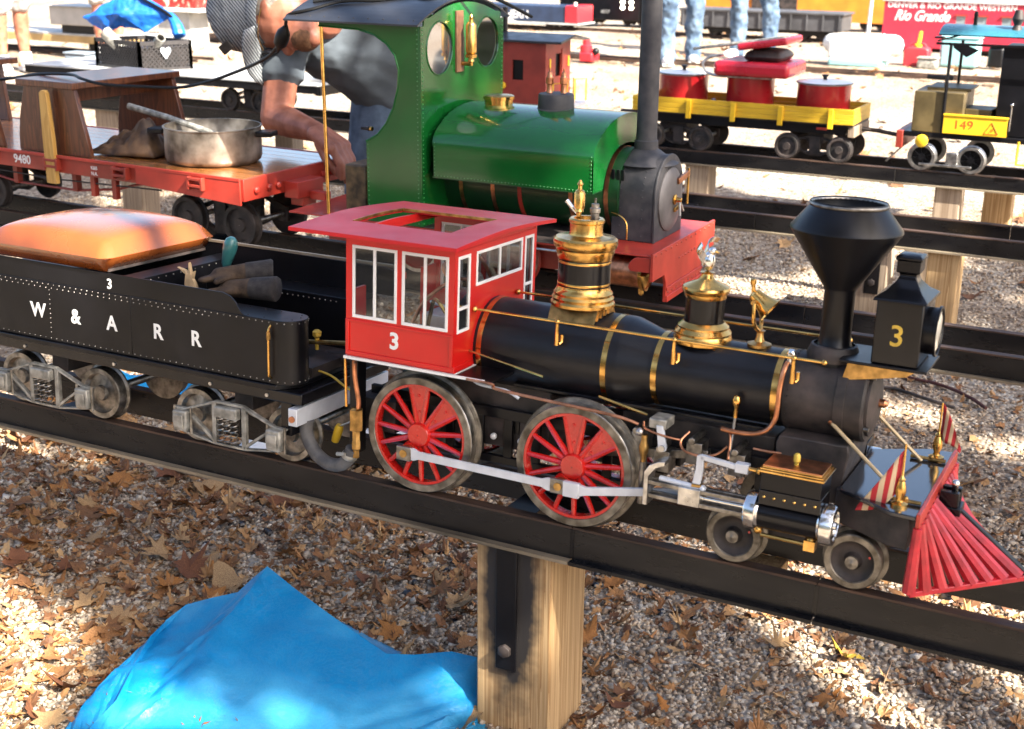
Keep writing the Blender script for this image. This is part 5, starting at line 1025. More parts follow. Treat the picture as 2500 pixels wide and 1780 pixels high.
# brim: bowed plate pointing down
V=[];Fc=[];n1,n2=14,8
for j_ in range(n2+1):
    t=j_/n2
    for i in range(n1+1):
        a=-1.25+2.5*i/n1; rad=.088+.125*t*math.cos(a*.9)
        V.append(hd+A((-.028-.012*t+.05*(1-math.cos(a))*.5,math.sin(a)*(rad if abs(a)<1.0 else rad)*.92,-rad*math.cos(a)*.95+.01)))
for j_ in range(n2):
    for i in range(n1): q=j_*(n1+1)+i; Fc.append((q,q+1,q+n1+2,q+n1+1))
o=MB().add(V,Fc).build('cap_brim',Mk['cap'],man,sm=60); q=o.modifiers.new('s','SOLIDIFY'); q.thickness=.004
MB().box(-.02,.02,-.004,.004,-.014,.014).build('cap_buckle',mat('dark_leather_tab',(.035,.028,.024),.6,var=.3,scale=90),man,.002).matrix_local=Matrix.Translation(hd+A((-.125,-.075,-.085))-A((-2.1,1.85,-.31)))@Matrix.Rotation(R(-35),4,'Y')@Matrix.Rotation(R(15),4,'X')@Matrix.Translation(A((-2.1,1.85,-.31)))
# ---------------------------------------------------------------- trains on the back raised track
Y4=3.38
gd=thing('gondola_wagon','low yellow plank-sided wagon carrying red canisters','wagon',(-1.49,Y4,.04))
GX0,GX1,HW=-1.92,-1.062,.133
Mk['yelw']=wood('yellow_plank',(.55,.32,.012),(.72,.45,.025),.5,(3,30,60),.1,.12)
for s_ in (-1,1):
    for k in range(3):
        a=Y4+s_*HW; MB().box(GX0,GX1,min(a,a-s_*.008),max(a,a-s_*.008),.1412+k*.0187,.1592+k*.0187).build('side_plank',Mk['yelw'],gd,.0008)
    for x in (-1.86,-1.688,-1.513,-1.331,-1.144): a=Y4+s_*HW; MB().box(x-.009,x+.009,min(a,a+s_*.011),max(a,a+s_*.011),.124,.194).build('side_stake',Mk['yel'],gd,.001)
for x0,x1 in ((GX0,GX0+.008),(GX1-.008,GX1)):
    for k in range(3): MB().box(x0,x1,Y4-HW+.0082,Y4+HW-.0082,.1412+k*.0187,.1592+k*.0187).build('end_plank',Mk['yelw'],gd,.0008)
MB().box(GX0,GX1,Y4-HW+.009,Y4+HW-.009,.135,.1425).build('wagon_floor',Mk['soot'],gd)
uf=MB().box(GX0+.02,GX1-.03,Y4-.11,Y4+.11,.100,.1348).build('underframe',Mk['black'],gd,.002)
MB().box(GX1-.02,GX1+.004,Y4-.12,Y4+.12,.095,.134).build('end_beam',Mk['postg'],gd,.002)
MB().box(-1.20,-1.16,Y4-.1125,Y4-.1105,.115,.124).build('maker_plate',Mk['redb'],uf)
dark_truck(gd,-1.209,Y4,.075,.045,wb=.098,yw=.108); dark_truck(gd,-1.745,Y4,.075,.045,wb=.098,yw=.108)
MB().tube([(GX1,Y4,.115),(-.99,Y4,.112)],.008,8).build('coupler',Mk['soot'],gd)
MB().tube([(GX0,Y4,.115),(-2.02,Y4,.115)],.009,8).build('coupler',Mk['soot'],gd)
Mk['redc']=mat('red_canister_paint',(.36,.012,.016),.3,coat=.4,var=.15,scale=12,rvar=.08)
Mk['lid']=mat('pale_lid',(.6,.64,.7),.3,coat=.3,var=.08,scale=12)
def can(x,r,z1,label,lid=True):
    t=thing('canister',label,'canister',(x,Y4,.143),None,'red canisters in the yellow wagon')
    MB().lathe([(r*.97,.1432),(r,.147),(r,z1-.004),(r*1.01,z1-.002)],(x,Y4,0),'z',36).build('canister_body',Mk['redc'],t)
    if lid:
        l_=MB().lathe([(r*1.03,z1-.005),(r*1.045,z1-.003),(r*1.045,z1+.001),(r*.98,z1+.004),(.012,z1+.008),(.0001,z1+.008)],(x,Y4,0),'z',36).build('lid',Mk['lid'],t)
        MB().torus((x,Y4,z1-.001),'z',r*1.045,.0022,36,6).build('lid_rim',Mk['black'],l_)
        MB().lathe([(.008,z1+.007),(.0065,z1+.014),(.0085,z1+.019),(.0125,z1+.022),(.012,z1+.027),(.0001,z1+.029)],(x,Y4,0),'z',14).build('lid_knob',Mk['black'],l_)
    return t
can(-1.762,.0955,.281,'red lidded canister at the left end of the yellow wagon'); can(-1.21,.0985,.276,'red lidded canister at the right end of the yellow wagon'); can(-1.492,.09,.288,'red canister without lid under the red seat cushion',False)
rs_=thing('red_cushion','thick red seat cushion resting on the middle canister','cushion',(-1.46,Y4,.29))
Mk['redv']=mat('red_vinyl',(.48,.014,.03),.28,coat=.4,var=.12,scale=8,rvar=.06,bump=.08,bscale=100)
_b=MB().box(-1.605,-1.315,3.25,3.51,.289,.344).build('cushion',Mk['redv'],rs_,.018,bseg=5)
MB().tube(crv([(-1.38,3.28,.2865),(-1.5,3.28,.2865),(-1.6,3.28,.287),(-1.64,3.28,.30),(-1.652,3.28,.33),(-1.63,3.29,.352),(-1.58,3.3,.362)],6),.0055,8).build('tube_frame',Mk['steel'],rs_)
fb_=thing('folded_backrest','red backrest pad folded over a dark cushion on the red seat','backrest',(-1.42,Y4,.346))
o=MB().box(-1.52,-1.33,3.27,3.49,.381,.407).build('backrest_pad',Mk['redv'],fb_,.009,bseg=4); 
Ry=Matrix.Translation(Vector((-1.52,3.38,.383))-OFF[fb_.name])@Matrix.Rotation(R(-9),4,'Y')@Matrix.Translation(OFF[fb_.name]-Vector((-1.52,3.38,.383))); o.matrix_local=Ry
o=MB().tube(crv([(-1.70,3.3,.412),(-1.66,3.3,.412),(-1.5,3.3,.412),(-1.36,3.3,.412),(-1.345,3.33,.412),(-1.36,3.36,.412),(-1.5,3.36,.412),(-1.62,3.36,.412)],6),.0055,8).build('backrest_frame',Mk['alu'],fb_); o.matrix_local=Ry@Matrix.Translation((0,0,-.005))
cushion(-1.50,-1.36,3.29,3.48,.345,.388,crown=.2).build('dark_cushion',Mk['soot'],fb_,sm=70)
MB().lathe([(.018,0),(.024,.02),(.012,.03),(.008,.05)],(-1.62,Y4-.05,.1435),'z',12).build('bottle',mat('dark_blue_plastic',(.015,.03,.09),.3),gd)
# engine 149
e9=thing('small_engine','small engine numbered 149 with teal roof and yellow side panel','locomotive',(-.68,Y4,.05))
Mk['teal']=mat('teal_paint',(.03,.14,.19),.3,coat=.4,var=.2,scale=10,rvar=.1)
Mk['olive']=mat('dull_bronze_tank',(.13,.095,.04),.45,.3,var=.35,scale=14,rvar=.15)
MB().box(-.905,-.2,Y4-.12,Y4+.12,.118,.136).build('chassis',Mk['black'],e9,.002)
MB().box(-.908,-.885,Y4-.125,Y4+.125,.075,.137).build('buffer_beam',Mk['redf'],e9,.002)
bxp=MB().box(-.751,-.538,Y4-.131,Y4-.124,.1385,.2045).build('side_panel',Mk['yel'],e9,.001); MB().box(-.753,-.536,Y4-.134,Y4-.121,.2,.2065).build('panel_rim',Mk['yel'],bxp,.001)
MB().box(-.751,-.538,Y4+.124,Y4+.131,.1385,.2045).build('side_panel',Mk['yel'],e9,.001)
Mk['redink']=mat('red_lettering',(.5,.08,.01),.5); text('149',.042,(-.683,Y4-.1315,.1705),(1,0,0),(0,0,1),Mk['redink'],bxp,'number',.0,sx=1.1)
tri=MB()
P=[Vector((-.612,Y4-.1318,.1465)),Vector((-.565,Y4-.1318,.1465)),Vector((-.5885,Y4-.1318,.186))]
for a,b_ in zip(P,P[1:]+P[:1]): tri.bar(a,b_,.0008,.0022,(0,-1,0)) if False else tri.tube([a,b_],.001,6)
tri.build('triangle_emblem',Mk['redink'],bxp); text('JS',.015,(-.5885,Y4-.1315,.159),(1,0,0),(.2,0,1),Mk['redink'],bxp,'emblem_letters',.0,shear=.3)
for x in (-.815,-.647):
    for s_ in (-1,1):
        w=MB().lathe([(.036,s_*.006),(.0365,s_*.008),(.046,s_*.008),(.0475,s_*.006),(.0475,-s_*.008),(.052,-s_*.010),(.052,-s_*.013),(.036,-s_*.013),(.036,s_*.006)],(x,Y4+s_*.108,.0475),'y',36,False).build('wheel',Mk['steel'],e9)
        MB().lathe([(.001,s_*.006),(.012,s_*.006),(.012,-s_*.006),(.001,-s_*.006)],(x,Y4+s_*.108,.0475),'y',16,False).build('hub',Mk['black'],w)
        for k in range(8):
            a=k*math.pi/4+.2; MB().bar((x+.01*math.cos(a),Y4+s_*.108,.0475+.01*math.sin(a)),(x+.037*math.cos(a),Y4+s_*.108,.0475+.037*math.sin(a)),.004,.005,(0,1,0)).build('spoke',Mk['black'],w)
        MB().lathe([(.001,-s_*.003),(.036,-s_*.003)],(x,Y4+s_*.108,.0475),'y',24,False).build('wheel_back',Mk['black'],w)
    MB().cyl((x,Y4-.1,.0475),(x,Y4+.1,.0475),.008,n=10).build('axle',Mk['steeld'],e9)
MB().box(-.82,-.64,Y4-.128,Y4-.122,.02,.028).build('side_rod',Mk['steel'],e9,.001); MB().box(-.73,-.69,Y4-.125,Y4-.1,.03,.07).build('axle_pump',Mk['steel'],e9,.002)
MB().lathe([(.022,0),(.022,.008),(.018,.011),(.0001,.012)],(-.818,Y4-.125,.106),(0,-1,0),24).build('marker_disc',Mk['yel'],e9,label='round yellow disc on the chassis of engine 149')
tk9=MB().box(-.86,-.69,Y4-.12,Y4+.1,.1365,.278).build('tank_box',Mk['olive'],e9,.003); MB().box(-.83,-.68,Y4-.06,Y4+.115,.278,.288).build('tank_lid',Mk['olive'],tk9,.003)
MB().tube([(-.84,Y4-.02,.318),(-.75,Y4-.02,.318)],.0075,10).build('regulator_handle',Mk['soot'],e9); MB().tube([(-.775,Y4-.02,.288),(-.775,Y4-.02,.318)],.004,8).build('handle_stem',Mk['soot'],e9)
MB().box(-.69,-.6,Y4-.08,Y4+.05,.1365,.222).build('seat_box',Mk['olive'],e9,.003)
for y in (Y4-.125,Y4+.125): MB().tube([(-.754,y,.137),(-.754,y,.44)],.0055,8).build('roof_post',Mk['black'],e9)
rp=MB(); ys=np.linspace(Y4-.14,Y4+.14,17)
def r9(y): return .447+.056*(1-((y-Y4)/.14)**2)**.5
for y0,y1 in zip(ys[:-1],ys[1:]): rp.prism([(y0,r9(y0)-.004),(y1,r9(y1)-.004),(y1,r9(y1)),(y0,r9(y0))],'x',-.80,-.2)
rf9=rp.build('cab_roof',Mk['teal'],e9,sm=40); MB().box(-.802,-.2,Y4-.143,Y4-.138,.440,.4485).build('roof_rim',Mk['black'],rf9,.001); MB().box(-.83,-.80,Y4-.02,Y4+.02,.452,.458).build('roof_lip',Mk['black'],rf9,.001)
MB().lathe([(.02,.498),(.012,.503),(.007,.5),(.0065,.53),(.008,.535),(.006,.548)],(-.70,Y4-.01,0),'z',12).build('roof_whistle',Mk['black'],rf9)
MB().lathe([(.03,.47),(.02,.49),(.012,.51),(.02,.53),(.012,.56)],(-.555,Y4-.06,0),'z',14).build('roof_fitting',Mk['soot'],rf9)
MB().tube(crv([(-.8,Y4-.13,.452),(-.72,Y4-.1,.474),(-.66,Y4-.07,.478),(-.56,Y4-.06,.486)],5),.003,6).build('roof_cable',Mk['cord'],rf9)
MB().prism([(-.748,.44),(-.70,.44),(-.66,.425),(-.70,.40),(-.745,.43)],'y',Y4-.125,Y4-.12).build('post_gusset',Mk['black'],e9)
MB().lathe([(.085,-.585),(.09,-.57),(.09,-.25),(.001,-.25)],(0,Y4,.23),'x',32).build('boiler',Mk['black'],e9)
MB().box(-.585,-.44,Y4-.1,Y4+.1,.137,.44).build('cab_bulkhead',Mk['black'],e9,.003)
MB().tube([(-.531,Y4-.13,.161),(-.531,Y4-.13,.248)],.0032,8).sph((-.531,Y4-.13,.25),.006,8,6).build('hand_pole',Mk['chrome'],e9)
MB().tube([(-.494,Y4-.135,.128),(-.494,Y4-.135,.05),(-.43,Y4-.135,.05),(-.43,Y4-.135,.128)],.005,6).build('step_loop',Mk['yel'],e9)
MB().bar((-.885,Y4-.1,.08),(-.94,Y4-.1,.02),.006,.006).build('guard_iron',Mk['steel'],e9); MB().tube([(-.91,Y4,.1),(-1.0,Y4,.112)],.008,8).build('coupler',Mk['soot'],e9)
# red caboose
cbz=thing('caboose','small red caboose with black roof behind the green tank','caboose',(-2.7,Y4,.05))
CZ_=(.13,.372); ny=Y4-.117; fy=Y4+.117; xr=-2.305; xl=-3.0
bd_=B('body_wall',Mk['redc2'] if 'redc2' in Mk else mat('brick_red_paint',(.24,.03,.018),.5,var=.2,scale=12,rvar=.1),cbz)
panel(bd_,'y',ny,.006,[xl,-2.455,-2.405,xr],[CZ_[0],.222,.302,CZ_[1]],{(1,1)}); panel(bd_,'y',fy-.006,.006,[xl,xr],[CZ_[0],CZ_[1]],{})
panel(bd_,'x',xr-.006,.006,[ny+.006,Y4-.025,Y4+.025,fy-.006],[CZ_[0],.235,.325,CZ_[1]],{(1,1)}); panel(bd_,'x',xl,.006,[ny+.006,fy-.006],[CZ_[0],CZ_[1]],{}); wl=bd_.done()
MB().box(xr+.0002,xr+.004,Y4+.03,Y4+.06,.135,.34).build('door_post',Mk['redf'],wl)
MB().box(xl+.01,xr-.01,ny+.01,fy-.01,.135,.36).build('dark_interior',Mk['black'],wl)
MB().prism([(ny-.02,CZ_[1]),(Y4,CZ_[1]+.022),(fy+.02,CZ_[1]),(fy+.02,CZ_[1]+.009),(Y4,CZ_[1]+.031),(ny-.02,CZ_[1]+.009)],'x',xl-.07,xr+.075).build('roof',Mk['roofb'],cbz,.001)
MB().box(xl-.09,xr+.09,ny+.005,fy-.005,.115,.13).build('platform',Mk['silver'],cbz,.002)
MB().cyl((-2.55,Y4,.39),(-2.55,Y4,.50),.011,n=12).build('stove_pipe',Mk['black'],cbz)
for y,s_ in ((ny+.01,-1),(fy-.01,1)):
    MB().tube([(xr+.03,y,.13),(xr+.03,y,.215),(xr+.08,y,.22),(xr+.08,y,.13)],.0032,6).build('platform_rail',Mk['yel'],cbz)
    MB().tube([(xr+.006,y+.02*-s_,.27),(xr+.006,y+.02*-s_,.31)],.003,6).build('grab_iron',Mk['yel'],cbz)
MB().tube([(xr+.08,ny+.03,.13),(xr+.085,ny+.03,.23),(xr+.085,Y4-.03,.235),(xr+.085,Y4-.03,.13)],.003,6).build('platform_rail',Mk['yel'],cbz)
MB().prism([(-2.62,.185),(-2.49,.185),(-2.484,.19),(-2.484,.205),(-2.495,.212),(-2.62,.212)],'y',ny-.008,ny-.0005).build('side_plate',Mk['yel'],cbz,.001)
dark_truck(cbz,-2.45,Y4,.075,.045,wb=.08,yw=.108); dark_truck(cbz,-2.88,Y4,.075,.045,wb=.08,yw=.108)
# flatcar with plain deck at the left
lf=thing('flatcar','plain flatcar with pale deck and black trucks left of the bending man','flatcar',(-4.1,Y4,.05))
Mk['pale']=mat('pale_skylit_grey',(.42,.42,.41),.4,var=.2,scale=10,rvar=.1)  # pale tone holds the sky's reflection on the grey deck
for k in range(6): MB().box(-5.1,-3.36,Y4-.2+.0667*k,Y4-.2+.0667*(k+1)-.002,.146,.153).build('deck_plank',Mk['pale'],lf,.001)
MB().box(-5.1,-3.36,Y4-.195,Y4-.175,.112,.1455).build('side_sill',Mk['black'],lf,.001); MB().box(-5.1,-3.36,Y4+.175,Y4+.195,.112,.1455).build('side_sill',Mk['black'],lf,.001); MB().box(-3.38,-3.35,Y4-.19,Y4+.19,.105,.1455).build('end_beam',Mk['black'],lf,.002)
dark_truck(lf,-3.83,Y4,.075,.047,wb=.085,yw=.108); dark_truck(lf,-4.8,Y4,.075,.047,wb=.085,yw=.108)
for k,(x,y,a) in enumerate(((-3.46,3.3,.3),(-3.4,3.42,-.2))): tag(MB().box(-.14,.14,-.03,.03,0,.012,Matrix.Translation((x,y,.1535+.013*k))@Matrix.Rotation(a,4,'Z')).build('loose_board',Mk['pale'],None,.001),['pale loose board lying flat at the right end of the plain flatcar','pale loose board laid across the other on the plain flatcar'][k],'board')
# milk crate with things
cr=thing('milk_crate','black plastic lattice crate on the plain flatcar','crate',(-4.5,3.35,.153))
Mk['plas']=mat('black_plastic',(.03,.026,.026),.5,var=.3,scale=30)
ca,cb_,cc_,cd2=Vector((-4.37,3.2,0)),Vector((-4.73,3.30,0)),Vector((-4.265,3.43,0)),Vector((-4.625,3.53,0))
z0,z1=.1535,.287
def lattice(p,q,name):
    o=B(name,Mk['plas'],cr); d=q-p; L=d.length; d.normalize()
    o.bar(p+A((0,0,z0+.006)),q+A((0,0,z0+.006)),.01,.012); o.bar(p+A((0,0,z1-.009)),q+A((0,0,z1-.009)),.012,.018)
    for t in (0,1): o.bar(p+d*L*t+A((0,0,z0)),p+d*L*t+A((0,0,z1)),.014,.014,(1,0,0))
    n_=int(L/.022)
    for k in range(-5,n_):
        a=p+d*(k*.022); 
        for sg in (1,-1):
            u0,u1=k*.022,k*.022+.1; zz0,zz1=(z0+.012,z1-.018) if sg>0 else (z1-.018,z0+.012)
            s0,s1=0.,1.
            if u0<0: s0=-u0/(u1-u0)
            if u1>L: s1=(L-u0)/(u1-u0)
            if s1-s0<.08: continue
            o.bar(p+d*(u0+(u1-u0)*s0)+A((0,0,zz0+(zz1-zz0)*s0)),p+d*(u0+(u1-u0)*s1)+A((0,0,zz0+(zz1-zz0)*s1)),.004,.005)
    o.f and None
    return o.done()
for p,q in ((ca,cb_),(ca,cc_),(cb_,cd2),(cc_,cd2)): lattice(p,q,'lattice_side')
hv=[(0,-.024),(.012,-.008),(.02,.004),(.02,.014),(.013,.019),(.005,.016),(0,.010),(-.005,.016),(-.013,.019),(-.02,.014),(-.02,.004),(-.012,-.008)]
d=(cc_-ca).normalized(); nrm=Vector((d.y,-d.x,0)); c0_=ca.lerp(cc_,.5)+A((0,0,.235))+nrm*.009
MB().add([c0_+d*u*1.25+A((0,0,v*1.25)) for u,v in hv]+[c0_-nrm*.003+d*u*1.25+A((0,0,v*1.25)) for u,v in hv],[tuple(range(12)),tuple(range(23,11,-1))]+[(i,i+12,(i+1)%12+12,(i+1)%12) for i in range(12)]).build('heart_emblem',Mk['lid'],cr)
MB().add([p+A((0,0,z0+.004)) for p in (ca,cc_,cd2,cb_)],[(0,1,2,3)]).build('crate_floor',Mk['plas'],cr)
cm_=(ca+cc_+cd2+cb_)/4; Q=[cm_.lerp(p,.93) for p in (ca,cc_,cd2,cb_)]
MB().add([p+A((0,0,z0+.006)) for p in Q]+[p+A((0,0,z1-.03)) for p in Q],[(3,2,1,0),(4,5,6,7)]+[(i,(i+1)%4,(i+1)%4+4,i+4) for i in range(4)]).build('inner_shade_block',Mk['soot'],cr)  # dark block added so the inside of the crate looks shaded
for k,(x,y,r_,tl) in enumerate(((-4.52,3.3,.03,(.55,-.2,.6)),(-4.43,3.32,.022,(-.6,-.2,.5)))):
    t=thing('grey_tube',['wide grey tube leaning to the left out of the crate','narrow grey tube leaning to the right out of the crate'][k],'tube',(x,y,.18)); tl=Vector((-tl[0],tl[1],tl[2]))
    MB().lathe([(r_,0),(r_,.17),(r_*.86,.17),(r_*.86,.05)],(x,y,.2),tl,20,False).build('tube_wall',Mk['alu'],t)
Mk['bluec']=mat('bright_blue_nylon',(.008,.12,.48),.5,var=.15,scale=8,bump=.2,bscale=30)
bj=thing('blue_cloth','bright blue nylon cloth propped up over the crate','cloth',(-4.55,3.42,.287))
def rp_(c,x,y,Y):   # helper: cloth corner points
    return Vector((x,y,Y))
V=[(-4.86,3.36,.372),(-4.74,3.38,.43),(-4.65,3.4,.475),(-4.52,3.42,.482),(-4.42,3.44,.43),(-4.37,3.45,.395),(-4.5,3.4,.315),(-4.56,3.38,.335),(-4.63,3.37,.34),(-4.72,3.36,.302),(-4.8,3.36,.34),(-4.6,3.33,.40)]
o=MB().add(V,[(11,i,(i+1)) for i in range(10)]+[(11,10,0)]).build('cloth_panel',Mk['bluec'],bj,sm=0); q=o.modifiers.new('sub','SUBSURF'); q.subdivision_type='SIMPLE'; q.levels=4; q.render_levels=4; dmm=o.modifiers.new('d','DISPLACE'); txb=bpy.data.textures.new('clothw','CLOUDS'); txb.noise_scale=.07; dmm.texture=txb; dmm.strength=.03; q=o.modifiers.new('s','SOLIDIFY'); q.thickness=.003
MB().tube(crv([(-4.4,3.45,.40),(-4.36,3.44,.37),(-4.33,3.43,.33),(-4.315,3.42,.30)],6),[.012,.018,.02,.021,.022,.023,.024,.025,.026,.028,.03,.03,.03,.031,.032,.032,.031,.03,.02],10).build('cloth_fold',Mk['bluec'],bj)
MB().tube(crv([(-4.56,3.4,.50),(-4.5,3.4,.465),(-4.4,3.42,.415),(-4.36,3.43,.385)],5),.008,8).build('prop_bar',Mk['black'],bj)
# ---------------------------------------------------------------- blue tarp draped on the ground beside the front post
tp=thing('blue_tarp','crumpled bright blue plastic tarp on the ground left of the front post','tarp',(-1.15,-.05,-.375))
ridge=[(-1.300,-.40,-.372),(-1.311,-.33,-.334),(-1.334,-.25,-.338),(-1.379,-.16,-.335),(-1.399,-.1,-.321),(-1.409,-.05,-.32),(-1.407,0,-.314),(-1.364,.02,-.299),(-1.325,.04,-.288),(-1.314,.07,-.271),(-1.299,.09,-.255),(-1.241,.08,-.274),(-1.171,.06,-.285),(-1.095,.04,-.297),(-1.012,.02,-.309),(-.97,.04,-.31),(-.915,.06,-.299),(-.874,.07,-.303),(-.835,.10,-.33),(-.82,.13,-.372)]
RD=[Vector(p) for p in ridge]; RD2=[]
for a,b in zip(RD[:-1],RD[1:]):
    for k in range(5): RD2.append(a.lerp(b,k/5))
RD2.append(RD[-1]); nc=len(RD2); NR=40; V=[];Fc=[]
for i,p in enumerate(RD2):
    u=i/(nc-1); ln_=.06+.44*math.sin(math.pi*min(1,u*1.0))**.7
    for r_ in range(-4,NR+1):
        if r_<0:
            t=-r_/4; q=Vector((p.x-.02*t,p.y+.10*t,max(p.z+(-.376-p.z)*t,-.376))); q.z=p.z+(-.372-p.z)*t**.8
        else:
            t=r_/NR; dx=.10*t*max(0,u-.25)*max(0,1-u)*2+.30*t*max(0,.35-u); z=p.z+(-.374-p.z)*(1-(1-t)**1.6)
            fold=lambda f,w_: -abs(math.sin(f))**.5*w_
            z+=(fold(u*9+t*2.2+.4,.010)+fold(u*16-t*6,.006)+fold(t*5.5+u*3,.008)+.010+.012*math.exp(-((u-.45)**2*30+(t-.35)**2*14))+.004*math.sin(u*57+t*23)*math.sin(t*31-u*17))*math.sin(math.pi*min(t*1.1,1))
            if r_==0: z=p.z
            q=Vector((p.x+dx+.012*math.sin(t*9+u*6)*t,p.y-ln_*t,max(z,-.372)))
        V.append(q)
rw=NR+5
for i in range(nc-1):
    for k in range(rw-1): a=i*rw+k; Fc.append((a,a+rw,a+rw+1,a+1))
def tarpmat():
    m=mat('blue_polytarp',(.003,.235,.55),.36,var=.1,scale=4,c2=(.05,.36,.66),rvar=.1,lo=.45,hi=.6)
    n=m.node_tree.nodes; l=m.node_tree.links; b=n['Principled BSDF']; tc=n.new('ShaderNodeTexCoord')
    t=n.new('ShaderNodeTexNoise'); t.inputs['Scale'].default_value=11; t.inputs['Detail'].default_value=8; t.inputs['Roughness'].default_value=.62; t.inputs['Distortion'].default_value=.3; l.new(tc.outputs['Object'],t.inputs['Vector'])
    bp=n.new('ShaderNodeBump'); bp.inputs['Strength'].default_value=.45; bp.inputs['Distance'].default_value=.015; vo=n.new('ShaderNodeTexVoronoi'); vo.feature='DISTANCE_TO_EDGE'; vo.inputs['Scale'].default_value=14; wn=n.new('ShaderNodeVectorMath'); wn.operation='ADD'; l.new(tc.outputs['Object'],wn.inputs[0]); l.new(t.outputs['Color'],wn.inputs[1]); l.new(wn.outputs[0],vo.inputs['Vector']); mn=n.new('ShaderNodeMath'); mn.operation='MINIMUM'; mn.inputs[1].default_value=.06; l.new(vo.outputs['Distance'],mn.inputs[0]); ad=n.new('ShaderNodeMath'); ad.operation='MULTIPLY_ADD'; ad.inputs[1].default_value=1.8; l.new(mn.outputs[0],ad.inputs[0]); l.new(t.outputs[0],ad.inputs[2]); l.new(ad.outputs[0],bp.inputs['Height']); l.new(bp.outputs[0],b.inputs['Normal']); return m
Mk['tarp']=tarpmat()
o=MB().add(V,Fc).build('tarp_sheet',Mk['tarp'],tp,sm=30); q=o.modifiers.new('s','SOLIDIFY'); q.thickness=.0012
def flat_sheet(name,label,cat,x,y,sx,sy,a,m,h=.012):
    return cloth(name,label,cat,(x,y,float(gh(x,y))+.012),sx,sy,lambda u,v:h*math.sin(u*3+v*2)*math.sin(v*4+1)+h,m,n=12,rot=a,thick=.001)
flat_sheet('blue_scrap','blue tarp scrap on the ground showing under the tender','tarp',-2.30,.86,.2,.10,.2,Mk['tarp'],.03)
pp=flat_sheet('white_sheet','white board with pink print on the ground behind the driving wheel','sheet',-1.68,.84,.21,.11,.2,Mk['white'],.012)
text('BOB',.05,(-1.565,.785,float(gh(-1.565,.785))+.03),(math.cos(.35),math.sin(.35),0),(-math.sin(.35),math.cos(.35),0),mat('pink_ink',(.7,.06,.2),.6),pp,'print')
flat_sheet('white_sheet','pale crumpled sheet on the ground under the wagon coupling','sheet',-1.95,1.05,.12,.06,.1,mat('cream_sheet',(.6,.5,.36),.7),.01)
st_=thing('fallen_branch','bleached bent branch on the leaves below the tender','branch',(-1.83,.55,-.37)); MB().tube(crv([(-1.945,.57,-.362),(-1.9,.54,-.357),(-1.83,.53,-.358),(-1.73,.545,-.362)],6),[.006+.003*math.sin(k*.3) for k in range(19)],8).build('branch_stem',Mk['postg'],st_)
rh=thing('dark_curves','thin dark red curves lying on the gravel behind the pilot','hose',(-.45,1.8,-.33))
MB().tube(crv([(-.70,1.80,-.318),(-.6,1.86,-.314),(-.52,1.85,-.314),(-.45,1.83,-.314),(-.38,1.78,-.316),(-.33,1.72,-.318)],6),.0045,8).build('curve_run',mat('dark_red',(.07,.02,.016),.7),rh); MB().tube(crv([(-.66,1.74,-.318),(-.56,1.75,-.316),(-.48,1.72,-.318),(-.40,1.69,-.32)],6),.0045,8).build('curve_run',Mk['soot'],rh)  # two thin curved tubes on the gravel, dark red and blackish
# ---------------------------------------------------------------- leaves
def sym(h): return np.array(h+[(-x,y) for x,y in h[::-1]][:-1])
SH=[sym([(0,1.0),(.16,.66),(.40,.74),(.40,.46),(.78,.46),(.62,.2),(.82,-.04),(.5,-.12),(.48,-.44),(.2,-.32),(.06,-.5)]),
    sym([(0,1.05),(.14,.9),(.12,.72),(.36,.62),(.24,.4),(.46,.22),(.26,.04),(.4,-.16),(.2,-.3),(.2,-.46),(.05,-.55)]),
    sym([(0,1.0),(.16,.8),(.3,.55),(.4,.3),(.44,.08),(.42,-.12),(.36,-.28),(.26,-.4),(.16,-.47),(.09,-.5),(.04,-.52)])]
LC=len(SH[0])
def leaf_verts(rg,curl):
    P=SH[int(rg.choice(3,p=[.45,.3,.25]))]*rg.uniform(.72,1.2,(LC,1))*np.array([rg.uniform(.7,1.15),1])
    if rg.random()<.35: P=P*np.where(P[:,:1]>rg.uniform(-.2,.4),.45,1)      # torn
    r2=(P**2).sum(1)
    a,b,c=rg.normal(0,curl*1.3,3); z=a*P[:,0]**2+b*P[:,1]**2+c*P[:,0]*P[:,1]+.09*np.sin(P[:,0]*7+rg.uniform(0,6))*np.cos(P[:,1]*5+rg.uniform(0,6))+abs(curl)*.5*r2
    return np.concatenate([np.column_stack([P,z]),[[0,0,-.04]],[[.0,-1.05,.06]],[[.03,-.5,.02]]])
LF=[(i,(i+1)%LC,LC) for i in range(LC)]+[(10,LC+1,LC+2)]
lcol=[[(.16,.068,.022),(.28,.125,.042)],[(.24,.10,.03),(.38,.18,.06)],[(.32,.19,.085),(.45,.28,.13)],[(.13,.045,.018),(.22,.08,.028)],[(.34,.125,.025),(.45,.19,.04)]]
lm=[mat('dry_leaf',c[0],.75,var=.3,scale=25,c2=c[1],bump=.3,bscale=60) for c in lcol]
lbl=['curled dark tan leaf on the gravel','flat mid brown leaf on the gravel','pale tan leaf on the gravel','dark russet leaf on the gravel','orange brown leaf on the gravel']
base=[]
for k in range(40):
    V=leaf_verts(rng,.3); me=bpy.data.meshes.new('fallen_leaf'); me.from_pydata(V.tolist(),[],LF); me.materials.append(lm[k%5]); me.polygons.foreach_set('use_smooth',[True]*len(me.polygons)); base.append(me)
def dens(x,y):
    d=np.exp(-((x+1.8)**2/.9+(y-.2)**2/.5))*1.0+.4*np.exp(-((x+1.1)**2/.5+(y-.75)**2/.12))+.22*np.exp(-((x+.35)**2/.25+(y-.8)**2/.3))+.07
    return d
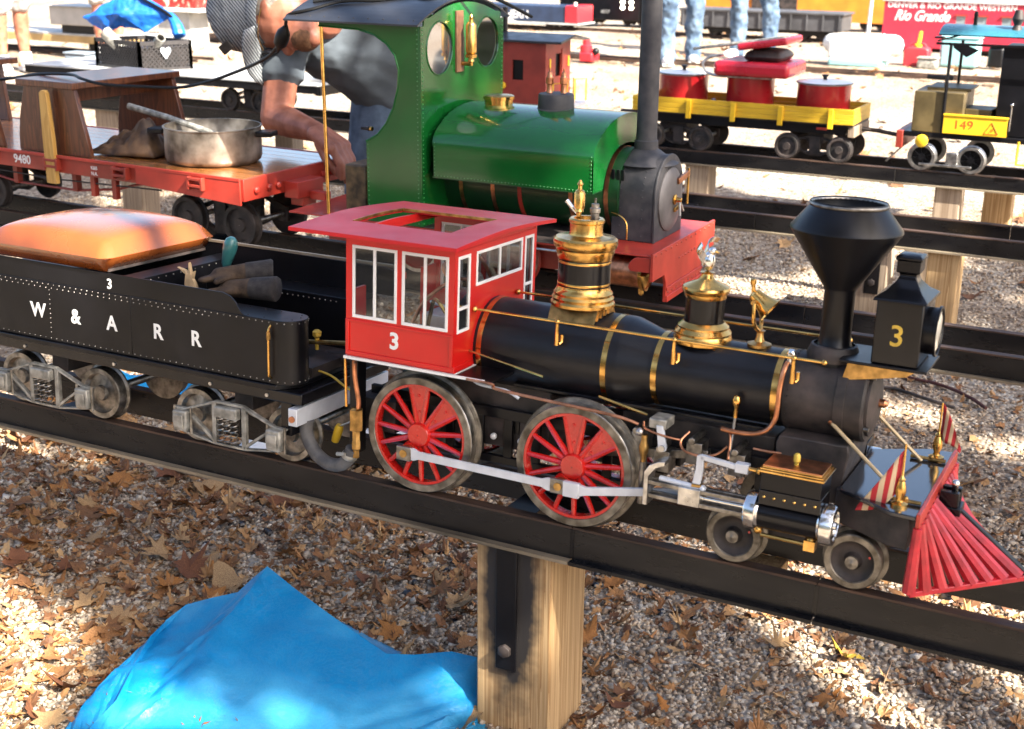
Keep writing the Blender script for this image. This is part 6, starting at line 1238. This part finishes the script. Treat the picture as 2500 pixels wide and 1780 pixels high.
def place(x,y):
    if y<.02: return 'on the gravel left of the blue tarp' if x<-1.3 else 'on the gravel at the bottom edge right of the front post'
    if y<.45: return ('on the leafy gravel under the rear of the tender' if x<-1.9 else 'on the gravel between the tarp peak and the rail' if x<-1.2 else 'on the gravel behind the front post' if x<-.7 else 'on the gravel below the cylinders' if x<-.35 else 'on the gravel below the pilot')
    if y<1.1: return ('on the ground behind the tender wheels' if x<-1.5 else 'on the ground behind the driving wheels' if x<-.7 else 'on the ground behind the leading wheels')
    return 'on the gravel between the first and second track, left half' if x<-1.1 else 'on the gravel between the first and second track, right half'
cnt=0; spots=[(-1.64,-.02,.045,2),(-1.53,-.07,.05,1),(-1.83,.19,.04,2),(-1.048,.31,.042,2),(-1.325,.29,.035,1),(-1.556,.12,.045,4),(-1.876,.04,.04,3),(-1.5,-.2,.055,1),(-1.6,-.25,.055,0),(-1.42,-.2,.05,1)]
while cnt<290:
    if cnt<len(spots): x,y,s_,mi=spots[cnt]
    else:
        x,y=rng.uniform(-2.6,.1),rng.uniform(-.4,2.0)
        if rng.random()>dens(x,y)*1.2: continue
        s_=rng.uniform(.022,.05)*(1.15 if x<-1.3 else .9); mi=int(rng.integers(0,5))
    o=bpy.data.objects.new('fallen_leaf',base[mi+5*int(rng.integers(0,8))]); col.objects.link(o); o.location=(x,y,float(gh(x,y))+.006+s_*.1); o.scale=(s_,s_,s_*rng.uniform(.6,1.2)); o.rotation_euler=(rng.normal(0,.3),rng.normal(0,.3),rng.uniform(0,6.28))
    tag(o,lbl[mi].replace('on the gravel',place(x,y)),'leaf','fallen leaves on the gravel'); cnt+=1
yl=bpy.data.meshes.new('fallen_leaf'); yl.from_pydata(leaf_verts(rng,.3).tolist(),[],LF); yl.materials.append(mat('yellow_leaf',(.5,.4,.02),.6,var=.3,scale=30,c2=(.3,.16,.03)))
o=bpy.data.objects.new('fallen_leaf',yl); col.objects.link(o); o.location=(-.372,.46,-.365); o.scale=(.036,.036,.04); o.rotation_euler=(.3,.2,2.2); tag(o,'bright yellow-green fallen leaf on the gravel below the pilot','leaf')
def litter(name,label,n,reg,s0,s1,stops,dfun,lift=.004):
    Vs=[];k=0;Fs=[]
    while k<n:
        x,y=rng.uniform(*reg[:2]),rng.uniform(*reg[2:])
        if rng.random()>dfun(x,y): continue
        s_=rng.uniform(s0,s1); V=leaf_verts(rng,.3)*s_; a=rng.uniform(0,6.28); c,s2_=math.cos(a),math.sin(a); tx_,ty_=rng.normal(0,.35,2)
        X=V[:,0]*c-V[:,1]*s2_; Yv=V[:,0]*s2_+V[:,1]*c; Z=V[:,2]+X*tx_+Yv*ty_
        Vs.append(np.column_stack([X+x,Yv+y,Z+float(gh(x,y))+lift+s_*.12])); Fs+=[tuple(i+k*len(V) for i in f) for f in LF]; k+=1
    me=bpy.data.meshes.new(name); me.from_pydata(np.concatenate(Vs).tolist(),[],Fs); me.materials.append(island_mat(name+'_mat',stops,.75)); o=bpy.data.objects.new(name,me); col.objects.link(o); tag(o,label,'leaves',kind='stuff')
BR=[(0,(.09,.036,.014)),(.3,(.18,.075,.024)),(.6,(.28,.13,.042)),(.85,(.36,.2,.08)),(1,(.44,.28,.13))]
litter('leaf_litter','brown leaf litter and leaf fragments over the gravel',9500,(-2.7,.15,-.45,2.2),.006,.024,BR,lambda x,y:min(1,dens(x,y)*1.1))
litter('far_leaf_litter','scattered brown leaves on the gravel farther back',1500,(-10,1,2.2,12),.02,.05,BR,lambda x,y:.6)
cs_=[]
for k in range(60):
    x,y=rng.uniform(-2.5,0),rng.uniform(-.35,1.6); a=rng.uniform(0,3.14); L=rng.uniform(.02,.07); z=float(gh(x,y))+.012; cs_.append(((x,y,z),(x+L*math.cos(a),y+L*math.sin(a),z+rng.uniform(-.004,.01))))
tw=MB()
for a,b in cs_: tw.tube([a,Vector(a).lerp(Vector(b),.5)+Vector((0,0,.003)),b],[.0012,.0014,.0008],5)
tag(tw.build('twigs',mat('dry_twig',(.25,.16,.09),.8),None),'small dry twigs among the leaves','twigs',kind='stuff')
cl_=MB()
for k in range(220):
    x,y=(rng.normal(-.95,.22),rng.normal(.62,.12)) if k<190 else (rng.uniform(-1.7,-.8),rng.uniform(.2,.6)); r_=rng.uniform(.003,.009); cl_.sph((x,y,float(gh(x,y))+r_*.6),r_,5,4,rng.uniform(.7,1.3),rng.uniform(.7,1.3),rng.uniform(.5,.9))
tag(cl_.build('coal_pieces',mat('shiny_coal',(.012,.012,.016),.25),None,sm=0),'spilled black coal bits on the ground under the engine','coal',kind='stuff')
# ---------------------------------------------------------------- trees beside the camera that shade the front tracks
def tree(base,ctr,rad,nclump,nleaf,label,seed):
    rg=np.random.default_rng(seed); t=thing('shade_tree',label,'tree',base); b=Vector(base); c=Vector(ctr)
    bark=mat('bark',(.09,.065,.045),.9,var=.4,scale=12,bump=.8,bscale=14,stretch=(1,1,.25))
    P=[b,b.lerp(c,.25)+Vector((.1,.1,.6)),b.lerp(c,.55)+Vector((0,-.1,.5)),c+Vector((0,0,-.2))]
    MB().tube(crv(P,6),[.24-.16*k/18 for k in range(19)],12).build('trunk',bark,t)
    cl=[]
    while len(cl)<nclump:
        p=rg.uniform(-1,1,3)
        if np.linalg.norm(p)>1: continue
        cl.append(np.array(ctr)+p*np.array(rad))
    lb=MB()
    for k in range(26):
        q=Vector(cl[k]); m_=b.lerp(c,.45+.4*rg.random())+Vector((0,0,.3)); lb.tube(crv([m_,m_.lerp(q,.5)+Vector((0,0,.2)),q],4),[.06-.045*i/8 for i in range(9)],6)
    lb.build('limbs',bark,t)
    N=nclump*nleaf; C_=np.repeat(np.array(cl),nleaf,0); R_=np.repeat(rg.uniform(.16,.34,nclump),nleaf)
    d=rg.normal(size=(N,3)); d/=np.linalg.norm(d,axis=1)[:,None]; pos=C_+d*(R_*rg.random(N)**.5)[:,None]*np.array([1,1,.7])
    u=rg.normal(size=(N,3)); u/=np.linalg.norm(u,axis=1)[:,None]; v=np.cross(u,rg.normal(size=(N,3))); v/=np.linalg.norm(v,axis=1)[:,None]; s_=rg.uniform(.045,.085,N)[:,None]
    V=np.stack([pos-v*s_,pos+u*s_*.6,pos+v*s_*1.1,pos-u*s_*.6],1).reshape(-1,3); F_=np.arange(N*4).reshape(N,4)
    me=bpy.data.meshes.new('crown'); me.vertices.add(len(V)); me.vertices.foreach_set('co',(V-np.array(base)).ravel()); me.loops.add(F_.size); me.loops.foreach_set('vertex_index',F_.ravel()); me.polygons.add(N); me.polygons.foreach_set('loop_start',np.arange(0,F_.size,4)); me.update(calc_edges=True)
    lm_=island_mat('autumn_foliage',[(0,(.05,.09,.02)),(.5,(.10,.13,.025)),(.8,(.2,.14,.03)),(1,(.28,.12,.02))],.6)
    me.materials.append(lm_); o=bpy.data.objects.new('crown',me); col.objects.link(o); o.parent=t
tree((6.2,-3.4,-.4),(3.5,-.55,5.6),(4.0,2.7,1.1),140,230,'broad leafy tree right of the camera shading the front tracks',740)
tree((-1.5,-5.2,-.4),(-1.2,-4.4,4.6),(3.0,1.8,1.6),90,150,'leafy tree behind the camera, left of the broad one',12)
def unseen_hedge(x0,x1,y,h,label,seed):
    rg=np.random.default_rng(seed); t=thing('unseen_hedge',label,'unseen_hedge',((x0+x1)/2,y,-.375)); N=9000
    P=np.stack([rg.uniform(x0,x1,N),y+rg.normal(0,.35,N),-.375+h*rg.random(N)**.8],1); u=rg.normal(size=(N,3)); u/=np.linalg.norm(u,axis=1)[:,None]; v=np.cross(u,rg.normal(size=(N,3))); v/=np.linalg.norm(v,axis=1)[:,None]; s_=rg.uniform(.06,.12,N)[:,None]
    V=np.stack([P-v*s_,P+u*s_*.6,P+v*s_,P-u*s_*.6],1).reshape(-1,3)-np.array([(x0+x1)/2,y,-.375]); me=bpy.data.meshes.new('foliage'); me.from_pydata(V.tolist(),[],np.arange(N*4).reshape(N,4).tolist()); me.materials.append(island_mat('hedge_leaf',[(0,(.02,.04,.01)),(1,(.06,.08,.02))],.7)); o=bpy.data.objects.new('foliage',me); col.objects.link(o); o.parent=t
    bk=MB()
    for k in range(14): x=x0+(x1-x0)*(k+.5)/14; bk.tube([(x,y,-.4),(x+.05,y+.03,-.375+h*.8)],[.03,.01],6)
    bk.build('stems',mat('hedge_stem',(.06,.045,.03),.9),t)
unseen_hedge(-9,6,-6.5,2.4,'dark green hedge added behind the camera to darken reflections',21)  # unseen foliage, added to darken what the near sides reflect
# ---------------------------------------------------------------- spectators (feet and legs in view)
tx3=bpy.data.textures.new('denimfold','CLOUDS'); tx3.noise_scale=.075
def spectator(x,y,rot,label,legs,shoes,shorts=None,gap=.11,h=1.0):
    z0=float(gh(x,y)); t=thing('person',label,'person',(x,y,z0),Matrix.Translation((x,y,0))@Matrix.Rotation(rot,4,'Z')@Matrix.Translation((-x,-y,0)))
    def P(a,b,c): return Vector((x+a,y+b,z0+c*h))
    bm=MB(); js=MB(); 
    for s_ in (-1,1):
        g=s_*gap; b_=.10*s_
        bm.cap_seg(P(g,b_,.06),P(g,b_+.01,.14),.034,.036); bm.cap_seg(P(g,b_+.01,.14),P(g*.98,b_+.025,.32),.038,.056); bm.cap_seg(P(g*.98,b_+.02,.32),P(g*.95,b_,.48),.056,.055); bm.cap_seg(P(g*.95,b_,.48),P(g*.8,0,.86),.06,.085)
        bm.cap_seg(P(s_*.2,0,1.40),P(s_*.27,.02,1.12),.045,.038); bm.cap_seg(P(s_*.27,.02,1.12),P(s_*.22,-.14,.95),.036,.028); bm.sph(P(s_*.215,-.17,.92),.04,10,8,.7,1.2,1)
        if shorts is None:
            js.cap_seg(P(g,b_+.01,.05),P(g*1.02,b_+.02,.25),.066,.064); js.cap_seg(P(g*1.02,b_+.02,.25),P(g*.97,b_-.015,.48),.066,.076); js.cap_seg(P(g*.97,b_-.015,.48),P(g*.8,0,.88),.08,.10)
        else: js.cap_seg(P(g*.95,b_,.50),P(g*.8,0,.88),.098,.11)
        sh_=MB(); sh_.sph(P(g,b_-.05,.035),.05,14,8,.9,2.4,.8); sh_.box(x+g-.044,x+g+.044,y+b_-.15,y+b_+.07,z0+.004,z0+.025); sh_.build('shoe',shoes,t,.004)
        if shorts is not None: MB().lathe([(.042,.06),(.043,.13),(.04,.135)],(x+g,y+b_,z0),'z',14,False).build('sock',Mk['white'],t)
    js.cap_seg(P(-.06,0,.9),P(.06,0,.9),.12,.12)
    bm.cap_seg(P(0,0,1.4),P(0,-.01,1.56),.055,.05); bm.sph(P(0,-.01,1.64),.1,16,12,.78,.92,1.15); bm.sph(P(0,-.105,1.63),.016,8,6)
    body('body',Mk['skin'],t,bm,.012,5); jo_=body('trousers' if shorts is None else 'shorts',legs if shorts is None else shorts,t,js,.011,3); dw=jo_.modifiers.new('wr','DISPLACE'); dw.texture=tx3; dw.strength=.045; dw.mid_level=.5; dw.texture_coords='GLOBAL'
    s=MB(); s.cap_seg(P(0,0,.95),P(0,0,1.3),.15,.17); s.cap_seg(P(-.15,0,1.38),P(.15,0,1.38),.08,.08); 
    for s_ in (-1,1): s.cap_seg(P(s_*.18,0,1.4),P(s_*.24,.01,1.22),.065,.06)
    body('shirt',Mk['shirt'],t,s,.015,4); hb=MB().sph(P(0,.012,1.67),.102,14,10,.82,.95,1.05); hb.build('hair',Mk['hair'],t,sm=60)
Mk['denimp']=mat('washed_denim',(.06,.11,.19),.9,var=.3,scale=10,c2=(.17,.25,.35),bump=.4,bscale=25)
Mk['shoew']=mat('white_sneaker',(.7,.7,.68),.6,var=.1,scale=20)
spectator(-3.64,8.5,R(25),'spectator in faded blue jeans standing left of the other pair of jeans',Mk['denimp'],Mk['shoew'])
spectator(-3.33,9.4,R(-20),'spectator in pale jeans standing right, by the grey gondola',Mk['denimp'],Mk['shoew'],gap=.085)
Mk['khaki']=mat('grey_shorts',(.35,.33,.32),.9,var=.2,scale=12)
spectator(-7.50,5.32,R(60),'bare-legged spectator in grey shorts at the left edge',None,Mk['shoew'],Mk['khaki'],gap=.1)
spectator(-7.56,6.35,R(60),'bare-legged spectator in shorts behind the black crate',None,mat('blue_grey_shoe',(.16,.2,.24),.6),Mk['khaki'],gap=.1)
# ---------------------------------------------------------------- far trains at ground level
def ground_track(y,x0,x1,label):
    t=thing('ground_track',label,'track',((x0+x1)/2,y,-.2))
    for s_ in (-.095,.095): MB().box(x0,x1,y+s_-.008,y+s_+.008,-.193,-.168).build('rail',Mk['railrust'],t)
    for k in range(int((x1-x0)/.22)): MB().box(x0+k*.22,x0+k*.22+.08,y-.18,y+.18,-.205,-.190).build('sleeper',Mk['postg'],t)
ground_track(11.3,-9,1,'rusty ground-level track under the dark far trains')
ground_track(8.45,-9,0,'thin ground-level track behind the spectators in jeans')
def gtruck(p,xc,yc,z=-.168,r=.05):
    for s_ in (-1,1):
        MB().box(xc-.13,xc+.13,yc+s_*.11-.008,yc+s_*.11+.008,z+r*.6,z+r*1.5).build('side_frame',Mk['black'],p,.004)
        for e in (-.085,.085): MB().lathe([(.001,s_*.01),(r*.7,s_*.004),(r*.75,s_*.01),(r,s_*.01),(r,-s_*.01),(r*1.1,-s_*.012),(.001,-s_*.012)],(xc+e,yc+s_*.095,z+r),'y',20,False).build('wheel',Mk['soot'],p)
gg=thing('grey_gondola','dark grey ribbed gondola behind the spectator in pale jeans','wagon',(-3.45,11.77,-.2)); gy=11.3
Mk['gng']=mat('dark_grey_paint',(.06,.06,.065),.6,var=.3,scale=8)
MB().box(-4.6,-3.0,gy-.2,gy+.2,-.085,.075).build('body',Mk['gng'],gg,.004); MB().box(-4.62,-2.98,gy-.215,gy+.215,.065,.085).build('top_rail',Mk['gng'],gg,.003)
for k in range(11): MB().box(-4.58+k*.155,-4.565+k*.155,gy-.214,gy-.2005,-.08,.064).build('side_rib',Mk['gng'],gg,.002)
gtruck(gg,-4.2,gy); gtruck(gg,-3.3,gy); MB().box(-4.5,-3.1,gy-.1,gy+.1,-.12,-.086).build('underframe',Mk['black'],gg)
sg_=thing('blue_switcher','dark blue unit with red ends lettered SOUTHERN beyond the caboose','locomotive',(-6.2,11,-.2)); sy=11.3
Mk['navy']=mat('navy_paint',(.02,.035,.075),.4,var=.25,scale=8); Mk['sred']=mat('signal_red',(.5,.02,.03),.4)
MB().box(-7.4,-5.86,sy-.19,sy+.19,-.11,.055).build('hood',Mk['navy'],sg_,.008); MB().box(-5.86,-5.72,sy-.2,sy+.2,-.11,.06).build('red_end',Mk['sred'],sg_,.006); MB().box(-6.78,-6.68,sy-.205,sy-.1905,-.11,.05).build('red_panel',Mk['sred'],sg_,.003); MB().box(-7.4,-5.7,sy-.22,sy+.22,-.13,-.115).build('running_board',Mk['pale'],sg_,.003)
text('SOUTHERN',.12,(-6.55,sy-.1915,-.045),(1,0,0),(0,0,1),Mk['white'],sg_,'lettering',.01,sx=.85); text('PACIFIC',.08,(-6.55,sy-.1915,-.095),(1,0,0),(0,0,1),Mk['white'],sg_,'lettering',.01,sx=.85)
gtruck(sg_,-7.1,sy); gtruck(sg_,-6.0,sy); MB().lathe([(.018,0),(.018,.03),(.0001,.035)],(-5.79,sy-.1,.06),'z',12).build('end_lamp',mat('lit_lamp',(.9,.85,.7),.3),sg_)
bl_=thing('black_diesel','black far engine with twin headlights above the caboose','locomotive',(-5.4,11.9,-.2)); by=12.1
MB().box(-6.3,-5.35,by-.2,by+.2,-.12,.30).build('body',Mk['black'],bl_,.01); MB().box(-5.35,-5.2,by-.2,by+.2,-.12,.16).build('nose',Mk['black'],bl_,.02)
Mk['lamp']=bpy.data.materials.new('headlight_lit'); Mk['lamp'].use_nodes=True; _b=Mk['lamp'].node_tree.nodes['Principled BSDF']; _b.inputs['Emission Color'].default_value=(1,.92,.7,1); _b.inputs['Emission Strength'].default_value=4
for dx in (-.13,-.03):
    for z in (.0,.055): MB().lathe([(.022,0),(.022,.01),(.0001,.014)],(-5.42+dx*1.0,by-.2005,.02+z),(0,-1,0),14).build('headlight',Mk['lamp'],bl_)
text('8537',.05,(-5.75,by-.2012,-.03),(1,0,0),(0,0,1),Mk['pale'],bl_,'number')
gtruck(bl_,-6.0,by); gtruck(bl_,-5.45,by)
# red coach
rc=thing('red_coach','red passenger coach lettered Denver & Rio Grande Western at upper right','coach',(-1.5,10.9,-.2)); cy0=10.661; cyc=cy0+.2
Mk['crimson']=mat('crimson_coach_paint',(.42,.02,.045),.45,coat=.2,var=.1,scale=6)
ww=B('coach_wall',Mk['crimson'],rc); wx=[-2.53,-1.905,-1.826,-1.73,-1.65,-1.525,-1.445,-1.33,-1.25,-1.13,-1.05,-.6]; panel(ww,'y',cy0,.01,wx,[-.155,.02,.128,.235],{(1,1),(3,1),(5,1),(7,1),(9,1)}); ww.box(-2.53,-.6,cy0+.39,cy0+.4,-.155,.235); ww.box(-2.53,-2.52,cy0+.01,cy0+.39,-.155,.235); ww.box(-.61,-.6,cy0+.01,cy0+.39,-.155,.235); ww=ww.done()
for a,b_ in ((-1.905,-1.826),(-1.73,-1.65),(-1.525,-1.445),(-1.33,-1.25),(-1.13,-1.05)):
    MB().box(a-.012,b_+.012,cy0-.012,cy0-.0005,.128,.14).build('window_hood',Mk['redf'],ww); MB().box(a,b_,cy0+.003,cy0+.006,.02,.128).build('pane',mat('coach_window',(.2,.24,.26),.15),ww)
MB().box(-2.5,-.62,cy0+.012,cy0+.38,-.15,-.14).build('coach_floor',Mk['soot'],rc)
MB().prism([(cy0-.012,.236),(cy0-.01,.25),(cy0+.06,.285),(cy0+.2,.30),(cy0+.34,.285),(cy0+.41,.25),(cy0+.412,.236)],'x',-2.55,-.58).build('coach_roof',Mk['pale'],rc,.004)
text('DENVER & RIO GRANDE WESTERN',.068,(-2.50,cy0-.001,.205),(1,0,0),(0,0,1),Mk['white'],rc,'lettering',.012,align='LEFT',sx=1.02); text('Rio Grande',.125,(-2.2,cy0-.001,.115),(1,0,0),(0,0,1),Mk['white'],rc,'lettering',.02,sx=.8,shear=.4)
gtruck(rc,-2.2,cyc); gtruck(rc,-.95,cyc)
MB().tube(crv([(-2.535,cy0+.1,-.02),(-2.50,cy0-.02,-.06),(-2.46,cy0-.03,-.1),(-2.4,cy0-.03,-.125)],5),.006,6).build('brake_hose',Mk['white'],rc)
ground_track(10.86,-3.1,1,'ground-level track under the red coach')
# orange and yellow cars behind
oc=thing('orange_wagon','orange wagon partly hidden behind the grey gondola','wagon',(-3.6,13,-.2)); MB().box(-5.0,-2.7,12.8,13.2,-.1,.17).build('body',mat('orange_paint',(.6,.2,.02),.5,var=.2,scale=6),oc,.004); MB().box(-4.4,-3.9,12.785,12.7995,.0,.17).build('door_panel',Mk['soot'],oc); gtruck(oc,-4.6,13.0); gtruck(oc,-3.1,13.0)
yc_=thing('yellow_wagon','yellow wagon behind the roof of the red coach','wagon',(-1,13.4,-.2)); MB().box(-2.4,.4,13.2,13.6,-.1,.42).build('body',Mk['yel'],yc_,.004); MB().box(-2.0,-1.8,13.185,13.1995,.2,.42).build('door_panel',Mk['soot'],yc_); gtruck(yc_,-2.0,13.4); gtruck(yc_,0,13.4)
tag(MB().tube([(-2.44,9.66,-.205),(-2.425,9.66,.45)],[.018,.012],10).build('white_stake',Mk['white'],None),'white upright stake left of the red coach','stake')
# clutter on the sunny ground
def box_thing(name,label,cat,c,s_,m,rot=0,bev=.01):
    t=thing(name,label,cat,(c[0],c[1],c[2]),Matrix.Translation(Vector(c))@Matrix.Rotation(rot,4,'Z')@Matrix.Translation(-Vector(c))); return t
gc=thing('gas_can','red fuel can with yellow spout in front of the red coach','fuel can',(-1.97,9.35,-.2)); Mk['canred']=mat('red_plastic',(.45,.03,.04),.45,var=.1,scale=8)
MB().prism([(-2.06,-.198),(-1.87,-.198),(-1.868,-.06),(-1.9,-.045),(-2.03,-.045),(-2.062,-.06)],'y',9.28,9.42).build('can_body',Mk['canred'],gc,.012); MB().lathe([(.03,0),(.03,.02),(.017,.022),(.014,.1),(.011,.12)],(-1.965,9.35,-.045),(.1,0,1),14).build('spout',Mk['yel'],gc); MB().tube(crv([(-2.03,9.35,-.045),(-2.0,9.35,-.02),(-1.93,9.35,-.02),(-1.9,9.35,-.045)],5),.01,8).build('can_handle',Mk['canred'],gc)
wb=thing('white_bag','big white bag with teal base on the sunny gravel','bag',(-2.35,9.1,-.2)); Mk['bagw']=mat('white_canvas',(.7,.72,.72),.8,var=.06,scale=6,bump=.3,bscale=12); Mk['bagt']=mat('teal_plastic_base',(.25,.5,.52),.5)
bw=MB(); bw.box(-2.6,-2.14,9.02,9.28,-.14,0); bw.cap_seg((-2.6,9.15,-.03),(-2.12,9.15,-.03),.075,.085); body('bag_body',Mk['bagw'],wb,bw,.015,4); MB().box(-2.59,-2.17,9.0,9.3,-.2,-.135).build('bag_base',Mk['bagt'],wb,.02)
for k,(x,y,sx,sy,h,m,n_,l_,ct) in enumerate(((-1.66,9.5,.17,.12,.22,Mk['bagt'],'teal_tub','pale teal tub right of the fuel can','tub'),(-1.40,9.6,.07,.07,.16,Mk['black'],'black_bucket','small black bucket near engine 149','bucket'),(-7.2,5.66,.12,.08,.12,mat('slate_box',(.18,.22,.26),.6),'slate_box','blue-grey box beside the black crate','box'),(-1.85,9.2,.09,.07,.08,Mk['alu'],'grey_pail','small grey pail beside the fuel can','pail'))):
    z=float(gh(x,y)); t=thing(n_,l_,ct,(x,y,z)); MB().prism([(x-sx*.85,y-sy*.85),(x+sx*.85,y-sy*.85),(x+sx*.85,y+sy*.85),(x-sx*.85,y+sy*.85)],'z',z,z+h).build('tub_wall',m,t,.02); MB().box(x-sx*.9,x+sx*.9,y-sy*.9,y+sy*.9,z+h,z+h+.015).build('tub_rim',m,t,.006)
vt=thing('red_coupling','small red machine part on a stand beyond the caboose','machine part',(-4.3,8.25,-.2)); MB().box(-4.36,-4.25,8.15,8.3,-.19,-.12).build('stand',Mk['sred'],vt,.01); MB().lathe([(.05,0),(.05,.05),(.03,.06),(.03,.1)],(-4.33,8.22,-.12),'z',14).build('knuckle',Mk['sred'],vt); MB().sph((-4.24,8.2,-.11),.03,10,7).build('knob',Mk['black'],vt)
# left background
pc=thing('plank_car','long ground-level plank car with yellow side beam at upper left','flatcar',(-8.5,6.5,-.2))
for k in range(5): MB().box(-10.5,-7.2,6.35+k*.08,6.35+k*.08+.077,-.035,-.02).build('deck_plank',Mk['pale'],pc,.003)
MB().box(-10.5,-7.2,6.34,6.36,-.09,-.036).build('side_beam',mat('tan_beam',(.45,.3,.12),.6,var=.2,scale=8),pc,.003); gtruck(pc,-7.75,6.55,r=.045); gtruck(pc,-9.6,6.55,r=.045)
gbx=thing('grey_box','grey metal box standing on the plank car','box',(-8.0,6.5,-.02)); MB().box(-8.2,-7.72,6.36,6.7,.042,.185).build('box_body',mat('galvanised_grey',(.45,.43,.4),.5,.3,var=.15,scale=6),gbx,.006); MB().box(-8.22,-7.70,6.34,6.72,.185,.192).build('box_lid',Mk['pale'],gbx,.003); MB().box(-8.1,-7.75,6.38,6.68,-.02,.04).build('box_skid',Mk['black'],gbx,.004)
rs2=thing('red_toy_box','red printed box on a white table at upper left','box',(-7.9,7.6,.11)); MB().box(-8.2,-7.67,7.5,7.8,.13,.35).build('box_body',mat('red_printed_card',(.5,.04,.03),.5,var=.5,scale=18,c2=(.75,.65,.5),lo=.55,hi=.66),rs2,.004)
tb_=thing('white_table','white low table carrying the red box','table',(-7.9,7.6,-.2)); MB().box(-8.25,-7.6,7.45,7.85,.10,.128).build('table_top',Mk['white'],tb_,.004); MB().box(-8.1,-7.75,7.5,7.75,-.21,.0995).build('pedestal',Mk['pale'],tb_,.004)
dk_=thing('dark_hopper','dark far wagon between the red box and the striped cap','wagon',(-7.2,8.1,-.2)); MB().box(-7.72,-6.3,7.9,8.3,-.08,.16).build('body',Mk['black'],dk_,.006); gtruck(dk_,-7.4,8.1); gtruck(dk_,-6.7,8.1)
ground_track(8.1,-10,-5,'ground-level track under the dark far wagon')
ground_track(6.55,-12,-6.8,'ground-level track under the plank car')
